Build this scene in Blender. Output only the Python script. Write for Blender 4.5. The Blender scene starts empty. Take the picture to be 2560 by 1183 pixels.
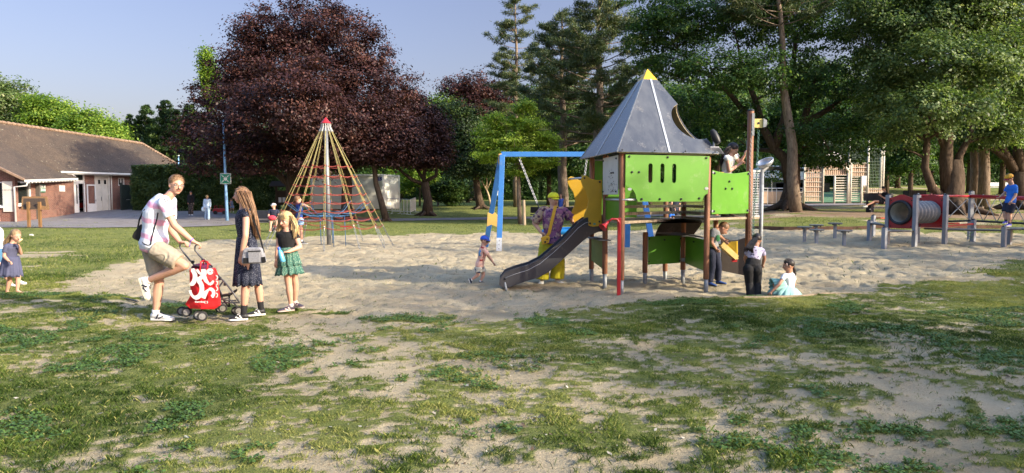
import bpy, bmesh, math, random
import numpy as np
from mathutils import Vector, Matrix
random.seed(7)
RNG = np.random.default_rng(11)
S = bpy.context.scene
COL = S.collection
R = math.radians
# ---------------------------------------------------------------- camera, sky, sun, exposure
F = 1740.0; CX = 1280.0; CY = 591.5; PITCH = math.atan(101.5/1740); CAMH = 1.56
cam_d = bpy.data.cameras.new('camera'); cam = bpy.data.objects.new('camera', cam_d); COL.objects.link(cam)
cam.location = (0, 0, CAMH); cam.rotation_euler = (math.pi/2-PITCH, 0, 0)
cam_d.sensor_width = 36; cam_d.lens = F/2560*36; cam_d.clip_end = 6000; cam_d.clip_start = 0.05
S.camera = cam
SUN_EL = R(23); SUNH = Vector((0.89, -0.456)).normalized()
SUN = Vector((SUNH.x*math.cos(SUN_EL), SUNH.y*math.cos(SUN_EL), math.sin(SUN_EL)))
W = bpy.data.worlds.new('World'); S.world = W; W.use_nodes = True
wn = W.node_tree.nodes; wl = W.node_tree.links
sky = wn.new('ShaderNodeTexSky'); sky.sky_type = 'NISHITA'; sky.sun_disc = False
sky.sun_elevation = SUN_EL; sky.sun_rotation = math.atan2(SUN.x, SUN.y)
sky.air_density = 1.0; sky.dust_density = 3.5; sky.ozone_density = 5.0; sky.altitude = 50
bg = wn['Background']; bg.inputs[1].default_value = 0.15
low_sky_dim = wn.new('ShaderNodeMixRGB'); low_sky_dim.blend_type = 'MULTIPLY'; low_sky_dim.inputs[0].default_value = 1;  # lower sky darkened and tinted, upper sky left bright to light the shade
wtc = wn.new('ShaderNodeTexCoord'); wsp = wn.new('ShaderNodeSeparateXYZ'); wl.new(wtc.outputs['Generated'], wsp.inputs[0])
wcr = wn.new('ShaderNodeValToRGB'); wl.new(wsp.outputs[2], wcr.inputs[0]); wcr.color_ramp.elements[0].position = .02; wcr.color_ramp.elements[0].color = (.48, .320, .262, 1)
wcr.color_ramp.elements[1].position = .62; wcr.color_ramp.elements[1].color = (1.0, .98, .90, 1); e_ = wcr.color_ramp.elements.new(.30); e_.color = (.50, .345, .31, 1)
wl.new(wcr.outputs[0], low_sky_dim.inputs[2])
wl.new(sky.outputs[0], low_sky_dim.inputs[1]); wl.new(low_sky_dim.outputs[0], bg.inputs[0])
sun_d = bpy.data.lights.new('sun', 'SUN'); sun_d.energy = 2.0; sun_d.angle = R(0.6); sun_d.color = (1, 0.88, 0.66)
sun_o = bpy.data.objects.new('sun', sun_d); COL.objects.link(sun_o)
sun_o.rotation_euler = SUN.to_track_quat('Z', 'Y').to_euler(); sun_o.location = (30, -10, 20)
S.view_settings.view_transform = 'Standard'; S.view_settings.look = 'None'
S.view_settings.exposure = 2.18; S.view_settings.gamma = 1
S.render.engine = 'CYCLES'
S.cycles.max_bounces = 6; S.cycles.transparent_max_bounces = 8
S.render.resolution_x = 1024; S.render.resolution_y = 473

# ---------------------------------------------------------------- numbers
def sst(a, b, x):
    t = np.clip((np.asarray(x, float)-a)/(b-a), 0, 1); return t*t*(3-2*t)
def ht(x, y):
    x = np.asarray(x, float); y = np.asarray(y, float)
    u = x/np.maximum(y, 4.0)
    zl = np.interp(y, [0, 42, 48, 54, 65, 100, 200], [0, 0, .2, .55, .8, 1.4, 3.0])
    zr = np.interp(y, [0, 12, 18.5, 24, 34, 52, 70, 100, 200], [0, 0, .21, .45, .8, 1.0, 2.2, 3.3, 4.5])
    return zl+(zr-zl)*sst(.12, .42, u)
def ray(px, py):
    u = (px-CX)/F; v = (CY-py)/F
    y = math.cos(PITCH)+v*math.sin(PITCH); z = -math.sin(PITCH)+v*math.cos(PITCH)
    return u/y, z/y
def P(px, py, d):
    a, b = ray(px, py); return Vector((a*d, d, CAMH+b*d))
def G(px, py):
    a, b = ray(px, py)
    d = 2.0; step = .05
    while d < 400:
        if CAMH+b*d <= float(ht(a*d, d)): return Vector((a*d, d, float(ht(a*d, d))))
        d += step*max(1, d/10)
    return Vector((a*400, 400, 4))
def GX(px, d):
    a = (px-CX)/F/ (math.cos(PITCH)); x = a*d; return Vector((x, d, float(ht(x, d))))
def _hash(ix, iy, s):
    h = (ix*374761393+iy*668265263+s*1442695041) & 0xffffffff
    h = ((h ^ (h >> 13))*1274126177) & 0xffffffff
    return ((h ^ (h >> 16)) & 0xffff)/65535.0
def vnoise(x, y, s=0):
    x = np.asarray(x, float); y = np.asarray(y, float)
    ix = np.floor(x).astype(np.int64); iy = np.floor(y).astype(np.int64)
    fx = x-ix; fy = y-iy; fx = fx*fx*(3-2*fx); fy = fy*fy*(3-2*fy)
    a = _hash(ix, iy, s); b = _hash(ix+1, iy, s); c = _hash(ix, iy+1, s); d = _hash(ix+1, iy+1, s)
    return (a+(b-a)*fx)*(1-fy)+(c+(d-c)*fx)*fy
def fbm(x, y, s=0, o=4):
    t = 0; a = 1; n = 0
    for i in range(o):
        c, sn = math.cos(i*1.1), math.sin(i*1.1)
        t = t+a*vnoise((x*c-y*sn)*2**i+i*17.3, (x*sn+y*c)*2**i-i*9.1, s+i); n += a; a *= .55
    return t/n

# ---------------------------------------------------------------- materials
MATS = {}
def mat(name, col, rough=.6, metal=0, var=.12, scale=6, bump=0, bscale=40, spec=.35, stretch=None, col2=None, wear=0):
    if name in MATS: return MATS[name]
    m = bpy.data.materials.new(name); m.use_nodes = True; n = m.node_tree.nodes; l = m.node_tree.links
    b = n['Principled BSDF']; b.inputs['Roughness'].default_value = rough; b.inputs['Metallic'].default_value = metal
    b.inputs['Specular IOR Level'].default_value = spec
    tc = n.new('ShaderNodeTexCoord'); mp = n.new('ShaderNodeMapping'); l.new(tc.outputs['Object'], mp.inputs[0])
    if stretch: mp.inputs['Scale'].default_value = stretch
    nz = n.new('ShaderNodeTexNoise'); nz.inputs['Scale'].default_value = scale; nz.inputs['Detail'].default_value = 6
    nz.inputs['Roughness'].default_value = .65
    l.new(mp.outputs[0], nz.inputs['Vector'])
    cr = n.new('ShaderNodeValToRGB'); c = col; e = cr.color_ramp.elements
    e[0].position = .3; e[1].position = .7
    lo = [max(0, v*(1-var*1.6)) for v in c]; hi = [min(1, v*(1+var*1.3)) for v in (col2 or c)]
    e[0].color = (*lo, 1); e[1].color = (*hi, 1)
    l.new(nz.outputs['Fac'], cr.inputs[0]); l.new(cr.outputs[0], b.inputs['Base Color'])
    if wear:
        w1 = n.new('ShaderNodeTexNoise'); w1.inputs['Scale'].default_value = 3.5; w1.inputs['Detail'].default_value = 10; w1.inputs['Roughness'].default_value = .8; l.new(tc.outputs['Object'], w1.inputs['Vector'])
        w2 = n.new('ShaderNodeValToRGB'); w2.color_ramp.elements[0].position = .56; w2.color_ramp.elements[0].color = (0, 0, 0, 1); w2.color_ramp.elements[1].position = .74; w2.color_ramp.elements[1].color = (wear, wear, wear, 1); l.new(w1.outputs['Fac'], w2.inputs[0])
        w3 = n.new('ShaderNodeMixRGB'); l.new(w2.outputs[0], w3.inputs[0]); l.new(cr.outputs[0], w3.inputs[1]); w3.inputs[2].default_value = (.34, .31, .24, 1); l.new(w3.outputs[0], b.inputs['Base Color'])
        w4 = n.new('ShaderNodeMapRange'); w4.inputs[3].default_value = rough; w4.inputs[4].default_value = min(1, rough+.35); l.new(w2.outputs[0], w4.inputs[0]); l.new(w4.outputs[0], b.inputs['Roughness'])
    if bump:
        n2 = n.new('ShaderNodeTexNoise'); n2.inputs['Scale'].default_value = bscale; n2.inputs['Detail'].default_value = 4
        l.new(mp.outputs[0], n2.inputs['Vector'])
        bp = n.new('ShaderNodeBump'); bp.inputs['Strength'].default_value = bump; bp.inputs['Distance'].default_value = .02
        l.new(n2.outputs['Fac'], bp.inputs['Height']); l.new(bp.outputs[0], b.inputs['Normal'])
    MATS[name] = m; return m
def patmat(name, base, specks, scale=60, kind='voronoi', thr=(.2, .3), rough=.8):
    """cloth with a small printed pattern; specks = list of colours"""
    if name in MATS: return MATS[name]
    m = bpy.data.materials.new(name); m.use_nodes = True; n = m.node_tree.nodes; l = m.node_tree.links
    b = n['Principled BSDF']; b.inputs['Roughness'].default_value = rough; b.inputs['Specular IOR Level'].default_value = .2
    tc = n.new('ShaderNodeTexCoord'); cur = None
    rgb = n.new('ShaderNodeRGB'); rgb.outputs[0].default_value = (*base, 1); cur = rgb.outputs[0]
    for i, c in enumerate(specks):
        mp = n.new('ShaderNodeMapping'); mp.inputs['Location'].default_value = (i*3.3, i*1.7, i*5.1)
        l.new(tc.outputs['Object'], mp.inputs[0])
        if kind == 'voronoi':
            t = n.new('ShaderNodeTexVoronoi'); t.inputs['Scale'].default_value = scale*(1+.3*i); o = t.outputs['Distance']
            l.new(mp.outputs[0], t.inputs['Vector'])
            cr = n.new('ShaderNodeValToRGB'); e = cr.color_ramp.elements
            e[0].position = thr[0]; e[0].color = (1, 1, 1, 1); e[1].position = thr[1]; e[1].color = (0, 0, 0, 1)
        else:
            t = n.new('ShaderNodeTexNoise'); t.inputs['Scale'].default_value = scale*(1+.3*i); o = t.outputs['Fac']
            t.inputs['Detail'].default_value = 2
            l.new(mp.outputs[0], t.inputs['Vector'])
            cr = n.new('ShaderNodeValToRGB'); e = cr.color_ramp.elements
            e[0].position = thr[0]; e[0].color = (0, 0, 0, 1); e[1].position = thr[1]; e[1].color = (1, 1, 1, 1)
        l.new(o, cr.inputs[0])
        mx = n.new('ShaderNodeMixRGB'); mx.inputs[2].default_value = (*c, 1)
        l.new(cr.outputs[0], mx.inputs[0]); l.new(cur, mx.inputs[1]); cur = mx.outputs[0]
    l.new(cur, b.inputs['Base Color']); MATS[name] = m; return m
def leafmat(name, dark, mid, light, trans=.35, rough=.5):
    if name in MATS: return MATS[name]
    m = bpy.data.materials.new(name); m.use_nodes = True; n = m.node_tree.nodes; l = m.node_tree.links
    b = n['Principled BSDF']; b.inputs['Roughness'].default_value = rough; b.inputs['Specular IOR Level'].default_value = .3
    at = n.new('ShaderNodeAttribute'); at.attribute_name = 'tone'
    cr = n.new('ShaderNodeValToRGB'); e = cr.color_ramp.elements
    e[0].color = (*dark, 1); e[1].color = (*light, 1); e2 = e.new(.5); e2.color = (*mid, 1)
    l.new(at.outputs['Fac'], cr.inputs[0]); l.new(cr.outputs[0], b.inputs['Base Color'])
    tr = n.new('ShaderNodeBsdfTranslucent')
    mu = n.new('ShaderNodeMixRGB'); mu.blend_type = 'MULTIPLY'; mu.inputs[0].default_value = 1; mu.inputs[2].default_value = (1.3, 1.35, .7, 1)
    l.new(cr.outputs[0], mu.inputs[1]); l.new(mu.outputs[0], tr.inputs[0])
    mx = n.new('ShaderNodeMixShader'); mx.inputs[0].default_value = trans
    l.new(b.outputs[0], mx.inputs[1]); l.new(tr.outputs[0], mx.inputs[2])
    l.new(mx.outputs[0], n['Material Output'].inputs[0]); MATS[name] = m; return m

from mathutils.bvhtree import BVHTree
_BV = {}
def stick(o, px, py, off=.008, d=None):
    """point on the mesh of o met by the line of sight through a pixel"""
    if o.name not in _BV: _BV[o.name] = BVHTree.FromPolygons([v.co+ORG[o.name] for v in o.data.vertices], [tuple(p.vertices) for p in o.data.polygons])
    a, b = ray(px, py); dv = Vector((a, 1, b)).normalized(); h = _BV[o.name].ray_cast(Vector((0, 0, CAMH)), dv)[0]
    return h-dv*off if h is not None else (P(px, py, d) if d else None)
# ---------------------------------------------------------------- objects
ORG = {}
def tag(o, label=None, cat=None, group=None, kind=None):
    if label: o['label'] = label
    if cat: o['category'] = cat
    if group: o['group'] = group
    if kind: o['kind'] = kind
    return o
def thing(name, loc, label=None, cat=None, group=None):
    o = bpy.data.objects.new(name, None); COL.objects.link(o); o.location = loc; o.empty_display_size = .2
    ORG[o.name] = Vector(loc); tag(o, label, cat, group); return o
def link_mesh(name, me, m, parent=None, org=None):
    o = bpy.data.objects.new(name, me); COL.objects.link(o)
    if m is not None:
        for q in (m if isinstance(m, (list, tuple)) else [m]): me.materials.append(q)
    if parent is not None:
        o.parent = parent; ORG[o.name] = ORG[parent.name]
    else:
        o.location = org or (0, 0, 0); ORG[o.name] = Vector(org or (0, 0, 0))
    return o
def copy_tree(o, parent=None):
    c = o.copy(); COL.objects.link(c); c.parent = parent
    for ch in list(o.children): copy_tree(ch, c)
    return c
class MB:
    def __init__(s): s.v = []; s.f = []; s.mi = []; s.k = 0
    def add(s, vs, fs, mi=None):
        n = len(s.v); s.v += [tuple(v) for v in vs]
        for f in fs: s.f.append(tuple(i+n for i in f)); s.mi.append(s.k if mi is None else mi)
        return s
    def box(s, c, size, M=None, taper=1):
        x, y, z = (q/2 for q in size); c = Vector(c)
        vs = []
        for sz in (-1, 1):
            t = taper if sz > 0 else 1
            for sx, sy in ((-1, -1), (1, -1), (1, 1), (-1, 1)):
                v = Vector((sx*x*t, sy*y*t, sz*z)); v = (M @ v if M is not None else v)+c; vs.append(v)
        return s.add(vs, [(3, 2, 1, 0), (4, 5, 6, 7), (0, 1, 5, 4), (1, 2, 6, 5), (2, 3, 7, 6), (3, 0, 4, 7)])
    def beam(s, a, b, w, h, up=(0, 0, 1)):
        a = Vector(a); b = Vector(b); t = (b-a); L = t.length
        if L < 1e-6: return s
        t.normalize(); up = Vector(up)
        r = t.cross(up)
        if r.length < 1e-3: r = t.cross(Vector((1, 0, 0)))
        r.normalize(); u = r.cross(t)
        M = Matrix((t, r, u)).transposed()
        return s.box((a+b)/2, (L, w, h), M)
    def tube(s, pts, rad, n=8, cap=True, el=None, side=None):
        pts = [Vector(p) for p in pts]; N = len(pts)
        if not hasattr(rad, '__len__'): rad = [rad]*N
        vs = []; fs = []
        prev = None
        for i, p in enumerate(pts):
            t = (pts[min(i+1, N-1)]-pts[max(i-1, 0)])
            if t.length < 1e-7: t = Vector((0, 0, 1))
            t.normalize()
            if prev is None:
                ref = Vector(side) if side is not None else (Vector((0, 0, 1)) if abs(t.z) < .9 else Vector((1, 0, 0)))
                a = ref-t*ref.dot(t); a.normalize()
            else:
                a = prev-t*prev.dot(t)
                if a.length < 1e-6: a = t.orthogonal()
                a.normalize()
            prev = a; b = t.cross(a)
            rr = rad[i]; e = (el[i] if el else 1)
            for k in range(n):
                w = 2*math.pi*k/n
                vs.append(p+a*(math.cos(w)*rr)+b*(math.sin(w)*rr*e))
        for i in range(N-1):
            for k in range(n):
                k2 = (k+1) % n; fs.append((i*n+k, i*n+k2, (i+1)*n+k2, (i+1)*n+k))
        if cap: fs.append(tuple(range(n-1, -1, -1))); fs.append(tuple((N-1)*n+k for k in range(n)))
        return s.add(vs, fs)
    def ball(s, c, r, M=None, n=12, m=8):
        c = Vector(c); r = r if hasattr(r, '__len__') else (r, r, r); vs = [c+((M @ Vector((0, 0, -r[2]))) if M is not None else Vector((0, 0, -r[2])))]
        for i in range(1, m):
            th = math.pi*i/m-math.pi/2
            for k in range(n):
                w = 2*math.pi*k/n
                v = Vector((math.cos(th)*math.cos(w)*r[0], math.cos(th)*math.sin(w)*r[1], math.sin(th)*r[2]))
                vs.append(c+(M @ v if M is not None else v))
        v = Vector((0, 0, r[2])); vs.append(c+(M @ v if M is not None else v)); fs = []
        for k in range(n): fs.append((0, 1+(k+1) % n, 1+k))
        for i in range(m-2):
            for k in range(n):
                k2 = (k+1) % n; fs.append((1+i*n+k, 1+i*n+k2, 1+(i+1)*n+k2, 1+(i+1)*n+k))
        e = len(vs)-1; o = 1+(m-2)*n
        for k in range(n): fs.append((o+k, o+(k+1) % n, e))
        return s.add(vs, fs)
    def rcone(s, a, b, ra, rb, n=12):
        a = Vector(a); b = Vector(b); t = b-a; L = t.length
        if L < 1e-5: return s.ball(a, max(ra, rb), n=n)
        t.normalize(); pts = []; rad = []
        for q in (-1, -.87, -.5): pts.append(a+t*ra*q); rad.append(max(ra*math.sqrt(max(0, 1-q*q)), ra*.02))
        pts += [a, (a+b)/2, b]; rad += [ra, (ra+rb)/2, rb]
        for q in (.5, .87, 1): pts.append(b+t*rb*q); rad.append(max(rb*math.sqrt(max(0, 1-q*q)), rb*.02))
        return s.tube(pts, rad, n)
    def loft(s, rings, cap=True, close=True):
        n = len(rings[0]); vs = [v for r in rings for v in r]; fs = []
        kk = n if close else n-1
        for i in range(len(rings)-1):
            for k in range(kk):
                k2 = (k+1) % n; fs.append((i*n+k, i*n+k2, (i+1)*n+k2, (i+1)*n+k))
        if cap: fs.append(tuple(range(n-1, -1, -1))); fs.append(tuple((len(rings)-1)*n+k for k in range(n)))
        return s.add(vs, fs)
    def prism(s, poly, off):
        """closed 3D polygon extruded by the vector off"""
        off = Vector(off); n = len(poly); a = [Vector(p)-off/2 for p in poly]; b = [p+off for p in a]
        fs = [tuple(range(n-1, -1, -1)), tuple(range(n, 2*n))]
        for k in range(n): fs.append((k, (k+1) % n, n+(k+1) % n, n+k))
        return s.add(a+b, fs)
    def quad(s, a, b, c, d): return s.add([a, b, c, d], [(0, 1, 2, 3)])
    def mesh(s, name, org=(0, 0, 0), smooth=False, bevel=0):
        me = bpy.data.meshes.new(name); o = Vector(org)
        me.from_pydata([(v[0]-o.x, v[1]-o.y, v[2]-o.z) for v in s.v], [], s.f)
        if any(s.mi): me.polygons.foreach_set('material_index', s.mi)
        if smooth: me.polygons.foreach_set('use_smooth', [True]*len(s.f))
        me.update(); return me
    def build(s, name, m, parent=None, org=None, smooth=False, bevel=0, autos=False, recalc=True):
        o0 = ORG[parent.name] if parent is not None else Vector(org or (0, 0, 0))
        me = s.mesh(name, o0, smooth)
        if recalc:
            bm = bmesh.new(); bm.from_mesh(me); bmesh.ops.recalc_face_normals(bm, faces=bm.faces); bm.to_mesh(me); bm.free()
        if autos: me.set_sharp_from_angle(angle=R(40)); me.polygons.foreach_set('use_smooth', [True]*len(me.polygons))
        o = link_mesh(name, me, m, parent, o0 if parent is None else None)
        if bevel:
            b = o.modifiers.new('bevel', 'BEVEL'); b.width = bevel; b.segments = 2; b.limit_method = 'ANGLE'
        return o
def remesh(mb, vox, smooth=4, name='m', org=(0, 0, 0), disp=0, dscale=.1, dseed=0):
    me = mb.mesh(name, (0, 0, 0)); o = bpy.data.objects.new('tmp', me); COL.objects.link(o)
    bm = bmesh.new(); bm.from_mesh(me); bmesh.ops.recalc_face_normals(bm, faces=bm.faces); bm.to_mesh(me); bm.free()
    r = o.modifiers.new('r', 'REMESH'); r.mode = 'VOXEL'; r.voxel_size = vox; r.use_smooth_shade = True
    if smooth:
        q = o.modifiers.new('s', 'SMOOTH'); q.factor = .5; q.iterations = smooth
    dg = bpy.context.evaluated_depsgraph_get(); dg.update()
    me2 = bpy.data.meshes.new_from_object(o.evaluated_get(dg)); me2.name = name
    bpy.data.objects.remove(o); bpy.data.meshes.remove(me)
    n = len(me2.vertices); co = np.empty(n*3); me2.vertices.foreach_get('co', co); co = co.reshape(-1, 3)
    if disp:
        no = np.empty(n*3); me2.vertices.foreach_get('normal', no); no = no.reshape(-1, 3)
        a = co[:, 0]*.8+co[:, 1]*.6+dseed; b = co[:, 2]*.9-co[:, 0]*.3
        w = fbm(a/dscale+fbm(a/dscale*.7, b/dscale*.7, 3, 2)*2.5, b/dscale*.55, 5+dseed, 3)
        w = 1-np.abs(w-.5)*4
        co += no*(w*disp)[:, None]
    co -= np.array(org); me2.vertices.foreach_set('co', co.ravel()); me2.update()
    return me2
def quads_mesh(name, V, tone=None, org=(0, 0, 0), k=4):
    """V: (N,k,3)"""
    N = V.shape[0]; me = bpy.data.meshes.new(name)
    me.vertices.add(N*k); me.vertices.foreach_set('co', (V.reshape(-1, 3)-np.array(org)).astype(np.float32).ravel())
    me.loops.add(N*k); me.loops.foreach_set('vertex_index', np.arange(N*k, dtype=np.int32))
    me.polygons.add(N); me.polygons.foreach_set('loop_start', np.arange(0, N*k, k, dtype=np.int32))
    me.polygons.foreach_set('loop_total', np.full(N, k, dtype=np.int32))
    if tone is not None:
        a = me.attributes.new('tone', 'FLOAT', 'POINT'); a.data.foreach_set('value', np.repeat(tone, k).astype(np.float32))
    me.update(calc_edges=True); return me
def text_mesh(txt, size, c, right, up, m, name, parent, ext=.003, bold=0):
    cu = bpy.data.curves.new('t', 'FONT'); cu.body = txt; cu.size = size; cu.align_x = 'CENTER'; cu.align_y = 'CENTER'
    cu.extrude = ext; cu.offset = bold
    o = bpy.data.objects.new('t', cu); COL.objects.link(o)
    dg = bpy.context.evaluated_depsgraph_get(); dg.update()
    me = bpy.data.meshes.new_from_object(o.evaluated_get(dg)); bpy.data.objects.remove(o); bpy.data.curves.remove(cu)
    r = Vector(right).normalized(); u = Vector(up).normalized(); nn = r.cross(u)
    T = Matrix((r, u, nn)).transposed().to_4x4(); T.translation = Vector(c)-ORG[parent.name]
    me.transform(T); me.materials.clear()
    return link_mesh(name, me, m, parent)
# ---------------------------------------------------------------- ground
SANDPX = [(138,718),(165,702),(215,688),(290,662),(340,650),(420,628),(470,608),(530,601),(640,599),(760,592),(880,588),(1000,590),(1080,584),(1150,588),(1230,580),(1330,584),(1440,578),(1560,576),(1700,575),(1900,573),(2100,574),(2300,578),(2430,582),(2580,588),(2720,594),(2760,640),(2580,648),(2490,664),(2430,682),(2520,696),(2400,706),(2200,726),(2010,742),(1860,748),(1700,752),(1590,764),(1440,776),(1300,788),(1170,800),(1110,786),(960,792),(930,806),(880,815),(800,800),(720,792),(660,778),(600,770),(560,764),(480,756),(400,758),(330,764),(240,742),(150,734)]
SPOLY = np.array([[g.x, g.y] for g in (G(*p) for p in SANDPX)])
def sdist(x, y, poly):
    """signed distance, positive inside"""
    x = np.asarray(x, float); y = np.asarray(y, float); d = np.full(x.shape, 1e9); ins = np.zeros(x.shape, bool)
    n = len(poly)
    for i in range(n):
        ax, ay = poly[i]; bx, by = poly[(i+1) % n]
        ex, ey = bx-ax, by-ay; t = np.clip(((x-ax)*ex+(y-ay)*ey)/(ex*ex+ey*ey+1e-12), 0, 1)
        d = np.minimum(d, np.hypot(x-ax-t*ex, y-ay-t*ey))
        c = ((ay > y) != (by > y)); xi = ax+(y-ay)/(np.where(abs(by-ay) < 1e-9, 1e-9, by-ay))*ex
        ins ^= c & (x < xi)
    return np.where(ins, d, -d)
FRX = [0, 400, 800, 1200, 1600, 2000, 2560]
FRY = [700, 745, 790, 850, 920, 1000, 1100, 1183]
FR = np.array([[.75,.75,.7,.7,.9,.95,.97],[.42,.45,.6,.6,.85,.93,.97],[.5,.75,.25,.5,.95,.97,.97],[.93,.88,.38,.74,.93,.84,.8],[.97,.88,.5,.6,.66,.58,.6],[.97,.72,.5,.54,.5,.5,.62],[.97,.74,.66,.64,.6,.56,.66],[.97,.7,.5,.46,.52,.58,.62]])
def grassfrac(x, y):
    d = np.maximum(y, .5); px = CX+x/d*F; py = 490+CAMH*F/d
    px = np.clip(px, 0, 2560); py = np.clip(py, 700, 1183)
    ix = np.clip(np.searchsorted(FRX, px)-1, 0, len(FRX)-2); iy = np.clip(np.searchsorted(FRY, py)-1, 0, len(FRY)-2)
    X = np.array(FRX); Y = np.array(FRY)
    tx = (px-X[ix])/(X[ix+1]-X[ix]); ty = (py-Y[iy])/(Y[iy+1]-Y[iy])
    return (FR[iy, ix]*(1-tx)+FR[iy, ix+1]*tx)*(1-ty)+(FR[iy+1, ix]*(1-tx)+FR[iy+1, ix+1]*tx)*ty
PATCHES = [(75, 640, 1.3, .55), (130, 633, .8, .35), (30, 668, .5, .2), (1400, 562, 2.4, .25), (1180, 590, 1.3, .35), (400, 606, .5, .2)]
ISLES = [(215, 750, .75, .38), (1030, 800, .6, .26), (595, 655, .1, .1), (330, 648, .5, .3), (2240, 708, .5, .25), (2340, 706, .5, .3), (560, 780, 1.6, .35), (500, 775, 1.0, .4), (80, 745, 1.2, .45)]
PG = [(G(a, b), c, e) for a, b, c, e in PATCHES]; IG = [(G(a, b), c, e) for a, b, c, e in ISLES]
def gmask(x, y):
    """1 grass, 0 bare sand"""
    sd = sdist(x, y, SPOLY)
    n1 = fbm(x*.95, y*1.1, 21, 5); n2 = fbm(x*3.6, y*4.2, 31, 4); n3 = fbm(x*10, y*13, 35, 3); n4 = fbm(x*24, y*30, 37, 2)
    big = n1*.24+n2*.30+n3*.26+n4*.20
    edge = sd+(n2-.5)*1.1+(fbm(x*.9, y*.9, 77, 3)-.5)*.7
    fr = grassfrac(x, y)
    # mean .5, sd about .09
    thr = .527-(fr-.5)*.21
    near = np.clip((big-thr)/.042+.5, 0, 1)
    far = 1-sst(.63, .72, fbm(x*.35, y*.5, 41, 4))*sst(.1, .5, x/np.maximum(y, 1))*sst(20, 24, y)
    m = np.where(y < 13.5, near, 1.0)
    t = sst(11.5, 14.5, y); m = near*(1-t)+t
    m = m*far
    # brown earth under the right hand trees
    m = m*np.clip(1-sst(.0, .03, -edge*0-edge+0), 0, 1) if False else m
    m = np.where(edge > 0, np.clip(1-edge/.06, 0, 1)*m, m)
    for g, a, b in PG:
        q = 1-np.hypot((x-g.x)/a, (y-g.y)/b)+(n2-.5)*1.6; m = np.where(q > .1, m*np.clip(1-(q-.1)/.08, 0, 1), m)
    for g, a, b in IG:
        q = 1-np.hypot((x-g.x)/a, (y-g.y)/b)+(n2-.5)*1.2; m = np.maximum(m, np.clip((q-.1)/.1, 0, 1))
    return m
def earth(x, y):
    """bare brown earth in front of the ball court, 0..1"""
    u = x/np.maximum(y, 1)
    band = sst(25.5, 28, y)*(1-sst(45, 50, y))*sst(.30, .38, u)
    n = fbm(x*.25, y*.7, 51, 4)
    return band*sst(.44, .52, n)
def axis(parts):
    out = []
    for a, b, n in parts: out += list(np.linspace(a, b, n, endpoint=False))
    out.append(parts[-1][1]); return np.array(out)
gx = axis([(-4000, -400, 6), (-400, -80, 16), (-80, -16, 64), (-16, -8.5, 110), (-8.5, 8.5, 420), (8.5, 16, 130), (16, 80, 64), (80, 400, 16), (400, 4000, 6)])
gy = axis([(-4000, -400, 6), (-400, -40, 12), (-40, 0, 20), (0, 3, 15), (3, 9, 230), (9, 16, 190), (16, 26, 130), (26, 60, 110), (60, 200, 40), (200, 5000, 14)])
XX, YY = np.meshgrid(gx, gy)
def groundz(x, y, fine=True):
    z = ht(x, y); 
    m = gmask(x, y)
    w = sst(2, 4, y)*(1-sst(30, 40, y))
    sand = 1-m
    ins = sst(-.1, .6, sdist(x, y, SPOLY))
    dim = fbm(x*4.6, y*5.4, 61, 3); rid = 1-np.abs(fbm(x*2.1, y*2.6, 62, 3)-.5)*5
    z = z+w*ins*(-np.clip(.45-dim, 0, .10)*.30+(dim-.5)*.06+np.clip(rid, 0, 1)*.03-.035+(fbm(x*.5, y*.5, 63, 3)-.5)*.16)
    z = z+w*(1-ins)*((fbm(x*.7, y*.7, 64, 3)-.5)*.09+(fbm(x*4, y*4, 65, 3)-.5)*.02*sand)
    z = z+w*(1-ins)*m*.02
    return z
ZZ = groundz(XX, YY)
GMK = gmask(XX, YY); ERT = earth(XX, YY); SD = sdist(XX, YY, SPOLY)
ny, nx = XX.shape
VV = np.stack([XX, YY, ZZ], -1).reshape(-1, 3)
from bisect import bisect_right
def gz(x, y):
    """height of the built ground"""
    i = min(max(bisect_right(gx, x)-1, 0), nx-2); j = min(max(bisect_right(gy, y)-1, 0), ny-2)
    tx = (x-gx[i])/(gx[i+1]-gx[i]); ty = (y-gy[j])/(gy[j+1]-gy[j])
    return float((ZZ[j, i]*(1-tx)+ZZ[j, i+1]*tx)*(1-ty)+(ZZ[j+1, i]*(1-tx)+ZZ[j+1, i+1]*tx)*ty)
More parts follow.
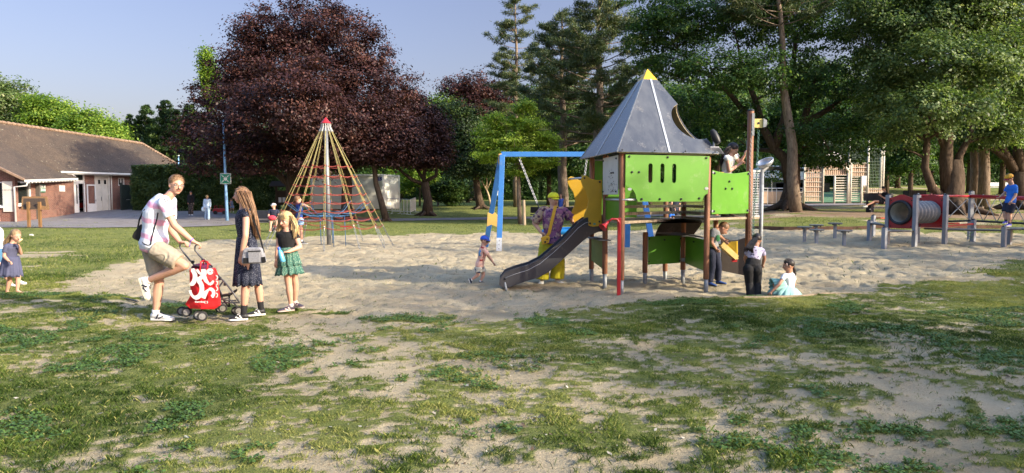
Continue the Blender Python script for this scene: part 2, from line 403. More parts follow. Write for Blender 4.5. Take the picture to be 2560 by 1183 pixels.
def ground_mat():
    m = bpy.data.materials.new('sand_and_turf'); m.use_nodes = True; n = m.node_tree.nodes; l = m.node_tree.links
    b = n['Principled BSDF']; b.inputs['Roughness'].default_value = .95; b.inputs['Specular IOR Level'].default_value = .1
    tc = n.new('ShaderNodeTexCoord')
    def noise(sc, det=5, ro=.6, stretch=None):
        t = n.new('ShaderNodeTexNoise'); t.inputs['Scale'].default_value = sc; t.inputs['Detail'].default_value = det; t.inputs['Roughness'].default_value = ro
        if stretch:
            mp = n.new('ShaderNodeMapping'); mp.inputs['Scale'].default_value = stretch; l.new(tc.outputs['Object'], mp.inputs[0]); l.new(mp.outputs[0], t.inputs['Vector'])
        else: l.new(tc.outputs['Object'], t.inputs['Vector'])
        return t.outputs['Fac']
    def ramp(src, stops):
        cr = n.new('ShaderNodeValToRGB'); e = cr.color_ramp.elements; l.new(src, cr.inputs[0])
        e[0].position, e[0].color = stops[0][0], (*stops[0][1], 1); e[1].position, e[1].color = stops[-1][0], (*stops[-1][1], 1)
        for p, c in stops[1:-1]: q = e.new(p); q.color = (*c, 1)
        return cr.outputs[0]
    def mix(f, a, c, mode='MIX', fac=None):
        mx = n.new('ShaderNodeMixRGB'); mx.blend_type = mode
        if f is None: mx.inputs[0].default_value = fac
        else: l.new(f, mx.inputs[0])
        l.new(a, mx.inputs[1]); l.new(c, mx.inputs[2]); return mx.outputs[0]
    sand = ramp(noise(.9), [(.3, (.35, .285, .185)), (.5, (.425, .355, .24)), (.72, (.50, .425, .295))])
    grain = ramp(noise(70, 3, .8), [(.25, (.62, .60, .58)), (.5, (1, 1, 1)), (.8, (1.0, 1.0, 1.0))])
    sand = mix(None, sand, grain, 'MULTIPLY', .75)
    speck = ramp(noise(26, 2, .9), [(.68, (1, 1, 1)), (.74, (.55, .45, .36))])
    sand = mix(None, sand, speck, 'MULTIPLY', .8)
    turf = ramp(noise(1.6, 6, .7), [(.3, (.075, .11, .018)), (.5, (.135, .18, .028)), (.7, (.23, .25, .055))])
    turf2 = ramp(noise(60, 5, .85), [(.35, (.35, .4, .28)), (.6, (1.2, 1.15, 1))])
    turf = mix(None, turf, turf2, 'MULTIPLY', .8)
    dirt = ramp(noise(2.5, 6, .7, (.4, 1, 1)), [(.3, (.20, .135, .09)), (.6, (.33, .24, .165)), (.75, (.42, .33, .23))])
    at = n.new('ShaderNodeAttribute'); at.attribute_name = 'grass'
    ad = n.new('ShaderNodeMath'); ad.operation = 'MULTIPLY_ADD'; l.new(noise(42, 5, .85), ad.inputs[0]); ad.inputs[1].default_value = .9
    sb = n.new('ShaderNodeMath'); sb.operation = 'SUBTRACT'; l.new(at.outputs['Fac'], sb.inputs[0]); sb.inputs[1].default_value = .45
    l.new(sb.outputs[0], ad.inputs[2])
    sh = ramp(ad.outputs[0], [(.38, (0, 0, 0)), (.95, (.85, .85, .85))])
    col = mix(sh, sand, turf)
    ae = n.new('ShaderNodeAttribute'); ae.attribute_name = 'earth'
    col = mix(ae.outputs['Fac'], col, dirt)
    l.new(col, b.inputs['Base Color'])
    h = n.new('ShaderNodeMath'); h.operation = 'ADD'; l.new(noise(7, 7, .8, (1, 1.4, 1)), h.inputs[0])
    h2 = n.new('ShaderNodeMath'); h2.operation = 'MULTIPLY'; l.new(noise(60, 3, .8), h2.inputs[0]); h2.inputs[1].default_value = .25; l.new(h2.outputs[0], h.inputs[1])
    bp = n.new('ShaderNodeBump'); bp.inputs['Strength'].default_value = .9; bp.inputs['Distance'].default_value = .09
    l.new(h.outputs[0], bp.inputs['Height']); l.new(bp.outputs[0], b.inputs['Normal'])
    return m
GM = ground_mat()
idx = np.arange(ny*nx).reshape(ny, nx)
Q = np.stack([idx[:-1, :-1], idx[:-1, 1:], idx[1:, 1:], idx[1:, :-1]], -1).reshape(-1, 4)
isand = ((SD[:-1, :-1]+SD[1:, 1:])/2 > 0).ravel()
def sub_mesh(name, sel, label):
    q = Q[sel]; u, inv = np.unique(q, return_inverse=True); N = len(q)
    me = bpy.data.meshes.new(name); me.vertices.add(len(u)); me.vertices.foreach_set('co', VV[u].astype(np.float32).ravel())
    me.loops.add(N*4); me.loops.foreach_set('vertex_index', inv.ravel().astype(np.int32))
    me.polygons.add(N); me.polygons.foreach_set('loop_start', np.arange(0, N*4, 4, dtype=np.int32)); me.polygons.foreach_set('loop_total', np.full(N, 4, dtype=np.int32))
    me.polygons.foreach_set('use_smooth', np.ones(N, bool))
    for an, arr in (('grass', GMK), ('earth', ERT)):
        a = me.attributes.new(an, 'FLOAT', 'POINT'); a.data.foreach_set('value', arr.ravel()[u].astype(np.float32))
    me.update(calc_edges=True); o = link_mesh(name, me, GM); tag(o, label, kind='structure'); return o
sub_mesh('ground', ~isand, 'park lawn worn to bare sandy patches')
sub_mesh('sand_pit', isand, 'trodden pale sand of the playground pit')
# ---- grass blades
def blades(n, xr, yr, hgt, wid, dens_far=None, name='grass', far=False):
    y0, y1 = yr
    # sample uniformly per ground area inside the widened view wedge
    k = int(n*2.6); v = RNG.random(k); y = np.sqrt(y0*y0+v*(y1*y1-y0*y0)) if not far else y0*(y1/y0)**v
    x = (RNG.random(k)*2-1)*xr*np.maximum(y, 1)
    m = gmask(x, y); tuft = fbm(x*9, y*9, 91, 3)
    p = np.clip((m-.05)*1.25, .02, 1)*np.clip(.65+(tuft-.42)*3.0, .3, 1)
    keep = RNG.random(k) < p
    if far: keep &= earth(x, y) < .5
    x, y, m, tuft = x[keep][:n], y[keep][:n], m[keep][:n], tuft[keep][:n]; N = len(x)
    z = groundz(x, y)-.004
    lush = fbm(x*.55, y*.55, 95, 3)
    h = hgt*(.45+RNG.random(N)*.9)*(.55+1.1*np.clip((tuft-.3)*2, 0, 1))*(.75+.7*np.clip((lush-.4)*3, 0, 1))
    a = RNG.random(N)*2*np.pi; ln = (RNG.random(N)*.9+.15)*h; w = wid*(.6+RNG.random(N)*.8)
    fa = RNG.random(N)*2*np.pi
    base = np.stack([x, y, z], -1); side = np.stack([np.cos(fa)*w/2, np.sin(fa)*w/2, np.zeros(N)], -1)
    lean = np.stack([np.cos(a)*ln, np.sin(a)*ln, np.zeros(N)], -1)
    up = np.zeros((N, 3)); up[:, 2] = h
    V = np.stack([base-side, base+side, base+side*.5+lean*.45+up*.62, base+lean+up*.9], 1)
    tone = np.clip(.5+(fbm(x*.8, y*.8, 97, 3)-.5)*2.2+RNG.normal(0, .26, N), 0, 1)
    tone = np.where(RNG.random(N) < .045, 1.0, tone*.86)
    me = quads_mesh(name, V, tone); o = link_mesh(name, me, GRASS); return o
GRASS = leafmat('grass_blades', (.032, .062, .010), (.105, .155, .024), (.36, .34, .12), .3, .6)
tag(blades(820000, 1.12, (3.3, 13.5), .021, .0034), 'short trodden grass in the worn foreground lawn', kind='stuff')
tag(blades(190000, 1.1, (12.5, 62), .04, .010, far=True), 'mown grass of the lawns behind the sand pit', kind='stuff')
# clover leaves and litter of small leaves
def clover(n):
    k = n*12; y = np.sqrt(3.4**2+RNG.random(k)*(11**2-3.4**2)); x = (RNG.random(k)*2-1)*.8*y
    q = fbm(x*1.1, y*1.1, 131, 3); keep = (gmask(x, y) > .7) & (q > .57); x, y = x[keep][:n], y[keep][:n]; N = len(x)
    z = groundz(x, y)+RNG.random(N)*.022+.006; c = np.stack([x, y, z], -1); a = RNG.random(N)*6.283; s = .007+RNG.random(N)*.006
    t = np.stack([np.cos(a), np.sin(a), RNG.normal(0, .3, N)], -1)*s[:, None]; b = np.stack([-np.sin(a), np.cos(a), RNG.normal(0, .3, N)], -1)*s[:, None]
    V = np.stack([c-t, c+b, c+t, c-b], 1); me = quads_mesh('clover', V, RNG.random(N)*.55)
    return tag(link_mesh('clover', me, leafmat('clover_leaf', (.045, .095, .018), (.09, .16, .032), (.15, .23, .055), .2)), 'patches of clover in the worn lawn', kind='stuff')
clover(45000)
def litter(n):
    y = 3.5+RNG.random(n)**1.2*14; x = (RNG.random(n)*2-1)*.78*y; z = groundz(x, y)+.006
    c = np.stack([x, y, z], -1); a = RNG.random(n)*6.283; s = .006+RNG.random(n)**2*.02
    t = np.stack([np.cos(a), np.sin(a), RNG.normal(0, .25, n)], -1)*s[:, None]; b = np.stack([-np.sin(a), np.cos(a), RNG.normal(0, .25, n)], -1)*s[:, None]*.6
    V = np.stack([c-t, c+b, c+t, c-b], 1); me = quads_mesh('leaf_litter', V, RNG.random(n))
    return tag(link_mesh('leaf_litter', me, leafmat('litter_leaf', (.05, .032, .018), (.15, .10, .06), (.5, .46, .38), .1)), 'dry leaf bits and crumbs on the sand', kind='stuff')
litter(3500)
# ---- asphalt path
PATHM = mat('asphalt_path', (.21, .19, .185), .95, var=.16, scale=1.2, bump=.3, bscale=60, spec=.1)
def strip(name, near, far, label, nseg=60, lift=.03):
    """near and far are pixel polylines with x increasing"""
    xs = np.linspace(near[0][0], near[-1][0], nseg); mb = MB(); rings = []
    for x in xs:
        yn = np.interp(x, [p[0] for p in near], [p[1] for p in near]); yf = np.interp(x, [p[0] for p in far], [p[1] for p in far])
        a = G(x, yn); b = G(x, yf); row = []
        for k in range(7):
            q = a.lerp(b, k/6); row.append(Vector((q.x, q.y, gz(q.x, q.y)+lift)))
        rings.append(row)
    mb.loft(rings, cap=False, close=False)
    o = mb.build(name, PATHM, smooth=True); tag(o, label, kind='structure'); return o
strip('path', [(-500, 576), (0, 572), (300, 571), (480, 569), (560, 566), (620, 560), (700, 556), (1000, 553.5), (1240, 550), (1480, 545), (1700, 541)],
      [(-500, 541), (0, 538), (120, 532), (300, 522), (520, 528), (640, 542), (700, 549), (1000, 547.5), (1240, 544.5), (1480, 540), (1700, 537)], 'grey asphalt path past the brick pavilion', 110)
strip('far_path', [(1330, 524), (1480, 520), (1640, 520)], [(1330, 520), (1480, 515), (1640, 516)], 'pale path beyond the far lawn', 20)
strip('court_apron', [(1880, 518), (2100, 516), (2190, 513), (2300, 508)], [(1880, 513), (2100, 510), (2190, 508), (2300, 504)], 'strip of sandy ground at the ball court', 20, .05)
# ---------------------------------------------------------------- brick pavilion
def brickmat(name='brick_wall', c1=(.24, .10, .072), c2=(.165, .07, .055), mortar=(.28, .23, .19), sc=1.0):
    m = bpy.data.materials.new(name); m.use_nodes = True; n = m.node_tree.nodes; l = m.node_tree.links; b = n['Principled BSDF']; b.inputs['Roughness'].default_value = .9; b.inputs['Specular IOR Level'].default_value = .15
    geo = n.new('ShaderNodeNewGeometry'); tc = n.new('ShaderNodeTexCoord'); sx = n.new('ShaderNodeSeparateXYZ'); l.new(tc.outputs['Object'], sx.inputs[0])
    ad = n.new('ShaderNodeMath'); ad.operation = 'ADD'; l.new(sx.outputs[0], ad.inputs[0]); l.new(sx.outputs[1], ad.inputs[1])
    cb = n.new('ShaderNodeCombineXYZ'); l.new(ad.outputs[0], cb.inputs[0]); l.new(sx.outputs[2], cb.inputs[1])
    t = n.new('ShaderNodeTexBrick'); t.inputs['Scale'].default_value = sc; t.inputs['Brick Width'].default_value = .23; t.inputs['Row Height'].default_value = .075; t.inputs['Mortar Size'].default_value = .009
    t.inputs['Color1'].default_value = (*c1, 1); t.inputs['Color2'].default_value = (*c2, 1); t.inputs['Mortar'].default_value = (*mortar, 1); l.new(cb.outputs[0], t.inputs['Vector'])
    nz = n.new('ShaderNodeTexNoise'); nz.inputs['Scale'].default_value = 1.3; nz.inputs['Detail'].default_value = 6; l.new(tc.outputs['Object'], nz.inputs['Vector'])
    cr = n.new('ShaderNodeValToRGB'); cr.color_ramp.elements[0].color = (.6, .6, .62, 1); cr.color_ramp.elements[1].color = (1.25, 1.15, 1.1, 1); l.new(nz.outputs['Fac'], cr.inputs[0])
    mx = n.new('ShaderNodeMixRGB'); mx.blend_type = 'MULTIPLY'; mx.inputs[0].default_value = .8; l.new(t.outputs['Color'], mx.inputs[1]); l.new(cr.outputs[0], mx.inputs[2]); l.new(mx.outputs[0], b.inputs['Base Color'])
    bp = n.new('ShaderNodeBump'); bp.inputs['Strength'].default_value = .5; bp.inputs['Distance'].default_value = .01; bp.invert = True; l.new(t.outputs['Fac'], bp.inputs['Height']); l.new(bp.outputs[0], b.inputs['Normal']); return m
def tilemat():
    m = bpy.data.materials.new('roof_tiles'); m.use_nodes = True; n = m.node_tree.nodes; l = m.node_tree.links; b = n['Principled BSDF']; b.inputs['Roughness'].default_value = .85; b.inputs['Specular IOR Level'].default_value = .2
    tc = n.new('ShaderNodeTexCoord'); sx = n.new('ShaderNodeSeparateXYZ'); l.new(tc.outputs['Object'], sx.inputs[0])
    ad = n.new('ShaderNodeMath'); ad.operation = 'MULTIPLY_ADD'; l.new(sx.outputs[0], ad.inputs[0]); ad.inputs[1].default_value = .38; l.new(sx.outputs[1], ad.inputs[2])
    cb = n.new('ShaderNodeCombineXYZ'); l.new(ad.outputs[0], cb.inputs[0]); l.new(sx.outputs[2], cb.inputs[1])
    t = n.new('ShaderNodeTexBrick'); t.inputs['Brick Width'].default_value = .30; t.inputs['Row Height'].default_value = .21; t.inputs['Mortar Size'].default_value = .035; t.inputs['Mortar Smooth'].default_value = .4
    t.inputs['Color1'].default_value = (.155, .125, .10, 1); t.inputs['Color2'].default_value = (.11, .09, .075, 1); t.inputs['Mortar'].default_value = (.05, .04, .035, 1); l.new(cb.outputs[0], t.inputs['Vector'])
    nz = n.new('ShaderNodeTexNoise'); nz.inputs['Scale'].default_value = .9; nz.inputs['Detail'].default_value = 7; nz.inputs['Roughness'].default_value = .7; l.new(tc.outputs['Object'], nz.inputs['Vector'])
    cr = n.new('ShaderNodeValToRGB'); cr.color_ramp.elements[0].position = .3; cr.color_ramp.elements[0].color = (.65, .65, .7, 1); cr.color_ramp.elements[1].position = .7; cr.color_ramp.elements[1].color = (1.35, 1.2, 1.05, 1); l.new(nz.outputs['Fac'], cr.inputs[0])
    mx = n.new('ShaderNodeMixRGB'); mx.blend_type = 'MULTIPLY'; mx.inputs[0].default_value = .85; l.new(t.outputs['Color'], mx.inputs[1]); l.new(cr.outputs[0], mx.inputs[2])
    n3 = n.new('ShaderNodeTexNoise'); n3.inputs['Scale'].default_value = 3.2; n3.inputs['Detail'].default_value = 3; n3.inputs['Roughness'].default_value = .9; l.new(tc.outputs['Object'], n3.inputs['Vector'])
    c3 = n.new('ShaderNodeValToRGB'); c3.color_ramp.elements[0].position = .64; c3.color_ramp.elements[0].color = (0, 0, 0, 1); c3.color_ramp.elements[1].position = .70; c3.color_ramp.elements[1].color = (.8, .8, .8, 1); l.new(n3.outputs['Fac'], c3.inputs[0])
    m3 = n.new('ShaderNodeMixRGB'); l.new(c3.outputs[0], m3.inputs[0]); l.new(mx.outputs[0], m3.inputs[1]); m3.inputs[2].default_value = (.42, .38, .27, 1); l.new(m3.outputs[0], b.inputs['Base Color'])
    bp = n.new('ShaderNodeBump'); bp.inputs['Strength'].default_value = .9; bp.inputs['Distance'].default_value = .04; bp.invert = True; l.new(t.outputs['Fac'], bp.inputs['Height']); l.new(bp.outputs[0], b.inputs['Normal']); return m
BRICK = brickmat(); TILE = tilemat()
WHITE = mat('white_paint', (.66, .65, .62), .5, var=.06, scale=3); CREAM = mat('cream_paint', (.60, .57, .50), .6, var=.08, scale=2)
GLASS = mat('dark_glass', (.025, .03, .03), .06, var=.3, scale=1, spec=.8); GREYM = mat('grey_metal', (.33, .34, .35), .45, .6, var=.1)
BLK = mat('black_plastic', (.018, .018, .02), .45, var=.1); GATEM = mat('dark_green_gate', (.022, .032, .028), .55, var=.3, scale=2)
def zv(p, z): return Vector((p[0], p[1], z))
A0 = Vector((-29.5, 41.4, 0)); A1 = Vector((-31.0, 49.3, 0)); M0 = Vector((-31.6, 49.4, 0)); M1 = Vector((-28.2, 58.6, 0))
bld = thing('brick_pavilion', (-33, 48, 0), 'long low brick pavilion with brown tiled roof at the left', 'building')
def wallmb(a, b, z0, z1, th=.25, holes=()):
    """wall from a to b; holes (s0,s1,za,zb) in metres along; outer face on line a-b"""
    mb = MB(); a = Vector((a[0], a[1], 0)); b = Vector((b[0], b[1], 0)); t = (b-a).normalized(); L = (b-a).length; nrm = Vector((-t.y, t.x, 0))*th
    hs = sorted(holes); s = 0
    def bx(s0, s1, za, zb):
        if s1-s0 < .001 or zb-za < .001: return
        p = a+t*s0; q = a+t*s1
        mb.add([zv(p, za), zv(q, za), zv(q+nrm, za), zv(p+nrm, za), zv(p, zb), zv(q, zb), zv(q+nrm, zb), zv(p+nrm, zb)], [(3, 2, 1, 0), (4, 5, 6, 7), (0, 1, 5, 4), (1, 2, 6, 5), (2, 3, 7, 6), (3, 0, 4, 7)])
    for (s0, s1, za, zb) in hs:
        bx(s, s0, z0, z1); bx(s0, s1, z0, za); bx(s0, s1, zb, z1); s = s1
    bx(s, L, z0, z1); return mb
def on(a, b, s, z, out=0):
    t = (Vector(b)-Vector(a)); t.z = 0; t.normalize(); n = Vector((t.y, -t.x, 0)); p = Vector(a)+t*s+n*out; p.z = z; return p
def panel(mb, a, b, s0, s1, z0, z1, out, th):
    t = (Vector(b)-Vector(a)); t.z = 0; t.normalize(); n = Vector((t.y, -t.x, 0)); p = on(a, b, s0, z0, out); q = on(a, b, s1, z0, out); c = (p+q)/2; c.z = (z0+z1)/2
    M = Matrix((t, n, Vector((0, 0, 1)))).transposed(); mb.box(c, (s1-s0, th, z1-z0), M); return mb
def solve_s(a, b, px):
    """metres along a-b where the image column px is met"""
    a = Vector(a); t = (Vector(b)-a); t.z = 0; t.normalize(); u = (px-CX)/F/math.cos(PITCH)*1.0
    return (u*a.y-a.x)/(t.x-u*t.y)
def z_at(a, b, s, py):
    p = on(a, b, s, 0); return CAMH+ray(0, py)[1]*p.y
# gable front (faces the camera)
gf0 = Vector((-38, 41.4, 0)); gf1 = Vector((-29.5, 41.4, 0))
w = MB(); apex_x = -33.8; ez = 2.75; rz = 4.9
s_w0 = solve_s(gf0, gf1, -60); s_w1 = solve_s(gf0, gf1, 12)
wallmb(gf0, gf1, -.2, ez, .25, [(s_w0, s_w1, .95, 2.4)]).build('gable_wall', BRICK, bld)
w.prism([Vector((-38, 41.52, ez)), Vector((-29.5, 41.52, ez)), Vector((apex_x, 41.52, rz))], (0, .25, 0)); w.build('gable_wall', BRICK, bld)
sd_holes = []
s0 = solve_s(A0, A1, 46); s1 = solve_s(A0, A1, 83); s0 = max(s0, .25)
wallmb(A0, A1, -.2, 2.85, .25, [(s0, s1, 1.05, 2.45)]).build('side_wall', BRICK, bld)
# small return wall, then long wall
mw = [('door_wing', 171, 187), ('hall', 188, 216)]
wallmb(M0, M1, 0, 3.45, .25, [(solve_s(M0, M1, 189), solve_s(M0, M1, 217), .2, 3.2), (solve_s(M0, M1, 243), solve_s(M0, M1, 275), .2, 3.0), (solve_s(M0, M1, 300), solve_s(M0, M1, 316), 2.35, 2.95)]).build('long_wall', BRICK, bld)
wallmb(M1, Vector((-33, 61, 0)), 0, 3.45).build('end_wall', BRICK, bld)
def window(a, b, s0, s1, z0, z1, nm='window', fr=.07, bars=()):
    mb = MB()
    for q in ((s0, s0+fr, z0, z1), (s1-fr, s1, z0, z1), (s0+fr, s1-fr, z0, z0+fr), (s0+fr, s1-fr, z1-fr, z1)): panel(mb, a, b, *q, -.08, .1)
    for q in bars: panel(mb, a, b, q-.03, q+.03, z0+fr, z1-fr, -.08, .1)
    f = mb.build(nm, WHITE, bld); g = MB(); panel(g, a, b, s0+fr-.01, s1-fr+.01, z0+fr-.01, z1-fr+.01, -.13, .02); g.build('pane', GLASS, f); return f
window(gf0, gf1, s_w0, s_w1, .95, 2.4); window(A0, A1, s0, s1, 1.05, 2.45)
sl = MB(); panel(sl, gf0, gf1, s_w0-.1, s_w1+.05, .85, .95, .1, .22); sl.build('window_sill', WHITE, bld)
sl = MB(); panel(sl, A0, A1, s0-.05, s1+.05, .93, 1.03, .12, .26); sl.build('window_sill', WHITE, bld)
sh = MB(); a_ = solve_s(gf0, gf1, 13.5); b_ = solve_s(gf0, gf1, 37.5); panel(sh, gf0, gf1, a_, b_, .62, 2.42, .05, .06)
sh = sh.build('shutter', CREAM, bld)
text_mesh('A EMPORTER', .11, on(gf0, gf1, (a_+b_)/2, 1.9, .085), (1, 0, 0), (0, 0, 1), GREYM, 'lettering', sh, .002)
# roofs
E0, E1 = P(150, 426.5, 48.6), P(487, 438, 60); R0, R1 = P(-160, 283, 44.5), P(355, 360, 59.5); EL = P(-330, 420, 40)
bk = Vector((-9, 3.5, 0)); thk = Vector((0, 0, -.12))
def slab(poly, name, m, th=.13, col=None, par=None):
    mb = MB(); n = len(poly); a = [Vector(p) for p in poly]; b = [p-Vector((0, 0, th)) for p in a]
    mb.add(a+b, [tuple(range(n)), tuple(range(2*n-1, n-1, -1))]+[(k, n+k, n+(k+1) % n, (k+1) % n) for k in range(n)]); return mb.build(name, m, par or bld)
BL = Vector((R0.x*2-EL.x, R0.y*2-EL.y-3, EL.z)); BR = Vector((R1.x-5.5, R1.y+3.5, E1.z))
roof = slab([EL, E0, E1, R1, R0], 'roof', TILE)
slab([R0, R1, BR, BL], 'roof_back', TILE); slab([R1, E1, BR], 'hip', TILE)
rd = MB()
for i in range(46):
    a = R0.lerp(R1, i/46)+Vector((0, 0, .05)); b = R0.lerp(R1, (i+.93)/46)+Vector((0, 0, .03)); rd.tube([a, b], [.13, .11], 7)
for i in range(22):
    a = R1.lerp(E1, i/22)+Vector((0, 0, .05)); b = R1.lerp(E1, (i+.93)/22)+Vector((0, 0, .03)); rd.tube([a, b], [.10, .12], 7)
rd.build('ridge_tiles', mat('ridge_clay', (.24, .16, .11), .85, var=.25, scale=3), roof, smooth=True)
W0, W1, W2, W3 = P(-130, 322, 41), P(28, 361, 47.5), P(190, 444, 49.6), P(61, 448, 41.0)
W0 = Vector((apex_x, 41.0, 5.05)); wr = slab([W0, W1+Vector((0, 0, .03)), W2, W3], 'wing_roof', TILE, .12)
slab([W0, Vector((-38.6, 41.0, 2.6)), Vector((-38.6, 49, 2.6)), W1+Vector((0, 0, .02))], 'wing_roof', TILE, .12)
vl = MB(); vl.beam(W1+Vector((0, 0, .09)), W2+Vector((0, 0, .07)), .12, .03); vl.build('valley_flashing', mat('zinc', (.55, .56, .58), .35, .7, var=.1), wr)
bg_ = MB(); bg_.beam(W0+Vector((.05, -.06, -.02)), W3+Vector((.0, -.06, -.02)), .16, .12); bg_.build('verge_tiles', mat('ridge_clay', (.3, .2, .13)), wr)
gt = MB(); gt.beam(W3+Vector((.08, 0, -.1)), W2+Vector((.08, 0, -.1)), .14, .13)
for i in range(16):
    q = W3.lerp(W2, (i+.5)/16)+Vector((-.1, 0, -.2)); gt.box(q, (.5, .07, .08))
gt.build('gutter', WHITE, bld)
gt = MB(); gt.beam(E0+Vector((.06, 0, -.1)), E1+Vector((.06, 0, -.1)), .14, .13); gt.beam(E0+Vector((-.25, .1, -.22)), E1+Vector((-.25, .1, -.22)), .5, .05); gt.build('gutter', WHITE, bld)
dp = MB(); q = Vector((W3.x, 41.25, W3.z-.15)); dp.tube([q, q+Vector((-.05, 0, -.22)), Vector((-29.42, 41.25, W3.z-.45)), Vector((-29.42, 41.25, 0))], .055, 8); dp.build('downpipe', WHITE, bld, smooth=True)
dp = MB(); q = on(M0, M1, solve_s(M0, M1, 281), 3.3, .08); dp.tube([q, zv(q, .2)], .05, 8); dp.build('downpipe', CREAM, bld, smooth=True)
# signs on the side wall
def wallsign(px0, px1, py0, py1, m, name, th=.04, rim=None):
    a = solve_s(A0, A1, px0); b = solve_s(A0, A1, px1); z1 = z_at(A0, A1, (a+b)/2, py0); z0 = z_at(A0, A1, (a+b)/2, py1)
    mb = MB(); panel(mb, A0, A1, a, b, z0, z1, .03, th); return mb.build(name, m, bld), on(A0, A1, (a+b)/2, (z0+z1)/2, .06), b-a, z1-z0
GREEN = mat('sign_green', (.02, .20, .12), .5, var=.05)
sg, c, w_, h_ = wallsign(97, 116, 461, 481, GREEN, 'first_aid_sign'); sg['label'] = 'green sign reading POSTE DE SECOURS'
tdir = (A1-A0).normalized()
for k, tx in enumerate(('POSTE DE', 'SECOURS')): text_mesh(tx, w_*.22, c+Vector((.01, 0, h_*(.22-.44*k))), tdir, (0, 0, 1), WHITE, 'lettering', sg, .004, .012)
sg, c, w_, h_ = wallsign(152, 165, 464, 479, WHITE, 'notice_plaque')
for k in range(3): text_mesh('----', w_*.2, c+Vector((.01, 0, h_*(.2-.2*k))), tdir, (0, 0, 1), GREYM, 'lettering', sg, .003) if False else None
# doors
a = solve_s(M0, M1, 172); 
dr = MB(); d0 = Vector((-31.15, 50.0, 0)); p0 = P(169, 541, 48.4); p1 = P(181, 541, 49.4); p0.z = p1.z = 0
dr.prism([zv(p0, .12), zv(p1, .12), zv(p1, 2.15), zv(p0, 2.15)], Vector((.05, -.03, 0))); dd = dr.build('door', WHITE, bld); dd['label'] = 'white side door standing open'
h = MB(); h.box((p0+p1)/2+Vector((.05, -.05, 1.1)), (.04, .04, .3)); h.build('handle', GREYM, dd)
s0, s1 = solve_s(M0, M1, 189), solve_s(M0, M1, 217); window(M0, M1, s0, s1, 2.62, 3.2, 'transom_window'); 
fr = MB()
for q in ((s0, s0+.1, .2, 2.62), (s1-.1, s1, .2, 2.62), (s0, s1, 2.45, 2.62)): panel(fr, M0, M1, *q, -.05, .12)
fr.build('door_frame', WHITE, bld)
dl = MB(); sm = s0+(s1-s0)*.45
for q in ((s0+.1, s0+.2, .2, 2.45), (sm-.1, sm, .2, 2.45), (s0+.2, sm-.1, .2, 1.0), (s0+.2, sm-.1, 2.35, 2.45)): panel(dl, M0, M1, *q, -.06, .06)
dl = dl.build('door', WHITE, bld); g = MB(); panel(g, M0, M1, s0+.2, sm-.1, 1.0, 2.35, -.07, .02); g.build('pane', GLASS, dl)
inn = MB(); panel(inn, M0, M1, sm, s1-.1, .2, 2.45, -.6, .03); inn.build('purple_curtain', mat('purple_cloth', (.16, .05, .17), .9), bld)
# open half-glazed leaf folded against the wall
q0 = solve_s(M0, M1, 219); q1 = solve_s(M0, M1, 242); ol = MB()
for q in ((q0, q0+.1, .22, 2.4), (q1-.1, q1, .22, 2.4), (q0+.1, q1-.1, 2.3, 2.4), (q0+.1, q1-.1, .22, 1.0)): panel(ol, M0, M1, *q, .07, .05)
ol = ol.build('door', WHITE, bld); ol['label'] = 'half glazed white door folded open against the bricks'
h = MB(); panel(h, M0, M1, q1-.08, q1-.05, 1.15, 1.3, .12, .04); h.build('handle', GREYM, ol)
s0, s1 = solve_s(M0, M1, 243), solve_s(M0, M1, 275)
td = MB(); panel(td, M0, M1, s0+.05, (s0+s1)/2-.01, .25, 2.95, -.05, .06); panel(td, M0, M1, (s0+s1)/2+.01, s1-.05, .25, 2.95, -.05, .06); td = td.build('door', CREAM, bld); td['label'] = 'tall cream double door with two small square panes'
for f in (.22, .68):
    g = MB(); panel(g, M0, M1, s0+(s1-s0)*f, s0+(s1-s0)*(f+.16), 2.45, 2.75, -.01, .02); g.build('pane', GLASS, td)
h = MB(); panel(h, M0, M1, (s0+s1)/2-.1, (s0+s1)/2-.06, 1.2, 1.5, .02, .04); h.build('handle', GREYM, td)
fr = MB()
for q in ((s0-.08, s0+.05, .25, 3.05), (s1-.05, s1+.08, .25, 3.05), (s0-.08, s1+.08, 2.95, 3.08)): panel(fr, M0, M1, *q, .02, .1)
fr.build('door_frame', CREAM, bld)
window(M0, M1, solve_s(M0, M1, 300), solve_s(M0, M1, 316), 2.35, 2.95, bars=(solve_s(M0, M1, 308),))
g0 = thing('yard_gate', on(M0, M1, solve_s(M0, M1, 287), 0, 1.0), 'dark green double yard gate between tall cream door and hedge', 'gate')
gm = MB(); sa, sb_ = solve_s(M0, M1, 286), solve_s(M0, M1, 341)
panel(gm, M0, M1, sa, (sa+sb_)/2-.02, .25, 2.4, .9, .06); panel(gm, M0, M1, (sa+sb_)/2+.02, sb_, .25, 2.4, .9, .06); gm.build('gate_leaf', GATEM, g0)
for q in ((sa-.1, sa), (sb_, sb_+.1)): h = MB(); panel(h, M0, M1, *q, .1, 2.55, .9, .12); h.build('gate_post', GATEM, g0)
h = MB(); panel(h, M0, M1, sa+.35, sa+.6, 1.25, 1.3, .96, .05); h.build('handle', GREYM, g0)
iw = MB(); panel(iw, M0, M1, -.3, 9.5, -.1, 3.3, -2.2, .1); panel(iw, A0, A1, .2, 8.2, -.1, 2.7, -2.5, .1); iw.prism([zv(gf0, -.1)+Vector((.2, 2.5, 0)), zv(gf1, -.1)+Vector((-.2, 2.5, 0)), zv(gf1, 2.6)+Vector((-.2, 2.5, 0)), zv(gf0, 2.6)+Vector((.2, 2.5, 0))], (0, .1, 0))  # back walls and ceiling added behind the openings to darken the interior
for q in ((-.3, -.2), (9.0, 9.1)): panel(iw, M0, M1, *q, -.1, 3.3, -1.1, 2.0)
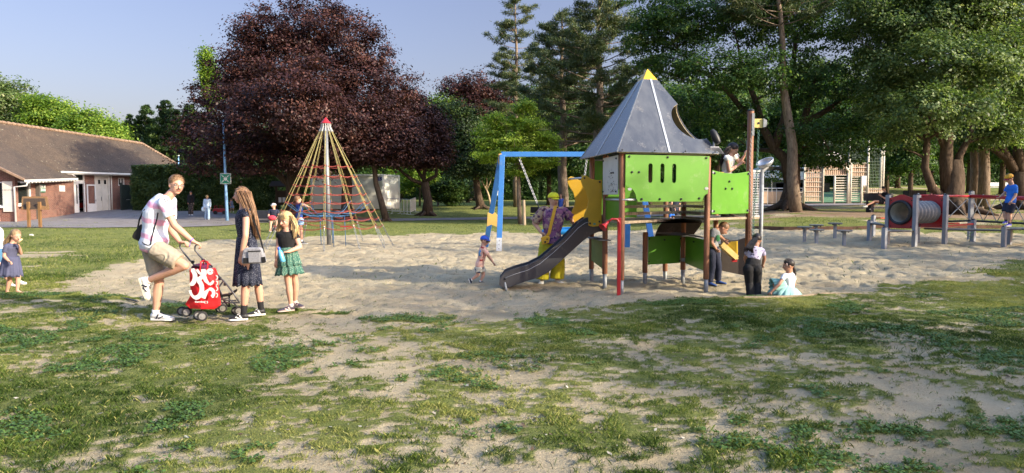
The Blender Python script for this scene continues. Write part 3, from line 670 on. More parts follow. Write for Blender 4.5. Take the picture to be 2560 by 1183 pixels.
iw.prism([on(M0, M1, -.3, 3.2, -.3), on(M0, M1, 9.2, 3.2, -.3), on(M0, M1, 9.2, 3.2, -2.3), on(M0, M1, -.3, 3.2, -2.3)], (0, 0, .1)); iw.build('added_inner_walls', mat('dark_interior', (.10, .09, .08), .9), bld)
# ---------------------------------------------------------------- trees
BARK = mat('dark_bark', (.085, .062, .045), .95, var=.35, scale=5, bump=.9, bscale=14, stretch=(3, 3, .6), spec=.1)
BARK2 = mat('grey_bark', (.20, .155, .115), .95, var=.35, scale=6, bump=.9, bscale=16, stretch=(3, 3, .6), spec=.1)
L_COPPER = leafmat('copper_leaf', (.018, .009, .010), (.055, .023, .023), (.17, .075, .055), .28)
L_DARK = leafmat('dark_green_leaf', (.018, .042, .012), (.05, .11, .024), (.17, .25, .05), .42)
L_SILVER = leafmat('silver_green_leaf', (.035, .07, .02), (.11, .17, .055), (.32, .38, .17), .4)
L_BRIGHT = leafmat('bright_green_leaf', (.06, .13, .018), (.17, .28, .035), (.40, .48, .08), .45)
L_FLOWER = leafmat('flowering_leaf', (.04, .085, .02), (.14, .20, .06), (.46, .48, .27), .35)
L_PINE = leafmat('pine_needle', (.022, .042, .016), (.06, .09, .03), (.17, .18, .07), .18)
L_CYP = leafmat('cypress_leaf', (.010, .028, .010), (.035, .075, .018), (.13, .19, .04), .15)
def norm(a): return a/np.maximum(np.linalg.norm(a, axis=-1, keepdims=True), 1e-9)
def leaves(C, size, aspect=.6, up=.35, out=None, droop=0, curl=.15):
    N = len(C); n = RNG.normal(0, 1, (N, 3)); n[:, 2] = np.abs(n[:, 2])*.8+up*2
    if out is not None: n += out*1.1
    n = norm(n); t = RNG.normal(0, 1, (N, 3)); t[:, 2] -= droop*2; t = norm(t-n*np.sum(t*n, -1, keepdims=True)); b = np.cross(n, t)
    s = (np.asarray(size)*(.6+RNG.random(N)*.8))[:, None]
    return np.stack([C-t*s*.5, C+b*s*aspect*.5+n*s*curl, C+t*s*.5, C-b*s*aspect*.5+n*s*curl*.6], 1)
def clump_crown(lobes, nclump, per, csize, lsize, shell=.55, flat=.6, gapscale=None):
    """lobes: (centre, (rx,ry,rz)); returns leaf centres, outward, tone, clump centres"""
    vol = np.array([r[0]*r[1]*r[2] for _, r in lobes])**.8; pr = vol/vol.sum()
    k = RNG.choice(len(lobes), nclump, p=pr)
    cc = np.array([list(c) for c, _ in lobes])[k]; rr = np.array([list(r) for _, r in lobes])[k]
    d = norm(RNG.normal(0, 1, (nclump, 3))); rad = (shell+(1-shell)*RNG.random(nclump)**.7)[:, None]
    wob = 1+.16*np.sin(d[:, :1]*5+cc[:, :1])+.12*np.sin(d[:, 2:]*7+cc[:, 1:2]*3)
    c = cc+d*rr*rad*wob
    ct = RNG.normal(0, .16, nclump)
    sz = csize*(.6+RNG.random(nclump)*.8)
    reps = per
    C = np.repeat(c, reps, 0); o = np.repeat(d, reps, 0)
    off = RNG.normal(0, 1, (len(C), 3))*np.repeat(sz, reps)[:, None]*np.array([1, 1, flat]); off -= o*0
    C = C+off*.55
    tone = np.clip(.42+np.repeat(ct, reps)+RNG.normal(0, .17, len(C)), 0, 1)
    return C, o, tone, c
def limbs(mb, nodes, targets, r0, n=5, sag=.12, minr=.012, fr=.33, add=True):
    """grow curved limbs from the nearest point of the limb skeleton nodes [(point, radius)] to each target"""
    for q in sorted([Vector(t) for t in targets], key=lambda t: min((t-p).length for p, _ in nodes)):
        a, ra = min(nodes, key=lambda nd: (nd[0]-q).length+max(0, nd[0].z-q.z+.2)*1.6)
        L = (q-a).length
        if L < .2: continue
        m = a.lerp(q, .5)+Vector((random.uniform(-1, 1), random.uniform(-1, 1), random.uniform(-.2, 1)))*L*sag
        ra = max(minr*1.6, min(ra*.62, r0*fr*min(1, L/3+.35))); pts = []; 
        for j in range(6):
            t = j/5; pts.append(a*(1-t)**2+m*2*t*(1-t)+q*t*t)
        rr = [ra*(1-t/5.8)+minr*.3 for t in range(6)]; mb.tube(pts, rr, n)
        if add: nodes += [(pts[j], rr[j]) for j in (2, 3, 4, 5)]
def roots(mb, base, r, n=6):
    for k in range(n):
        a = k*6.283/n+random.uniform(-.3, .3); L = r*random.uniform(2, 3.3)
        b = Vector(base); e = b+Vector((math.cos(a)*L, math.sin(a)*L, -.05))
        mb.tube([b+Vector((0, 0, r*1.3)), b+Vector((math.cos(a)*r*1.1, math.sin(a)*r*1.1, r*.45)), e], [r*.55, r*.35, r*.08], 6)
def plant_tree(name, base, trunk, tr, lobes, label, cat='tree', group=None, nclump=900, per=60, csize=.55, lsize=.16, lm=None, bark=None,
               nlimb=60, up=.35, droop=0, shell=.55, flat=.6, extra=None, aspect=.6, flare=True, n=10):
    t = thing(name, base, label, cat, group)
    mb = MB(); mb.tube(trunk, tr, n)
    if flare: roots(mb, base, tr[0]*.85)
    C, o, tone, cc = clump_crown(lobes, nclump, per, csize, lsize, shell, flat)
    lt = [c for c, _ in lobes]; nodes = []
    def addpath(pts, rad):
        for i in range(len(pts)-1):
            for f in (0, .33, .66): nodes.append((Vector(pts[i]).lerp(Vector(pts[i+1]), f), rad[i]+(rad[i+1]-rad[i])*f))
        nodes.append((Vector(pts[-1]), rad[-1]))
    i0 = max(1, len(trunk)//2-1) if len(trunk) > 3 else len(trunk)-2
    addpath(trunk[i0:], tr[i0:])
    if extra:
        tb = mb.tube
        def spy(pts, rad, *a, **k): addpath(pts[1:], list(rad)[1:]); return tb(pts, rad, *a, **k)
        mb.tube = spy; extra(mb); del mb.tube
    limbs(mb, nodes, lt, tr[0], 7)
    sel = RNG.choice(len(cc), min(nlimb, len(cc)), replace=False)
    limbs(mb, nodes, cc[sel], tr[0]*.5, 5)
    mb.build('trunk', bark or BARK, t, smooth=True)
    V = leaves(C, lsize, aspect, up, o, droop)
    link_mesh('crown', quads_mesh('crown', V, tone, ORG[t.name]), lm or L_DARK, t)
    return t
def lob(d, *L):
    """crown lobes given as (px, py, rx, ry[, depth shift, depth radius factor]) at distance d"""
    out = []
    for q in L:
        dd = d+(q[4] if len(q) > 4 else 0); k = dd/F; dr = q[5] if len(q) > 5 else .9
        out.append((P(q[0], q[1], dd), (q[2]*k, q[2]*k*dr, q[3]*k)))
    return out
def tp(d, *pts): return [P(x, y, d+(z[0] if z else 0)) for x, y, *z in pts]
# copper maples
D = 46.0
b0 = P(735, 535, D); b0.z = gz(b0.x, b0.y)
def ex1(mb):
    for pts, r in [(((735, 470), (700, 440), (640, 400)), .32), (((738, 470), (790, 420), (850, 380)), .34)]:
        mb.tube(tp(D, *pts), [r, r*.7, r*.3], 8)
plant_tree('copper_maple', b0, [b0]+tp(D, (733, 480), (735, 430), (745, 360), (760, 260), (770, 140), (775, 30)), [.62, .5, .46, .4, .3, .18, .05],
    lob(D, (775, 60, 95, 85), (700, 100, 110, 80), (640, 125, 80, 75), (850, 95, 95, 80), (920, 130, 60, 80), (610, 190, 80, 75), (740, 200, 170, 110), (900, 210, 110, 90), (980, 230, 60, 60),
        (560, 260, 85, 75), (680, 300, 170, 90, -3), (860, 300, 150, 90, -3), (560, 350, 100, 65, -1), (640, 385, 130, 50, -2), (800, 390, 130, 50, -2), (515, 400, 62, 40), (500, 330, 45, 50), (740, 250, 120, 90, -6), (1010, 270, 50, 50)),
    'broad dark copper maple towering behind the rope pyramid', nclump=1650, per=88, csize=.66, lsize=.165, lm=L_COPPER, nlimb=160, extra=ex1, shell=.5, flat=.48)
D = 44.0
b1 = P(868, 540, D); b1.z = gz(b1.x, b1.y)
plant_tree('copper_maple', b1, [b1]+tp(D, (866, 500), (868, 460), (862, 420), (880, 370), (900, 320)), [.40, .33, .32, .33, .2, .08],
    lob(D, (900, 340, 100, 60), (960, 360, 80, 45), (870, 385, 90, 30), (990, 320, 60, 50)),
    'thick trunked copper maple directly behind the steel mast', nclump=620, per=60, csize=.55, lsize=.16, lm=L_COPPER, nlimb=50)
D = 42.5
b2 = P(966, 538, D); b2.z = gz(b2.x, b2.y)
plant_tree('copper_maple', b2, [b2]+tp(D, (952, 500), (940, 460), (936, 420), (940, 370), (960, 330)), [.24, .19, .16, .15, .1, .04],
    lob(D, (970, 385, 60, 28), (1000, 350, 60, 45), (930, 370, 60, 35)),
    'slim leaning copper maple in front of the white container', nclump=330, per=60, csize=.5, lsize=.16, lm=L_COPPER, nlimb=30)
D = 48.0
b3 = P(1068, 528, D); b3.z = gz(b3.x, b3.y)
def ex3(mb):
    for pts, r in [(((1062, 462), (1030, 450), (1005, 430), (985, 412), (950, 412)), .15), (((1062, 455), (1090, 440), (1095, 400), (1100, 350)), .16), (((1060, 450), (1040, 420), (1015, 380)), .13), (((1060, 455), (1062, 400), (1060, 330)), .13)]:
        mb.tube(tp(D, *pts), [r*(1-.7*i/len(pts)) for i in range(len(pts))], 7)
plant_tree('copper_maple', b3, [b3]+tp(D, (1070, 500), (1064, 475), (1062, 455)), [.42, .3, .29, .28],
    lob(D, (1045, 310, 58, 60), (1000, 265, 55, 50), (1090, 380, 42, 40), (1045, 385, 60, 38), (1000, 330, 70, 55), (975, 375, 50, 25), (1085, 330, 40, 60)),
    'copper maple with twisted trunk and wide low fork right of the container', nclump=850, per=60, csize=.55, lsize=.16, lm=L_COPPER, nlimb=60, extra=ex3)
D = 78.0
b4 = P(1186, 515, D); b4.z = gz(b4.x, b4.y)
plant_tree('copper_maple', b4, [b4]+tp(D, (1188, 460), (1190, 380), (1190, 280)), [.5, .42, .35, .15],
    lob(D, (1190, 225, 60, 36), (1140, 218, 40, 25), (1240, 240, 50, 40), (1180, 280, 75, 50), (1240, 300, 60, 60), (1180, 360, 80, 60)),
    'distant purple leaved tree rising between the copper maple and the pines', nclump=750, per=40, csize=.85, lsize=.26, lm=L_COPPER, nlimb=50)
# pines
def pine(name, d, px, top, base_py, r, whorls, label, spread, lowest=.3, lm=L_PINE, bark=None, dens=1.0, xt=None, tuft=130, wide_top=.25):
    b = P(px, base_py, d); b.z = gz(b.x, b.y); t = thing(name, b, label, 'tree', 'black pines beyond the playground' if name == 'black_pine' else None)
    tip = P(xt or px, top, d); H = tip.z-b.z
    mb = MB(); K = 9; TR = [b.lerp(tip, k/(K-1))+Vector((math.sin(k*1.7+px)*.08, math.cos(k*2.1+px)*.08, 0))*(1 if 0 < k < K-1 else 0) for k in range(K)]
    mb.tube(TR, [r*(1-.93*k/(K-1))+.02 for k in range(K)], 9)
    cs = []; ds = []
    for w in range(whorls):
        f = lowest+(1-lowest)*(w/(whorls-1))**.95; c = b.lerp(tip, f)
        L0 = spread*(1-(f-lowest)/(1-lowest))**.75*(.75+.5*random.random())+spread*wide_top*(.4+random.random()*.6)*(1 if f < .97 else .3)
        nb = random.randint(4, 6) if f < .9 else 4
        for k in range(nb):
            if random.random() < .18: continue
            a = random.uniform(0, 6.283); L = L0*random.uniform(.5, 1.15); rise = random.uniform(-.12, .22)+.35*f
            dv = Vector((math.cos(a), math.sin(a), 0)); e = c+dv*L+Vector((0, 0, L*rise)); m = c+dv*L*.5+Vector((0, 0, L*rise*.2-L*.03))
            pts = [c*(1-s)**2+m*2*s*(1-s)+e*s*s for s in (0, .25, .5, .75, 1)]
            rr = r*.16*(1.1-f)+.015; mb.tube(pts, [rr, rr*.8, rr*.6, rr*.4, .008], 4)
            nt = max(3, int(L*3.2*dens))
            for q in range(nt):
                s = .42+.6*random.random(); p = c*(1-s)**2+m*2*s*(1-s)+e*s*s
                sv = Vector((-dv.y, dv.x, 0))*random.gauss(0, .13*L*(1.25-s)+.07)
                pp = p+sv+Vector((0, 0, random.gauss(.06, .06)))
                if random.random() < .35: mb.tube([p-dv*.1*L, pp], [.012, .005], 3, cap=False)
                cs.append(pp); ds.append(dv)
    mb.build('trunk', bark or BARK2, t, smooth=True)
    c = np.array([list(q) for q in cs]); dv = np.array([list(q) for q in ds]); n = tuft
    C = np.repeat(c, n, 0)+RNG.normal(0, .13, (len(c)*n, 3))*np.array([1.25, 1.25, .5]); dd = norm(RNG.normal(0, 1, C.shape)+np.array([0, 0, .55])+np.repeat(dv, n, 0)*.5)
    sd = norm(np.cross(dd, RNG.normal(0, 1, C.shape))); Ln = (.13+RNG.random(len(C))*.13)[:, None]; Wn = .021
    V = np.stack([C-sd*Wn, C+sd*Wn, C+sd*Wn*.4+dd*Ln, C-sd*Wn*.4+dd*Ln], 1)
    tone = np.clip(.45+np.repeat(RNG.normal(0, .16, len(c)), n)+RNG.normal(0, .15, len(C)), 0, 1)
    link_mesh('crown', quads_mesh('crown', V, tone, b), lm, t); return t
pine('black_pine', 58, 1292, -6, 520, .30, 22, 'slender pine standing clear against the sky, left of the other two', 2.9, .42, tuft=60, xt=1288)
pine('black_pine', 46, 1409, 40, 520, .36, 24, 'middle pine with a reddish bare trunk left of the play tower roof', 3.7, .36, xt=1404, tuft=70)
pine('black_pine', 42, 1496, -60, 525, .38, 27, 'tall spreading pine just behind the play tower roof', 4.3, .33, xt=1498, tuft=70)
# young bright larch like tree behind the swing
D = 38.5
b5 = P(1300, 560, D); b5.z = gz(b5.x, b5.y)
plant_tree('young_tree', b5, [b5]+tp(D, (1297, 480), (1296, 400), (1300, 320), (1310, 255)), [.13, .11, .09, .06, .02],
    lob(D, (1310, 270, 38, 24), (1310, 310, 62, 22), (1270, 350, 60, 20), (1350, 345, 52, 18), (1230, 330, 38, 20), (1290, 385, 80, 18), (1375, 380, 30, 24), (1225, 390, 38, 16), (1340, 410, 60, 14), (1235, 300, 28, 14), (1300, 430, 50, 10), (1215, 360, 30, 16)),
    'young bright green tree with feathery tiers behind the swing frame', nclump=620, per=52, csize=.34, lsize=.11, lm=leafmat('young_leaf', (.09, .17, .02), (.25, .36, .04), (.52, .58, .12), .45), bark=BARK2, nlimb=90, flat=.35, flare=False, shell=.2)
D = 62.0
b6 = P(1203, 528, D-8); b6.z = gz(b6.x, b6.y)
plant_tree('ash_tree', b6, [b6]+tp(D-8, (1196, 490), (1190, 450), (1188, 400), (1180, 330)), [.38, .28, .25, .2, .08],
    lob(D-8, (1150, 300, 50, 50), (1190, 370, 75, 40), (1120, 380, 45, 50), (1230, 410, 50, 35), (1160, 420, 60, 25), (1105, 300, 35, 60)),
    'dark trunked green tree left of the young bright tree', nclump=600, per=50, csize=.55, lsize=.17, lm=leafmat('ash_leaf', (.010, .022, .008), (.028, .055, .016), (.10, .14, .03), .25), nlimb=50)
# bare forked sapling and slim trunk
D = 56
bs = P(1228, 507, D); bs.z = gz(bs.x, bs.y)
ts = thing('sapling', bs, 'pale forked sapling beside the leg of the blue swing', 'tree'); mb = MB()
mb.tube([bs]+tp(D, (1222, 490), (1216, 474)), [.09, .08, .07], 6)
for q in ((1216, 474), (1205, 455), (1200, 435)), ((1216, 474), (1217, 450), (1214, 430)), ((1216, 476), (1226, 455), (1232, 438)): mb.tube(tp(D, *q), [.06, .045, .02], 5)
mb.build('trunk', mat('pale_bark', (.42, .33, .22), .9, var=.2, spec=.1), ts, smooth=True)
C, o, tn, _ = clump_crown(lob(D, (1205, 432, 14, 10), (1230, 434, 14, 9), (1216, 425, 12, 9)), 60, 30, .3, .15)
link_mesh('crown', quads_mesh('crown', leaves(C, .14), tn, bs), L_BRIGHT, ts)
D = 60
plant_tree('sapling', (lambda b: Vector((b.x, b.y, gz(b.x, b.y))))(P(1050, 513, D)), [GX(1050, D)]+tp(D, (1050, 480), (1049, 455)), [.1, .08, .06],
    lob(D, (1030, 440, 40, 22), (1050, 420, 40, 30), (1010, 465, 20, 16), (1075, 450, 25, 20)), 'slim sapling with yellow green leaves between container and forked maple', nclump=170, per=50, csize=.5, lsize=.17, lm=L_BRIGHT, bark=BARK2, nlimb=20, flare=False)
# big trees at right
D = 36.0
b7 = P(1972, 522, D); b7.z = gz(b7.x, b7.y)
def ex7(mb):
    for pts, r in [(((1978, 470), (1965, 400), (1935, 370), (1908, 320), (1888, 250), (1850, 150)), .32), (((1985, 460), (1990, 380), (2010, 300), (2040, 200)), .30), (((1935, 370), (1960, 300), (1980, 200), (1990, 90)), .25), (((1908, 320), (1870, 290), (1820, 230), (1760, 180)), .2), (((2005, 310), (2060, 280), (2130, 230)), .18)]:
        mb.tube(tp(D, *pts), [r*(1-.8*i/len(pts)) for i in range(len(pts))], 9)
plant_tree('lime_tree', b7, [b7]+tp(D, (1978, 480), (1982, 440)), [.6, .42, .38],
    lob(D, (1700, 60, 120, 60), (1820, 40, 130, 70), (1950, 30, 130, 80), (2080, 50, 130, 70), (2180, 110, 90, 70), (1680, 160, 90, 50), (1790, 170, 110, 60, -2), (1900, 180, 90, 60, -3), (2040, 200, 120, 70, -1), (2150, 240, 100, 60),
        (1740, 270, 70, 50), (1830, 310, 70, 50), (2060, 330, 110, 60, -2), (2160, 340, 80, 50), (2100, 400, 70, 28), (1620, 100, 60, 60), (2020, 390, 50, 40), (1850, 380, 50, 40, 2), (1930, 430, 40, 30, 6), (1660, 10, 100, 60), (2250, 40, 80, 60)),
    'huge dark green lime tree with leaning fork behind the lookout post', nclump=1500, per=58, csize=.50, lsize=.135, lm=L_DARK, nlimb=260, extra=ex7, shell=.35, flat=.42, n=14)
D = 33.5
pine('scots_pine', D, 1990, -140, 536, .28, 14, 'straight grey trunked pine in front of the leaning lime tree', 3.6, .70, xt=1932, tuft=60)
D = 31.0
b8 = P(2385, 524, D+1); b8.z = gz(b8.x, b8.y)
def ex8(mb):
    for pts, r in [(((2375, 512), (2330, 470), (2312, 420), (2318, 350), (2300, 250), (2320, 130)), .22), (((2372, 480), (2365, 400), (2370, 300), (2360, 150)), .34), (((2390, 470), (2398, 390), (2425, 340), (2440, 250)), .20), (((2365, 380), (2330, 300), (2280, 200)), .14)]:
        mb.tube(tp(D+1, *pts), [r*(1-.75*i/len(pts)) for i in range(len(pts))], 10)
plant_tree('lime_tree', b8, [b8]+tp(D+1, (2380, 490), (2385, 440), (2388, 400)), [.70, .50, .44, .3],
    lob(D+1, (2280, 60, 120, 80), (2400, 40, 120, 80), (2520, 60, 110, 80), (2250, 150, 90, 70), (2360, 150, 100, 70, -2), (2470, 160, 100, 70, -2), (2560, 190, 70, 80), (2220, 240, 70, 50), (2310, 260, 70, 50, -3), (2430, 270, 80, 50, -3), (2520, 300, 70, 50), (2250, 330, 60, 40), (2480, 340, 60, 30), (2340, 320, 50, 30), (2400, -20, 160, 50), (2200, 0, 90, 60)),
    'many stemmed lime tree with silvery green crown above the tunnel', nclump=1500, per=60, csize=.48, lsize=.14, lm=L_SILVER, nlimb=160, extra=ex8, shell=.4, flat=.5, n=14)
D = 38
for px, bp, r, lb, tops in ((2436, 492, .27, 'narrow dark trunked tree left of the pair behind the rope bridge', (2432, 300)), (2459, 513, .30, 'narrow ringed trunk catching sun, right of the pair behind the rope bridge', (2457, 300))):
    dd = 40 if px < 2450 else 36
    bb = P(px, bp, dd); bb.z = gz(bb.x, bb.y)
    plant_tree('slim_tree', bb, [bb]+tp(dd, (px+2, 430), tops, (px, 150)), [r, r*.85, r*.7, .05], lob(dd, (px, 260, 60, 60), (px+20, 180, 60, 60), (px-20, 340, 40, 25)), lb, nclump=330, per=50, csize=.55, lsize=.16, lm=L_DARK, bark=BARK2, nlimb=20)
D = 34
b9 = P(2545, 505, D+3); b9.z = gz(b9.x, b9.y)
def ex9(mb):
    for pts, r in [(((2548, 440), (2520, 400), (2480, 370), (2440, 320)), .22), (((2550, 430), (2545, 380), (2540, 300)), .3), (((2555, 440), (2600, 380), (2640, 280)), .35), (((2535, 425), (2500, 360), (2480, 280)), .24)]:
        mb.tube(tp(D+3, *pts), [r*(1-.65*i/len(pts)) for i in range(len(pts))], 10)
plant_tree('lime_tree', b9, [b9]+tp(D+3, (2550, 470), (2552, 430)), [.62, .48, .44],
    lob(D+3, (2560, 240, 110, 60), (2640, 300, 100, 80), (2480, 290, 60, 40), (2540, 330, 60, 40, -2), (2700, 200, 100, 100), (2600, 120, 120, 70)),
    'squat tree splitting into a fan of limbs at the right border', nclump=800, per=60, csize=.5, lsize=.15, lm=L_BRIGHT, nlimb=60, extra=ex9, n=14)
# left background
def easy(name, d, px, base_py, lobes, lm, label, r=.3, group=None, nclump=420, per=55, csize=.8, lsize=.24, **k):
    b = P(px, base_py, d); b.z = gz(b.x, b.y); top = min(l[1] for l in lobes)
    return plant_tree(name, b, [b]+tp(d, (px, base_py-40), (px+4, (top+base_py)/2), (px, top+10)), [r, r*.85, r*.6, .05], lob(d, *lobes), label, group=group, nclump=nclump, per=per, csize=csize, lsize=lsize, lm=lm, nlimb=30, **k)
easy('chestnut_tree', 72, 20, 520, [(10, 260, 65, 55), (60, 290, 45, 40), (-60, 250, 80, 70), (30, 330, 90, 50)], L_FLOWER, 'pale flowering chestnut at the far left above the brick roof', .5, nclump=800, csize=.8, lsize=.26)
easy('maple_tree', 70, 125, 520, [(120, 285, 50, 42), (160, 310, 45, 40), (95, 330, 50, 40), (150, 350, 60, 40)], L_BRIGHT, 'fresh green maple beside the flowering chestnut', .4, nclump=480)
easy('maple_tree', 66, 225, 520, [(215, 310, 45, 36), (260, 330, 40, 30), (190, 345, 50, 30), (290, 345, 30, 28), (240, 360, 60, 30)], L_BRIGHT, 'yellow green bushy tree over the middle of the roof ridge', .35, nclump=520)
easy('birch_tree', 66, 520, 515, [(512, 150, 12, 20), (516, 185, 12, 30), (530, 220, 20, 50), (520, 160, 10, 30)], L_BRIGHT, 'tip of a pale birch peeping out left of the copper maple', .2, nclump=170, csize=.5, lsize=.2, droop=1, flat=1.4)
def cypress(d, px, top, base_py, w, label, n=34000):
    b = P(px, base_py, d); b.z = gz(b.x, b.y); t = thing('cypress', b, label, 'tree', 'ragged cypresses behind the hedge'); W_ = w*d/F; cs = []; tn = []; mb = MB()
    leads = [(0, 0, 0), (random.uniform(-.5, -.25), .3, random.uniform(.08, .16)), (random.uniform(.2, .5), -.3, random.uniform(.05, .2)), (random.uniform(-.3, .3), .5, .25)]
    for li, (lx, ly, dz) in enumerate(leads):
        tip = P(px, top, d)+Vector((lx*W_, ly*W_, 0)); tip.z -= (tip.z-b.z)*dz; bb = b+Vector((lx*W_*.5, ly*W_*.5, 0)); mb.tube([bb, bb.lerp(tip, .5), tip], [.2, .12, .02], 6)
        for q in range(95):
            f = random.random()**.75; L = W_*(1-f)**.55*random.uniform(.45, 1.25)+.15; a = random.uniform(0, 6.283); dv = Vector((math.cos(a), math.sin(a), random.uniform(.0, .5))).normalized(); c = bb+(tip-bb)*(f*.99)
            if q % 4 == 0: mb.tube([c, c+dv*L], [.03, .008], 3, cap=False)
            k = int(n/380); s_ = RNG.random(k)**.6; base = np.array(list(c))+np.outer(s_, np.array(list(dv)))*L; base += RNG.normal(0, 1, (k, 3))*np.array([.2, .2, .09])*(.35+L*.22)
            base[:, 2] -= RNG.random(k)*.35*s_; cs.append(base); tn.append(np.full(k, random.gauss(.36, .15))+s_*.2)
    C = np.concatenate(cs); tone = np.clip(np.concatenate(tn)+RNG.normal(0, .12, len(C)), 0, 1); mb.build('trunk', BARK, t, smooth=True)
    link_mesh('crown', quads_mesh('crown', leaves(C, .26, .28, .1, None, .6), tone, b), L_CYP, t)
cypress(73, 322, 284, 520, 52, 'leftmost and smallest cypress at the end of the roof')
cypress(72, 366, 262, 520, 58, 'second cypress from the left behind the hipped roof')
cypress(70, 414, 250, 520, 66, 'third cypress, tallest of the row behind the lamp pole')
cypress(70, 474, 256, 520, 66, 'rightmost cypress half lost behind the copper maple')
# far belt: a few kinds, copied
protos = []
for k, (lm_, nm) in enumerate(((L_DARK, 'belt_tree'), (L_SILVER, 'belt_tree'), (L_BRIGHT, 'belt_tree'))):
    b = Vector((0, 0, 0)); H = 13+k*1.5
    lobes = [((random.uniform(-2.6, 2.6), random.uniform(-2, 2), H*random.uniform(.3, .9)), (random.uniform(2, 3.2), 2.6, random.uniform(1.6, 2.6))) for _ in range(9)]
    t = plant_tree(nm, b, [b, Vector((0, 0, 3)), Vector((.2, 0, H*.6)), Vector((0, 0, H*.9))], [.34, .27, .16, .05], [(Vector(c), r) for c, r in lobes], None, nclump=520, per=38, csize=.95, lsize=.34, lm=lm_, nlimb=30)
    protos.append(t)
GB = 'trees of the far belt'
belt = [(560, 92, 0), (640, 96, 2), (700, 88, 1), (770, 94, 2), (850, 98, 0), (930, 90, 2), (1000, 96, 2), (1060, 92, 0), (1120, 84, 2), (1170, 98, 0), (1240, 92, 0), (1290, 88, 0), (1345, 96, 0), (1400, 90, 1), (1450, 97, 0), (1520, 90, 0), (1590, 96, 0), (1660, 88, 1), (1730, 95, 0), (1800, 100, 0), (1850, 92, 1), (1920, 98, 0), (1990, 90, 0), (2060, 96, 1), (2130, 92, 0), (2200, 88, 1), (2260, 97, 0), (2330, 90, 0), (2400, 99, 0), (2470, 92, 0), (2530, 97, 1), (2600, 90, 0), (2700, 92, 0), (1360, 110, 0), (1500, 112, 0), (1620, 110, 0), (1900, 112, 0), (2100, 113, 0), (2300, 112, 0), (2450, 114, 0), (1200, 110, 0), (1080, 112, 0)]
LMK = [(0, 'the assembly point sign'), (620, 'the clipped hedge'), (690, 'the notice shelter'), (760, 'the steel mast'), (840, 'the container'), (920, 'the slim leaning maple'), (990, 'the crowd barriers'), (1050, 'the twisted maple'), (1110, 'the rounded shrub'), (1150, 'the lawn left of the swing'), (1220, 'the blue swing leg'), (1280, 'the young bright tree'), (1330, 'the yellow capped lady'), (1390, 'the reddish pine trunk'), (1440, 'the yellow wings'), (1510, 'the white side panel'), (1580, 'the roof of the tower'), (1650, 'the right roof slope'), (1720, 'the play telescope'), (1790, 'the platform girl'), (1845, 'the lookout post'), (1910, 'the leaning lime'), (1980, 'the grey pine trunk'), (2050, 'the court doorway'), (2120, 'the goal grille'), (2190, 'the bench woman'), (2250, 'the litter bin'), (2320, 'the many stemmed lime'), (2395, 'the narrow trunks'), (2465, 'the pale bench'), (2525, 'the polo boy'), (2590, 'the right border'), (2690, 'the rope bridge end')]
used = set()
for px, d, k in belt:
    t = protos[k] if k not in used else copy_tree(protos[k]); used.add(k)
    lm_ = [n for x, n in LMK if x <= px][-1]; lab = f"{['dark', 'greyish', 'light'][k]} green {'rear' if d > 105 else 'front'} row woodland tree, far behind {lm_}"
    g = GX(px, d); t.location = (g.x, g.y, gz(g.x, g.y)-.1); s = random.uniform(.85, 1.25)*(.75 if px < 1100 else 1); t.scale = (s*1.15, s*1.1, s); t.rotation_euler = (0, 0, random.uniform(0, 6.28)); tag(t, lab, 'tree', GB)
# mid distance trees whose trunks show
for px, d, k, sc, w in ((1372, 62, 0, .7, 'left of the reddish pine trunk'), (1452, 58, 0, .72, 'right of the reddish pine trunk'), (1170, 70, 1, .6, 'between rounded shrub and dark ash'), (2212, 62, 1, .7, 'straight behind the bench woman'), (2120, 70, 0, .75, 'behind the goal grille'), (1620, 60, 0, .9, 'behind the tower roof'), (1700, 64, 0, .9, 'behind the notch of the roof'), (1790, 58, 0, .85, 'behind the platform girl'), (2272, 56, 0, .62, 'left of the litter bin'), (2322, 66, 1, .7, 'behind the red tunnel panels'), (1530, 66, 0, .8, 'behind the white side panel'), (2240, 75, 0, .8, 'farther up the slope between bench and bin'), (2418, 64, 0, .8, 'left of the narrow dark trunk'), (2500, 62, 0, .8, 'beside the pale far bench')):
    t = copy_tree(protos[k]); g = GX(px, d); t.location = (g.x, g.y, gz(g.x, g.y)-.05); t.scale = (sc, sc, sc); t.rotation_euler = (0, 0, random.uniform(0, 6.28))
    tag(t, ('dark leafy', 'grey green')[k]+' park tree on the far lawn '+w, 'tree', 'scattered trees on the far lawn')
# shading trees out to the right of the viewer
SH = [(22, -3, .95), (29, 2.5, .9), (18, -8, .7), (33, -4, 1.0), (24, 7.0, .62), (36, 9, .9), (12, 4, .55), (17, 12, .75), (22, 14, .85), (26, -11, 1.0)]
base_ = Vector((22, -3, 0))
lob_ = [((random.uniform(-3, 3), random.uniform(-2.4, 2.4), 13*random.uniform(.35, .9)), (random.uniform(1.6, 2.6), 2.2, random.uniform(1.0, 1.8))) for _ in range(10)]
thin = plant_tree('plane_tree', Vector((0, 0, 0)), [Vector((0, 0, 0)), Vector((0, 0, 3)), Vector((.2, 0, 8)), Vector((0, 0, 12))], [.3, .24, .14, .04], [(Vector(c), r) for c, r in lob_], None, nclump=150, per=30, csize=.75, lsize=.28, lm=L_DARK, nlimb=50)
for i, (x, y, sc) in enumerate(SH):
    t = thin if i == 0 else copy_tree(thin); t.location = (x, y, gz(x, y)-.05); t.scale = (sc, sc, sc); t.rotation_euler = (0, 0, random.uniform(0, 6.28)); tag(t, 'leafy tree beside the lawn outside the right edge', 'tree', 'trees along the right of the lawn')
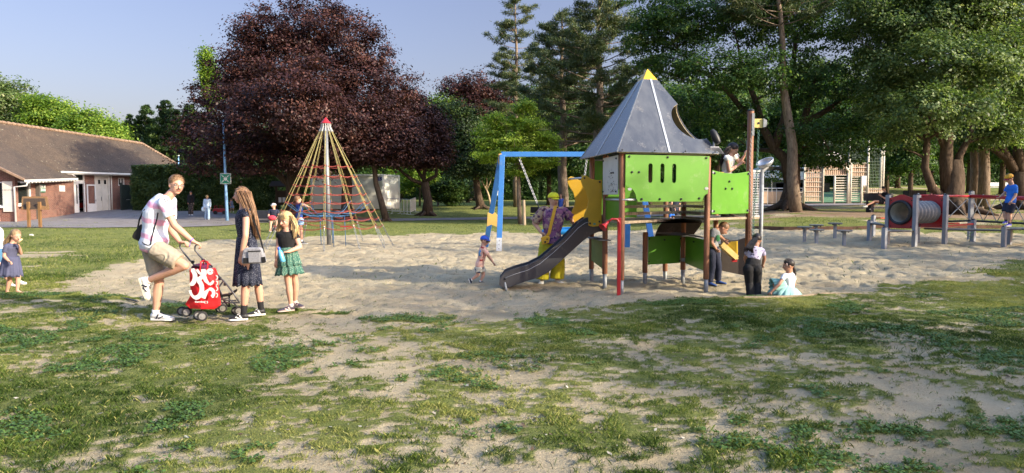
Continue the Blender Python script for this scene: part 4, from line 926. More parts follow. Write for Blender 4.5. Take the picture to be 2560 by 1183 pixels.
# hedges
def hedge(name, pts, h, w, label, n, lm=L_CYP, lsize=.14, top_px=None):
    base = [Vector((p.x, p.y, gz(p.x, p.y))) for p in pts]; t = thing(name, base[0], label, 'hedge')
    mb = MB(); rings = []
    for i, p in enumerate(base):
        a = base[max(i-1, 0)]; b = base[min(i+1, len(base)-1)]; dv = (b-a); dv.z = 0; dv.normalize(); s = Vector((-dv.y, dv.x, 0))*w*.45; H = Vector((0, 0, h-.12)); Z = Vector((0, 0, -.1))
        rings.append([p-s+Z, p+s+Z, p+s+H, p-s+H])
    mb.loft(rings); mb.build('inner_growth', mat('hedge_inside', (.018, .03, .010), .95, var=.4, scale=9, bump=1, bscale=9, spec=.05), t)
    L = [0]; 
    for i in range(1, len(base)): L.append(L[-1]+(base[i]-base[i-1]).length)
    s = RNG.random(n)*L[-1]; bx = np.interp(s, L, [p.x for p in base]); by = np.interp(s, L, [p.y for p in base]); bz = np.interp(s, L, [p.z for p in base])
    k = np.clip(np.searchsorted(L, s)-1, 0, len(base)-2); dx = np.array([(base[i+1]-base[i]).normalized()[:2] for i in range(len(base)-1)])[k]
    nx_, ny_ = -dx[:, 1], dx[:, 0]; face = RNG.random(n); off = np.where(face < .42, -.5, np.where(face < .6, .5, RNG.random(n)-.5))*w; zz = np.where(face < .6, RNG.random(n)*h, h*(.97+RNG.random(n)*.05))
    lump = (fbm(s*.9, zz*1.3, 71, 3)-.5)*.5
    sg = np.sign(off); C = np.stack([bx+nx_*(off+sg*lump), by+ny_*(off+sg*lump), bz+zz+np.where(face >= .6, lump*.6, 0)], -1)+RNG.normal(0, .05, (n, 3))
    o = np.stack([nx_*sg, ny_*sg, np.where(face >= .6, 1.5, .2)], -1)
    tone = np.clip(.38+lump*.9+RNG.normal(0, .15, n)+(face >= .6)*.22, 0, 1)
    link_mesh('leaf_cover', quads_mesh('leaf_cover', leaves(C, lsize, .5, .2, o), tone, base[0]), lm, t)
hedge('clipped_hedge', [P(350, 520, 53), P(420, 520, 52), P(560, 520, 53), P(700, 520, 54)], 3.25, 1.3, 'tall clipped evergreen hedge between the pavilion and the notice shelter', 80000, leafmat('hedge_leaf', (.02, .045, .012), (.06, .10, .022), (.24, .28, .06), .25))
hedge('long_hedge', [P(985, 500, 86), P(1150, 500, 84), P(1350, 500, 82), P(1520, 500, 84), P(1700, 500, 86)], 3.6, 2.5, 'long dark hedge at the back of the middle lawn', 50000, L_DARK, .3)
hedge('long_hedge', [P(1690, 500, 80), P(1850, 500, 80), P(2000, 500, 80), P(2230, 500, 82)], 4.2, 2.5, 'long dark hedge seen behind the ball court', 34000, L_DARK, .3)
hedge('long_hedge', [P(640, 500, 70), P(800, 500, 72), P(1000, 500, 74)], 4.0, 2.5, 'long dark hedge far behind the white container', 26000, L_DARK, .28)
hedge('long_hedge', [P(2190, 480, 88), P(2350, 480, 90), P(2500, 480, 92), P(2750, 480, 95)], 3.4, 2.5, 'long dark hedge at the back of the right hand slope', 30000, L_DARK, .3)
def bush(d, px, py, rx, ry, label, lm, name='bush', n=90, per=60):
    c = P(px, py, d); b = Vector((c.x, c.y, gz(c.x, c.y))); t = thing(name, b, label, 'bush'); k = d/F
    mb = MB()
    for _ in range(7): mb.tube([b, c+Vector((random.uniform(-1, 1)*rx*k, random.uniform(-1, 1)*rx*k*.7, random.uniform(-.3, .6)*ry*k))], [.05, .01], 4)
    mb.build('stems', BARK, t, smooth=True)
    C, o, tn, _ = clump_crown([(c, (rx*k, rx*k*.8, ry*k))], n, per, .45, .2, .3, .6); link_mesh('foliage', quads_mesh('foliage', leaves(C, .2), tn, b), lm, t)
bush(60, 1125, 478, 52, 36, 'rounded conifer shrub on the lawn right of the forked maple', L_CYP, n=260)
bush(64, 610, 438, 60, 10, 'sunlit bush peeping over the clipped hedge', L_BRIGHT, n=160)
bush(72, 1000, 440, 50, 40, 'yellow green shrub behind the container', L_BRIGHT, n=200)
bush(26, 2300, -100, 1, 1, None, L_DARK) if False else None
# ---------------------------------------------------------------- shared paints
WOODP = mat('oiled_wood_post', (.16, .062, .028), .55, var=.35, scale=3, stretch=(6, 6, .5), bump=.25, bscale=30, col2=(.24, .10, .045))
WOODG = mat('weathered_wood', (.33, .26, .18), .85, var=.25, scale=4, stretch=(6, 6, .7), bump=.4, bscale=30)
GRN = mat('green_panel', (.080, .235, .014), .42, var=.10, scale=1.6, spec=.4, wear=0.35); GRNO = mat('faded_green_panel', (.15, .21, .05), .6, var=.12, scale=4)
YEL = mat('yellow_panel', (.46, .27, .02), .45, var=.06, scale=3, wear=0.25); YELP = mat('pale_yellow_panel', (.62, .50, .16), .5, var=.08, scale=3)
ROOFM = mat('slate_grey_panel', (.045, .052, .078), .25, 0, var=.25, scale=3.2, stretch=(1, 1, .16), spec=.6, col2=(.075, .078, .085), wear=0.4)
ALU = mat('aluminium', (.46, .47, .49), .4, .5, var=.06); GALV = mat('galvanised', (.25, .265, .275), .55, .4, var=.2, scale=14)
DKB = mat('brown_black_panel', (.045, .036, .031), .5, var=.12, scale=3, wear=0.25); SLD = mat('anthracite_panel', (.028, .030, .037), .45, var=.1, scale=2, wear=0.3)
RED = mat('red_paint', (.36, .016, .02), .35, var=.06, scale=3, spec=.5, wear=0.25); BLUE = mat('blue_paint', (.04, .17, .46), .45, var=.08, scale=3, spec=.4, wear=0.3)
WHP = mat('white_speckled_panel', (.50, .49, .45), .5, var=.05); BOLT = BLK
GREYP = mat('grey_post_paint', (.24, .255, .28), .5, var=.08, scale=3, wear=0.3); DECKM = mat('grey_deck_plate', (.17, .17, .165), .7, var=.15, scale=8, bump=.3, bscale=120)
def V3(x, y, z): return Vector((x, y, z))
def bolts(par, pts, nrm, r=.018, name='bolt'):
    n = Vector(nrm).normalized()
    for p in pts:
        mb = MB(); p = Vector(p); mb.tube([p, p+n*.012, p+n*.02], [r, r, r*.6], 10); mb.build(name, BOLT, par, smooth=False)
def arc(c, r, a0, a1, n, ax, ay): return [Vector(c)+Vector(ax)*(r*math.cos(a0+(a1-a0)*k/n))+Vector(ay)*(r*math.sin(a0+(a1-a0)*k/n)) for k in range(n+1)]
# ---------------------------------------------------------------- play tower
PA, PB, PG_, PD = V3(1.72, 10.9, 0), V3(3.18, 11.35, 0), V3(2.86, 12.95, 0), V3(1.46, 12.75, 0)
PC = V3(1.60, 11.95, 0); PE, PF = V3(2.36, 12.3, 0), V3(3.07, 12.45, 0); PH, PJ = V3(4.10, 12.05, 0), V3(3.78, 12.9, 0)
tw = thing('play_tower', V3(2.4, 12, gz(2.4, 12)), 'green play tower with a pointed dark grey roof and yellow tip', 'play tower')
DZ = 1.14
def post(p, z0, z1, par, nm='post', r=.047, m=None, foot=True):
    mb = MB(); mb.tube([zv(p, z0), zv(p, z1-.015), zv(p, z1)], [r, r, r*.8], 14); o = mb.build(nm, m or WOODP, par, smooth=False, autos=True)
    if foot:
        f = MB(); g = gz(p[0], p[1]); f.tube([zv(p, g-.1), V3(p[0]+.005, p[1], g+.08), zv(p, z0+.02)], [.036, .036, .038], 10); f.build('steel_foot', GALV, o, smooth=True)
    return o
for p, z0, z1 in ((PA, .24, 2.25), (PB, .20, 2.25), (PC, .22, 2.25), (PD, .22, 2.25), (PG_, .16, 2.25), (PF, .24, 1.5), (PE, .20, .92), (PJ, .2, 1.9)): post(p, z0, z1, tw)
post(PH, .25, 3.02, tw, r=.055)
cp = MB(); cp.ball(zv(PH, 3.02), (.058, .058, .03)); cp.build('post_cap', BLK, tw, smooth=True)
dAB = (PB-PA).normalized(); nAB = V3(dAB.y, -dAB.x, 0); dAC = (PD-PA).normalized(); nAC = V3(-dAC.y, dAC.x, 0)
if nAC.x > 0: nAC = -nAC
# decks
dk = MB()
dk.prism([zv(q, DZ) for q in (PA+V3(.03, .1, 0), PF+V3(0, -.08, 0), PB+V3(-.03, .06, 0), PG_, PD)], (0, 0, .035)); dk.build('deck', WOODG, tw)
dk = MB(); dk.prism([zv(q, DZ+.04) for q in (PB+V3(.04, .02, 0), PH+V3(-.04, -.03, 0), PH+V3(.22, .1, 0), PJ+V3(.15, .1, 0), PG_+V3(.1, 0, 0))], (0, 0, .035)); dk.build('deck', WOODG, tw)
# deck edge beams and the grey slats seen under the front panel
for z, y_ in ((1.14, .05), (1.27, .3), (1.38, .5)):
    for a, b in ((PA+V3(.0, y_, 0), PF+V3(0, .02, 0)), (PF+V3(.02, .02, 0), PB+V3(-.02, y_*.6, 0))):
        s = MB(); s.beam(zv(a, z), zv(b, z), .09, .045); s.build('deck_slat', WOODG, tw)
# front panel A-B with three slots
def slotpanel(par):
    z0, z1 = 1.47, 2.20; L = (PB-PA).length; o = PA+nAB*.055
    def at(s, z): return o+dAB*s+V3(0, 0, z)
    xs = [.45, .66, .87]; mb = MB(); w = .036; n = 8
    outer = [at(.02, z1), at(.02, z0+.24)]+[at(.02+.19*math.sin(t), z0+.03+.21*math.cos(t)) for t in np.linspace(.2, 1.45, 6)]+[at(.24, z0), at(L-.15, z0)]+[at(L-.02-.11*math.cos(t), z0+.02+.11*math.sin(t)) for t in np.linspace(.1, 1.4, 5)]+[at(L-.02, z1)]
    # build as curve-filled face with holes through bmesh
    bm = bmesh.new(); loops = []
    def addloop(pts):
        vs = [bm.verts.new(p) for p in pts]; return [bm.edges.new((vs[i], vs[(i+1) % len(vs)])) for i in range(len(vs))]
    es = addloop(outer)
    for x in xs:
        pts = [at(x+.0+w*math.cos(t), 1.95+.085+w*math.sin(t)) for t in np.linspace(0, math.pi, n)]+[at(x+w*math.cos(t), 1.95-.15+w*math.sin(t)) for t in np.linspace(math.pi, 2*math.pi, n)]
        es += addloop(pts)
    bmesh.ops.triangle_fill(bm, use_beauty=True, use_dissolve=False, edges=es, normal=nAB)
    r = bmesh.ops.extrude_face_region(bm, geom=list(bm.faces)); bmesh.ops.translate(bm, vec=nAB*.022, verts=[v for v in r['geom'] if isinstance(v, bmesh.types.BMVert)])
    bmesh.ops.recalc_face_normals(bm, faces=bm.faces); bm.transform(Matrix.Translation(-ORG[par.name]))
    me = bpy.data.meshes.new('front_panel'); bm.to_mesh(me); bm.free(); p = link_mesh('front_panel', me, GRN, par); p['label'] = 'bright green front panel with three upright slots'
    bolts(p, [at(s, z) for s, z in ((.13, 1.93), (.25, 1.93), (.08, 2.17), (L-.35, 2.17), (.3, 1.51), (.62, 1.51), (1.0, 1.51), (L-.2, 1.52), (.09, 1.66), (L-.06, 1.66))] and [at(s, z)+nAB*.022 for s, z in ((.13, 1.93), (.25, 1.93), (.08, 2.17), (.75, 2.17), (L-.08, 2.17), (.3, 1.51), (.62, 1.51), (1.0, 1.51), (L-.2, 1.52))], nAB)
    for s, z in ((.09, 1.665), (L-.07, 1.68)):
        b = MB(); q = at(s, z)+nAB*.026; b.prism(arc(q, .022, 0, 2*math.pi*.95, 12, dAB*1.6, V3(0, 0, 1)), nAB*.008); b.build('bracket', GALV, p)
slotpanel(tw)
def flat(poly, off, m, nm, par, label=None, bev=.006):
    mb = MB(); mb.prism(poly, off); o = mb.build(nm, m, par, bevel=bev)
    if label: o['label'] = label
    return o
o1 = PA+nAC*.05; dCA = (PC-PA).normalized(); LC = (PC-PA).length
wp = flat([o1+dCA*s+V3(0, 0, z) for s, z in ((.06, 2.2), (LC-.05, 2.2), (LC-.05, 1.58), (.06, 1.58))], nAC*.02, WHP, 'white_panel', tw, 'white side panel peppered with small black holes')
hb = MB()
for _ in range(55):
    s = random.gauss(.42, .12); z = 1.62+abs(random.gauss(0, .17)); 
    if .1 < s < LC-.1 and z < 2.1: q = o1+dCA*s+V3(0, 0, z)+nAC*.011; hb.box(q, (.006, .012, .012))
hb.build('holes', BLK, wp)
bolts(wp, [o1+dCA*s+V3(0, 0, z)+nAC*.01 for s, z in ((.12, 2.15), (LC-.1, 2.15), (.12, 1.63), (LC-.1, 1.63), (.3, 1.93), (.42, 1.93))], nAC, .016)
# back and inner green walls
flat([zv(PG_, 1.16)+V3(-.55, -.05, 0), zv(PD, 1.16)+V3(.05, 0, 0), zv(PD, 2.2)+V3(.05, 0, 0), zv(PG_, 2.2)+V3(-.55, -.05, 0)], V3(.0, .02, 0), GRN, 'back_panel', tw)
flat([zv(PC, 1.16)+V3(0, .05, 0), zv(PA, 1.16)+V3(-.0, .07, 0), zv(PA, 1.55)+V3(0, .07, 0), zv(PC, 1.55)+V3(0, .05, 0)], V3(.02, 0, 0), GRN, 'side_panel', tw)
rl = MB(); rl.tube([PA+nAB*.03+V3(0, 0, 1.50)-dAB*.02, PA+nAB*.03+dAB*.22+V3(0, 0, 1.50)], .018, 8); rl.tube([PC+V3(0, 0, 1.5), PA+V3(-.02, 0, 1.5)], .018, 8); rl.build('hand_rail', ALU, tw, smooth=True)
# roof: four sided pyramid, notch in the front right
cen = (PA+PB+PG_+PD)/4; ov = 1.13
R_ = [cen+(q-cen)*ov for q in (PA, PB, PG_, PD)]; R_ = [zv(q, 2.235) for q in R_]; R_[3] = R_[3]+V3(-.09, .06, 0); R_[0] = R_[0]+V3(-.03, -.03, 0); R_[1] = R_[1]+V3(.04, 0, 0); AP = zv(cen, 3.72)
kt = .86
T_ = [q.lerp(AP, kt) for q in R_]
YB = mat('beige_underside', (.36, .30, .20), .6)
def rface(a, b, notch=None, nm='roof_panel', m=ROOFM, th=.018, lab=None):
    A_, B_ = R_[a], R_[b]; TA, TB = T_[a], T_[b]; n = (B_-A_).cross(TA-A_).normalized()
    if notch == 'right':   # notch bites the B side edge
        f0, f1 = .20, .66; e0 = B_.lerp(TB, f0); e1 = B_.lerp(TB, f1); mid = (e0+e1)/2; r = (e1-e0).length/2; ed = (e1-e0).normalized(); inn = (A_-B_); inn = (inn-ed*inn.dot(ed)).normalized()
        poly = [A_, B_, e0+ed*(-.0)]+[mid+ed*(-math.cos(t)*r)+inn*(math.sin(t)*r*.9) for t in np.linspace(.12, math.pi-.05, 14)]+[e1, TB, TA]
    elif notch == 'left':
        f0, f1 = .20, .66; e0 = A_.lerp(TA, f0); e1 = A_.lerp(TA, f1); mid = (e0+e1)/2; r = (e1-e0).length/2; ed = (e1-e0).normalized(); inn = (B_-A_); inn = (inn-ed*inn.dot(ed)).normalized()
        poly = [A_, B_, TB, TA, e1]+[mid+ed*(math.cos(t)*r)+inn*(math.sin(t)*r*.8) for t in np.linspace(.05, math.pi-.12, 14)]+[e0]
    else: poly = [A_, B_, TB, TA]
    if a in (0, 1): flat([q-n*.02 for q in poly], n*.012, YB, 'roof_lining', tw, None, 0)
    return flat(poly, n*th, m, nm, tw, lab, .003)
rface(0, 1, 'right', lab='front roof slope with a round bite out of its right edge'); rface(1, 2, 'left'); rface(2, 3); rface(3, 0)
n_ = (R_[1]-R_[2]).cross(T_[2]-R_[2]).normalized()
tip = MB(); tip.loft([[q.lerp(AP, .0)+(q-zv(cen, q.z))*.06 for q in T_], [AP+(q-AP)*.03 for q in T_]]); tip.build('roof_tip', mat('roof_yellow', (.55, .34, .02), .4, var=.06), tw)
for a, b in ((3, 0), (0, 1)):
    lo = R_[a].lerp(R_[b], .5); hi = T_[a].lerp(T_[b], .5); n = (R_[b]-R_[a]).cross(T_[a]-R_[a]).normalized(); s = MB(); s.beam(lo+n*.014, hi+n*.014, .035, .012, n); s.build('roof_batten', ALU, tw)
for a in (0, 3): s = MB(); s.beam(R_[a]+V3(-.005, -.005, 0), T_[a]+V3(-.005, -.005, 0), .018, .018); s.build('roof_hip', GALV, tw)
bolts(tw, [R_[0]+(R_[1]-R_[0])*f+V3(0, 0, .03)+nAB*.02 for f in (.04, .35, .65, .95)], nAB, .012)
lp = flat([R_[1]+V3(-.3, -.02, .1), R_[1]+V3(.02, .02, .1), R_[1]+V3(.1, .05, 0), R_[1]+V3(-.3, -.03, 0)], V3(.02, .02, 0), ROOFM, 'roof_lip', tw)
sp = MB(); q = R_[1]+V3(-.07, .05, .12); sp.tube([q, q+V3(0, 0, .12)], .018, 6); sp.box(q+V3(0, 0, -.01), (.14, .1, .02)); lpst = sp.build('scope_mount', ALU, tw)
sp = MB(); sp.tube([q+V3(.06, -.03, .06), q+V3(.03, -.02, .12), q+V3(-.01, 0, .22), q+V3(-.04, 0, .27)], [.045, .062, .055, .03], 12); sp.tube([q+V3(.063, -.033, .057), q+V3(.068, -.036, .05)], [.05, .05], 12); s_ = sp.build('play_telescope', BLK, tw, smooth=False, autos=True); 
# yellow slide-entry wings at C-D
wdir = V3(-1, -.12, 0).normalized()
def wing(base, nm, sc=1, s0=0):
    pts = [(0, 1.05), (.16*sc, 1.03), (.30*sc, 1.06), (.345*sc, 1.13), (.33*sc, 1.25), (.27*sc, 1.38), (.255*sc, 1.48), (.29*sc, 1.62), (.37*sc, 1.74), (.40*sc, 1.82), (.385*sc, 1.88), (.34*sc, 1.915), (.28*sc, 1.90), (.20*sc, 1.85), (.1*sc, 1.83), (0, 1.835)]
    o = flat([base+wdir*s+V3(0, 0, z) for s, z in pts], V3(wdir.y, -wdir.x, 0)*.02, YEL, nm, tw, None, .008)
    bolts(o, [base+wdir*s+V3(0, -.012, z) for s, z in ((.33*sc, 1.865), (.22*sc, 1.09), (.04, 1.80), (.04, 1.12))], (0, -1, 0), .017); return o
wing(PC+V3(-.06, .0, 0), 'yellow_wing', .93); wing(PD+V3(-.06, -.1, 0), 'yellow_wing', 1.02)
gr = MB(); gr.tube([PC+wdir*.4+V3(-.0, .0, 1.865), PD+wdir*.42+V3(0, -.1, 1.865)], .018, 8); gr.build('grab_bar', ALU, tw, smooth=True)
# slide
sl = thing('slide', V3(.4, 11.7, gz(.4, 11.7)), 'curved anthracite slide running down left from the play tower', 'slide')
def sd(px): return 12.02-.62*(1514-px)/290
def spt(px, py, off=0): d0 = sd(px); q = P(px, py, d0); return V3(q.x, d0+off, q.z)
T1 = [(1249, 697), (1262, 680), (1285, 671), (1320, 661), (1350, 646), (1385, 617), (1418, 586), (1445, 557), (1462, 545), (1485, 539), (1514, 537)]
B1 = [(1514, 578), (1496, 580), (1478, 587), (1458, 602), (1430, 627), (1400, 655), (1372, 680), (1345, 695), (1315, 703), (1290, 712), (1272, 719), (1256, 720), (1248, 711)]
for off in (0, .45): flat([spt(px, py, off) for px, py in T1+B1], (0, .03, 0), SLD, 'side_board', sl, None, .006)
bed = MB(); bed.loft([[spt(px, py, y) for y in (.016, .22, .434)] for px, py in [(1258, 712), (1251, 706), (1253, 698), (1266, 694), (1290, 691), (1320, 683), (1350, 668), (1385, 641), (1418, 609), (1445, 583), (1465, 569), (1490, 562), (1514, 560)]], cap=False, close=False)
be = bed.build('slide_bed', mat('polished_steel', (.55, .57, .60), .22, 1, var=.05), sl, smooth=True); so = be.modifiers.new('s', 'SOLIDIFY'); so.thickness = .006
rl = MB(); rl.tube([spt(px, py+7, -.018) for px, py in [(1262, 688), (1285, 679), (1320, 668), (1350, 652), (1385, 623), (1418, 592), (1445, 563), (1462, 551), (1485, 545)]], .0035, 5); rl.build('side_trim', ALU, sl, smooth=True)
lb = MB(); lb.box(spt(1478, 560, -.018), (.15, .006, .035)); lb.build('maker_plate', mat('plate_green', (.10, .25, .16), .4), sl)
for x, off in ((1262, .0), (1262, .44)):
    g = MB(); a = spt(x, 706, off); q = V3(a.x+.05, a.y, gz(a.x, a.y)-.1); g.tube([a, q], .02, 8); g.build('support_leg', GALV, sl, smooth=True)
bolts(sl, [spt(1263, 697, -.017)], (0, -1, 0), .02)
# stool-like shelf left under the tower
sf = flat([zv(PC, .80)+V3(.1, -.05, 0), zv(PC, .80)+V3(-.1, -.06, 0), zv(PD, .80)+V3(-.1, .03, 0), zv(PD, .80)+V3(.1, .05, 0)], (0, 0, .02), DECKM, 'counter_shelf', tw)
flat([zv(PC, .28)+V3(0, .05, 0), zv(PD, .38)+V3(0, -.05, 0), zv(PD, .78)+V3(0, -.05, 0), zv(PC, .78)+V3(0, .05, 0)], (.02, 0, 0), GRNO, 'lower_panel', tw, 'faded olive green panel under the side counter')
# green low panels E-F-B
p = flat([zv(PE, .34)+V3(.05, 0, 0), zv(PF, .36)+V3(-.05, 0, 0), zv(PF, .86)+V3(-.05, 0, 0), zv(PE, .84)+V3(.05, 0, 0)], (.0, .02, 0), GRN, 'lower_panel', tw); bolts(p, [PE.lerp(PF, f)+V3(0, -.012, z) for f, z in ((.1, .8), (.5, .78), (.92, .8), (.1, .4), (.9, .4))], (0, -1, 0), .016)
p = flat([zv(PF, .36)+V3(.03, -.05, 0), zv(PB, .33)+V3(-.02, .06, 0), zv(PB, .84)+V3(-.02, .06, 0), zv(PF, .86)+V3(.03, -.05, 0)], (.02, .01, 0), GRN, 'lower_panel', tw); bolts(p, [PF.lerp(PB, .5)+V3(-.012, -.01, .78)], (-.8, -.6, 0), .016)
for z in (.86, .42): b = MB(); b.box(zv(PF, z)+V3(0, -.045, 0), (.08, .03, .06)); b.build('bracket', GALV, tw)
tb = MB(); tb.prism([zv(PE, .90)+V3(.2, .1, 0), zv(PF, .90)+V3(0, .02, 0), zv(PB, .88)+V3(-.03, .1, 0), zv(PG_, .88)], (0, 0, .02)); tb.build('counter_shelf', DECKM, tw)
# dark curved panel under the deck (climb plate)
DP = [(1622, 618), (1628, 606), (1638, 590), (1645, 570), (1652, 560), (1660, 556), (1755, 556), (1750, 567), (1736, 585), (1729, 603), (1722, 618)]
flat([V3((px-CX)/F*12.75, 12.75, P(px, py, 12.75).z) for px, py in DP], (0, .025, 0), DKB, 'climbing_plate', tw, None, .004)
flat([V3((px-CX)/F*12.6, 12.6, P(px, py, 12.6).z) for px, py in ((1665, 500), (1700, 500), (1700, 520), (1665, 520))], (0, .02, 0), DKB, 'inner_panel', tw) if False else None
# right hand green railing B-H
dBH = (PH-PB).normalized(); nBH = V3(dBH.y, -dBH.x, 0); LB = (PH-PB).length; o2 = PB+nBH*.03
pts = [(.07, 1.26), (.07, 1.98)]+[(.07+(LB-.15)*f, 1.98-.045*math.sin(math.pi*f)) for f in np.linspace(.1, .9, 9)]+[(LB-.07, 1.98), (LB-.07, 1.26)]
p = flat([o2+dBH*s+V3(0, 0, z) for s, z in pts], nBH*.02, GRN, 'railing_panel', tw, 'green railing panel in front of the lookout platform')
bolts(p, [o2+dBH*s+V3(0, 0, z)+nBH*.012 for s, z in ((.52, 1.80), (.42, 1.68), (.60, 1.68), (.12, 1.93), (LB-.11, 1.94), (.12, 1.31), (LB-.11, 1.31))], nBH, .019)
for s, z in ((.09, 1.94), (LB-.1, 1.94), (.09, 1.31), (LB-.1, 1.31)):
    b = MB(); q = o2+dBH*s+V3(0, 0, z)+nBH*.014; b.prism(arc(q, .021, 0, 5.9, 10, dBH*1.5, V3(0, 0, 1)), nBH*.006); b.build('bracket', GALV, p)
# dark boat shaped panel at lower right
DQ = [(1803, 585), (1812, 594), (1828, 601), (1846, 600), (1862, 595), (1868, 596), (1868, 690), (1850, 686), (1812, 678), (1806, 676)]
flat([V3((px-CX)/F*12.5, 12.5, P(px, py, 12.5).z) for px, py in DQ], (.0, .03, 0), DKB, 'boat_panel', tw, None, .004)
YB_ = V3(3.72, 12.28, .72)
cb = MB(); Y0 = [(1800, 612), (1815, 604), (1832, 603), (1845, 606), (1846, 646), (1838, 643), (1822, 630)]
flat([V3((px-CX)/F*12.2, 12.2, P(px, py, 12.2).z) for px, py in ((1816, 614), (1828, 604), (1845, 603), (1846, 646), (1838, 640))], (.0, .02, 0), mat('sand_yellow', (.72, .48, .03), .45), 'chute_side', tw)
ch = MB(); a = V3((1801-CX)/F*12.1, 12.1, P(0, 612, 12.1).z); b = V3((1842-CX)/F*12.1, 12.15, P(0, 647, 12.1).z); ch.beam(a, b, .22, .03); ch.beam(a+V3(0, -.11, .02), b+V3(0, -.11, .02), .02, .09); ch.build('sand_chute', mat('chute_tan', (.50, .36, .12), .6), tw)
rb = MB(); rb.box(b+V3(-.03, -.02, -.03), (.09, .1, .05)); rb.build('chute_mouth', RED, tw)
# net wall and tube post right of the lookout
tp_ = V3(4.42, 12.35, 0); s = MB(); s.tube([zv(tp_, gz(4.42, 12.35)-.1), zv(tp_, 2.02)], .036, 12); s.build('tube_post', GALV, tw, smooth=True)
fm = MB(); fa = V3(4.17, 12.3, 0)
for z in (1.20, 2.0): fm.beam(zv(fa, z), zv(tp_, z), .03, .03)
fm.beam(zv(fa, 1.2), zv(fa, 2.0), .02, .02)
for k in range(1, 18): z = 1.2+.8*k/18; fm.beam(zv(fa, z), zv(tp_, z), .006, .012)
for k in range(1, 6): q = fa.lerp(tp_, k/6); fm.beam(zv(q, 1.2), zv(q, 2.0), .006, .010, (0, 1, 0))
fm.build('mesh_guard', mat('light_grey_mesh', (.55, .56, .56), .5), tw)
wpz = MB(); q = V3(4.22, 12.5, 0); wpz.tube([zv(q, 1.0), zv(q, 2.55)], .03, 8); wpz.build('pale_pole', mat('peeling_birch', (.66, .62, .52), .7, var=.35, scale=16), tw, smooth=True)
# bowl
bw = thing('metal_bowl', tp_+V3(.02, -.02, 2.0), 'tilted grey metal bowl on top of the tube post', 'bowl'); mb = MB()
ax = V3(-.42, -.22, .8).normalized(); ux = ax.cross(V3(0, 1, 0)).normalized(); uy = ax.cross(ux); c = tp_+V3(.04, 0, 2.17); rings = []
for k in range(9): t = math.pi/2*k/8; rings.append([c+ax*(-.11*math.cos(t))+(ux*math.cos(w)+uy*math.sin(w))*(.155*math.sin(t)+.002) for w in np.linspace(0, 2*math.pi, 20, endpoint=False)])
for k in range(8, -1, -1): t = math.pi/2*k/8; rings.append([c+ax*(-.095*math.cos(t))+(ux*math.cos(w)+uy*math.sin(w))*(.138*math.sin(t)+.002) for w in np.linspace(0, 2*math.pi, 20, endpoint=False)])
mb.loft(rings); mb.build('bowl_shell', ALU, bw, smooth=True); mb = MB(); mb.tube([tp_+V3(0, 0, 1.99), c-ax*.1], [.03, .05], 10); mb.build('bracket', ALU, bw)
# bird box on the post
bb = thing('bird_box', zv(PH, 2.78), 'small pale yellow bird box fixed to the tall brown post', 'bird box')
mb = MB(); q = PH+V3(.11, -.05, 2.80); mb.box(q, (.15, .04, .15)); fb = mb.build('front_board', YELP, bb); h = MB(); h.tube([q+V3(.0, -.021, 0), q+V3(0, -.025, 0)], .02, 12); h.build('hole', BLK, fb)
mb = MB(); mb.prism([q+V3(.075, .02, .08), q+V3(.13, .02, .05), q+V3(.14, .02, -.01), q+V3(.12, .02, -.06), q+V3(.075, .02, -.075)], (0, .14, 0)); mb.build('side_board', GALV, bb)
mb = MB(); mb.box(PH+V3(.02, -.065, 2.78), (.045, .015, .38)); mb.build('mounting_strip', GALV, bb)
def chain(name, pts, r, m, par, step=.035):
    mb = MB(); pts = [Vector(p) for p in pts]; L = 0; k = 0
    for a, b in zip(pts[:-1], pts[1:]):
        n = max(1, int((b-a).length/step)); t = (b-a).normalized(); u = t.orthogonal().normalized(); v = t.cross(u)
        for i in range(n):
            c = a.lerp(b, (i+.5)/n); w = u if k % 2 else v; k += 1; h = step*.62
            mb.tube([c-t*h+w*0, c-t*h*.4+w*r*1.4, c+t*h*.4+w*r*1.4, c+t*h, c+t*h*.4-w*r*1.4, c-t*h*.4-w*r*1.4, c-t*h], r*.42, 4, cap=False)
    return mb.build(name, m, par, smooth=True)
ch1 = chain('chain', [PH+V3(-.0, -.07, 2.70), PH+V3(-.03, -.08, 2.2), PH+V3(.0, -.08, 1.4), PH+V3(.05, -.07, .75)], .011, GALV, None); tag(ch1, 'chain wound down the front of the tall post held by the girl', 'chain')
ch2 = chain('chain', [PH+V3(.12, -.05, 2.68), PH+V3(.11, -.03, 1.9), PH+V3(.07, -.04, 1.25), PH+V3(.06, -.04, .6)], .012, mat('green_steel', (.05, .14, .12), .5), None); tag(ch2, 'thin greenish chain hanging below the bird box', 'chain')
# red speaking tube
st = thing('speaking_tube', V3(1.66, 10.78, gz(1.66, 10.78)), 'red speaking tube on a red pole at the front corner post', 'speaking tube')
mb = MB(); bx = 1.665; by = 10.80; mb.beam(V3(bx, by, -.1), V3(bx, by, 1.22), .055, .055, (0, 1, 0)); mb.build('pole', RED, st, bevel=.006)
mb = MB(); zt = 1.2; mb.tube([V3(bx+.0, by-.01, zt-.25), V3(bx, by-.02, zt-.06), V3(bx-.04, by-.03, zt), V3(bx-.12, by-.04, zt+.005), V3(bx-.18, by-.05, zt-.04)], .018, 8); mb.build('bent_pipe', RED, st, smooth=True)
mb = MB(); a = V3(bx-.18, by-.05, zt-.04); t = V3(-.62, -.35, -.6).normalized(); ux = t.orthogonal().normalized(); uy = t.cross(ux); rings = []
for s_, r_ in ((0, .018), (.04, .022), (.08, .034), (.115, .055), (.135, .075)): rings.append([a+t*s_+(ux*math.cos(w)+uy*math.sin(w))*r_ for w in np.linspace(0, 6.283, 18, endpoint=False)])
for s_, r_ in ((.13, .069), (.10, .04), (.06, .02)): rings.append([a+t*s_+(ux*math.cos(w)+uy*math.sin(w))*r_ for w in np.linspace(0, 6.283, 18, endpoint=False)])
mb.loft(rings); mb.build('horn', RED, st, smooth=True)
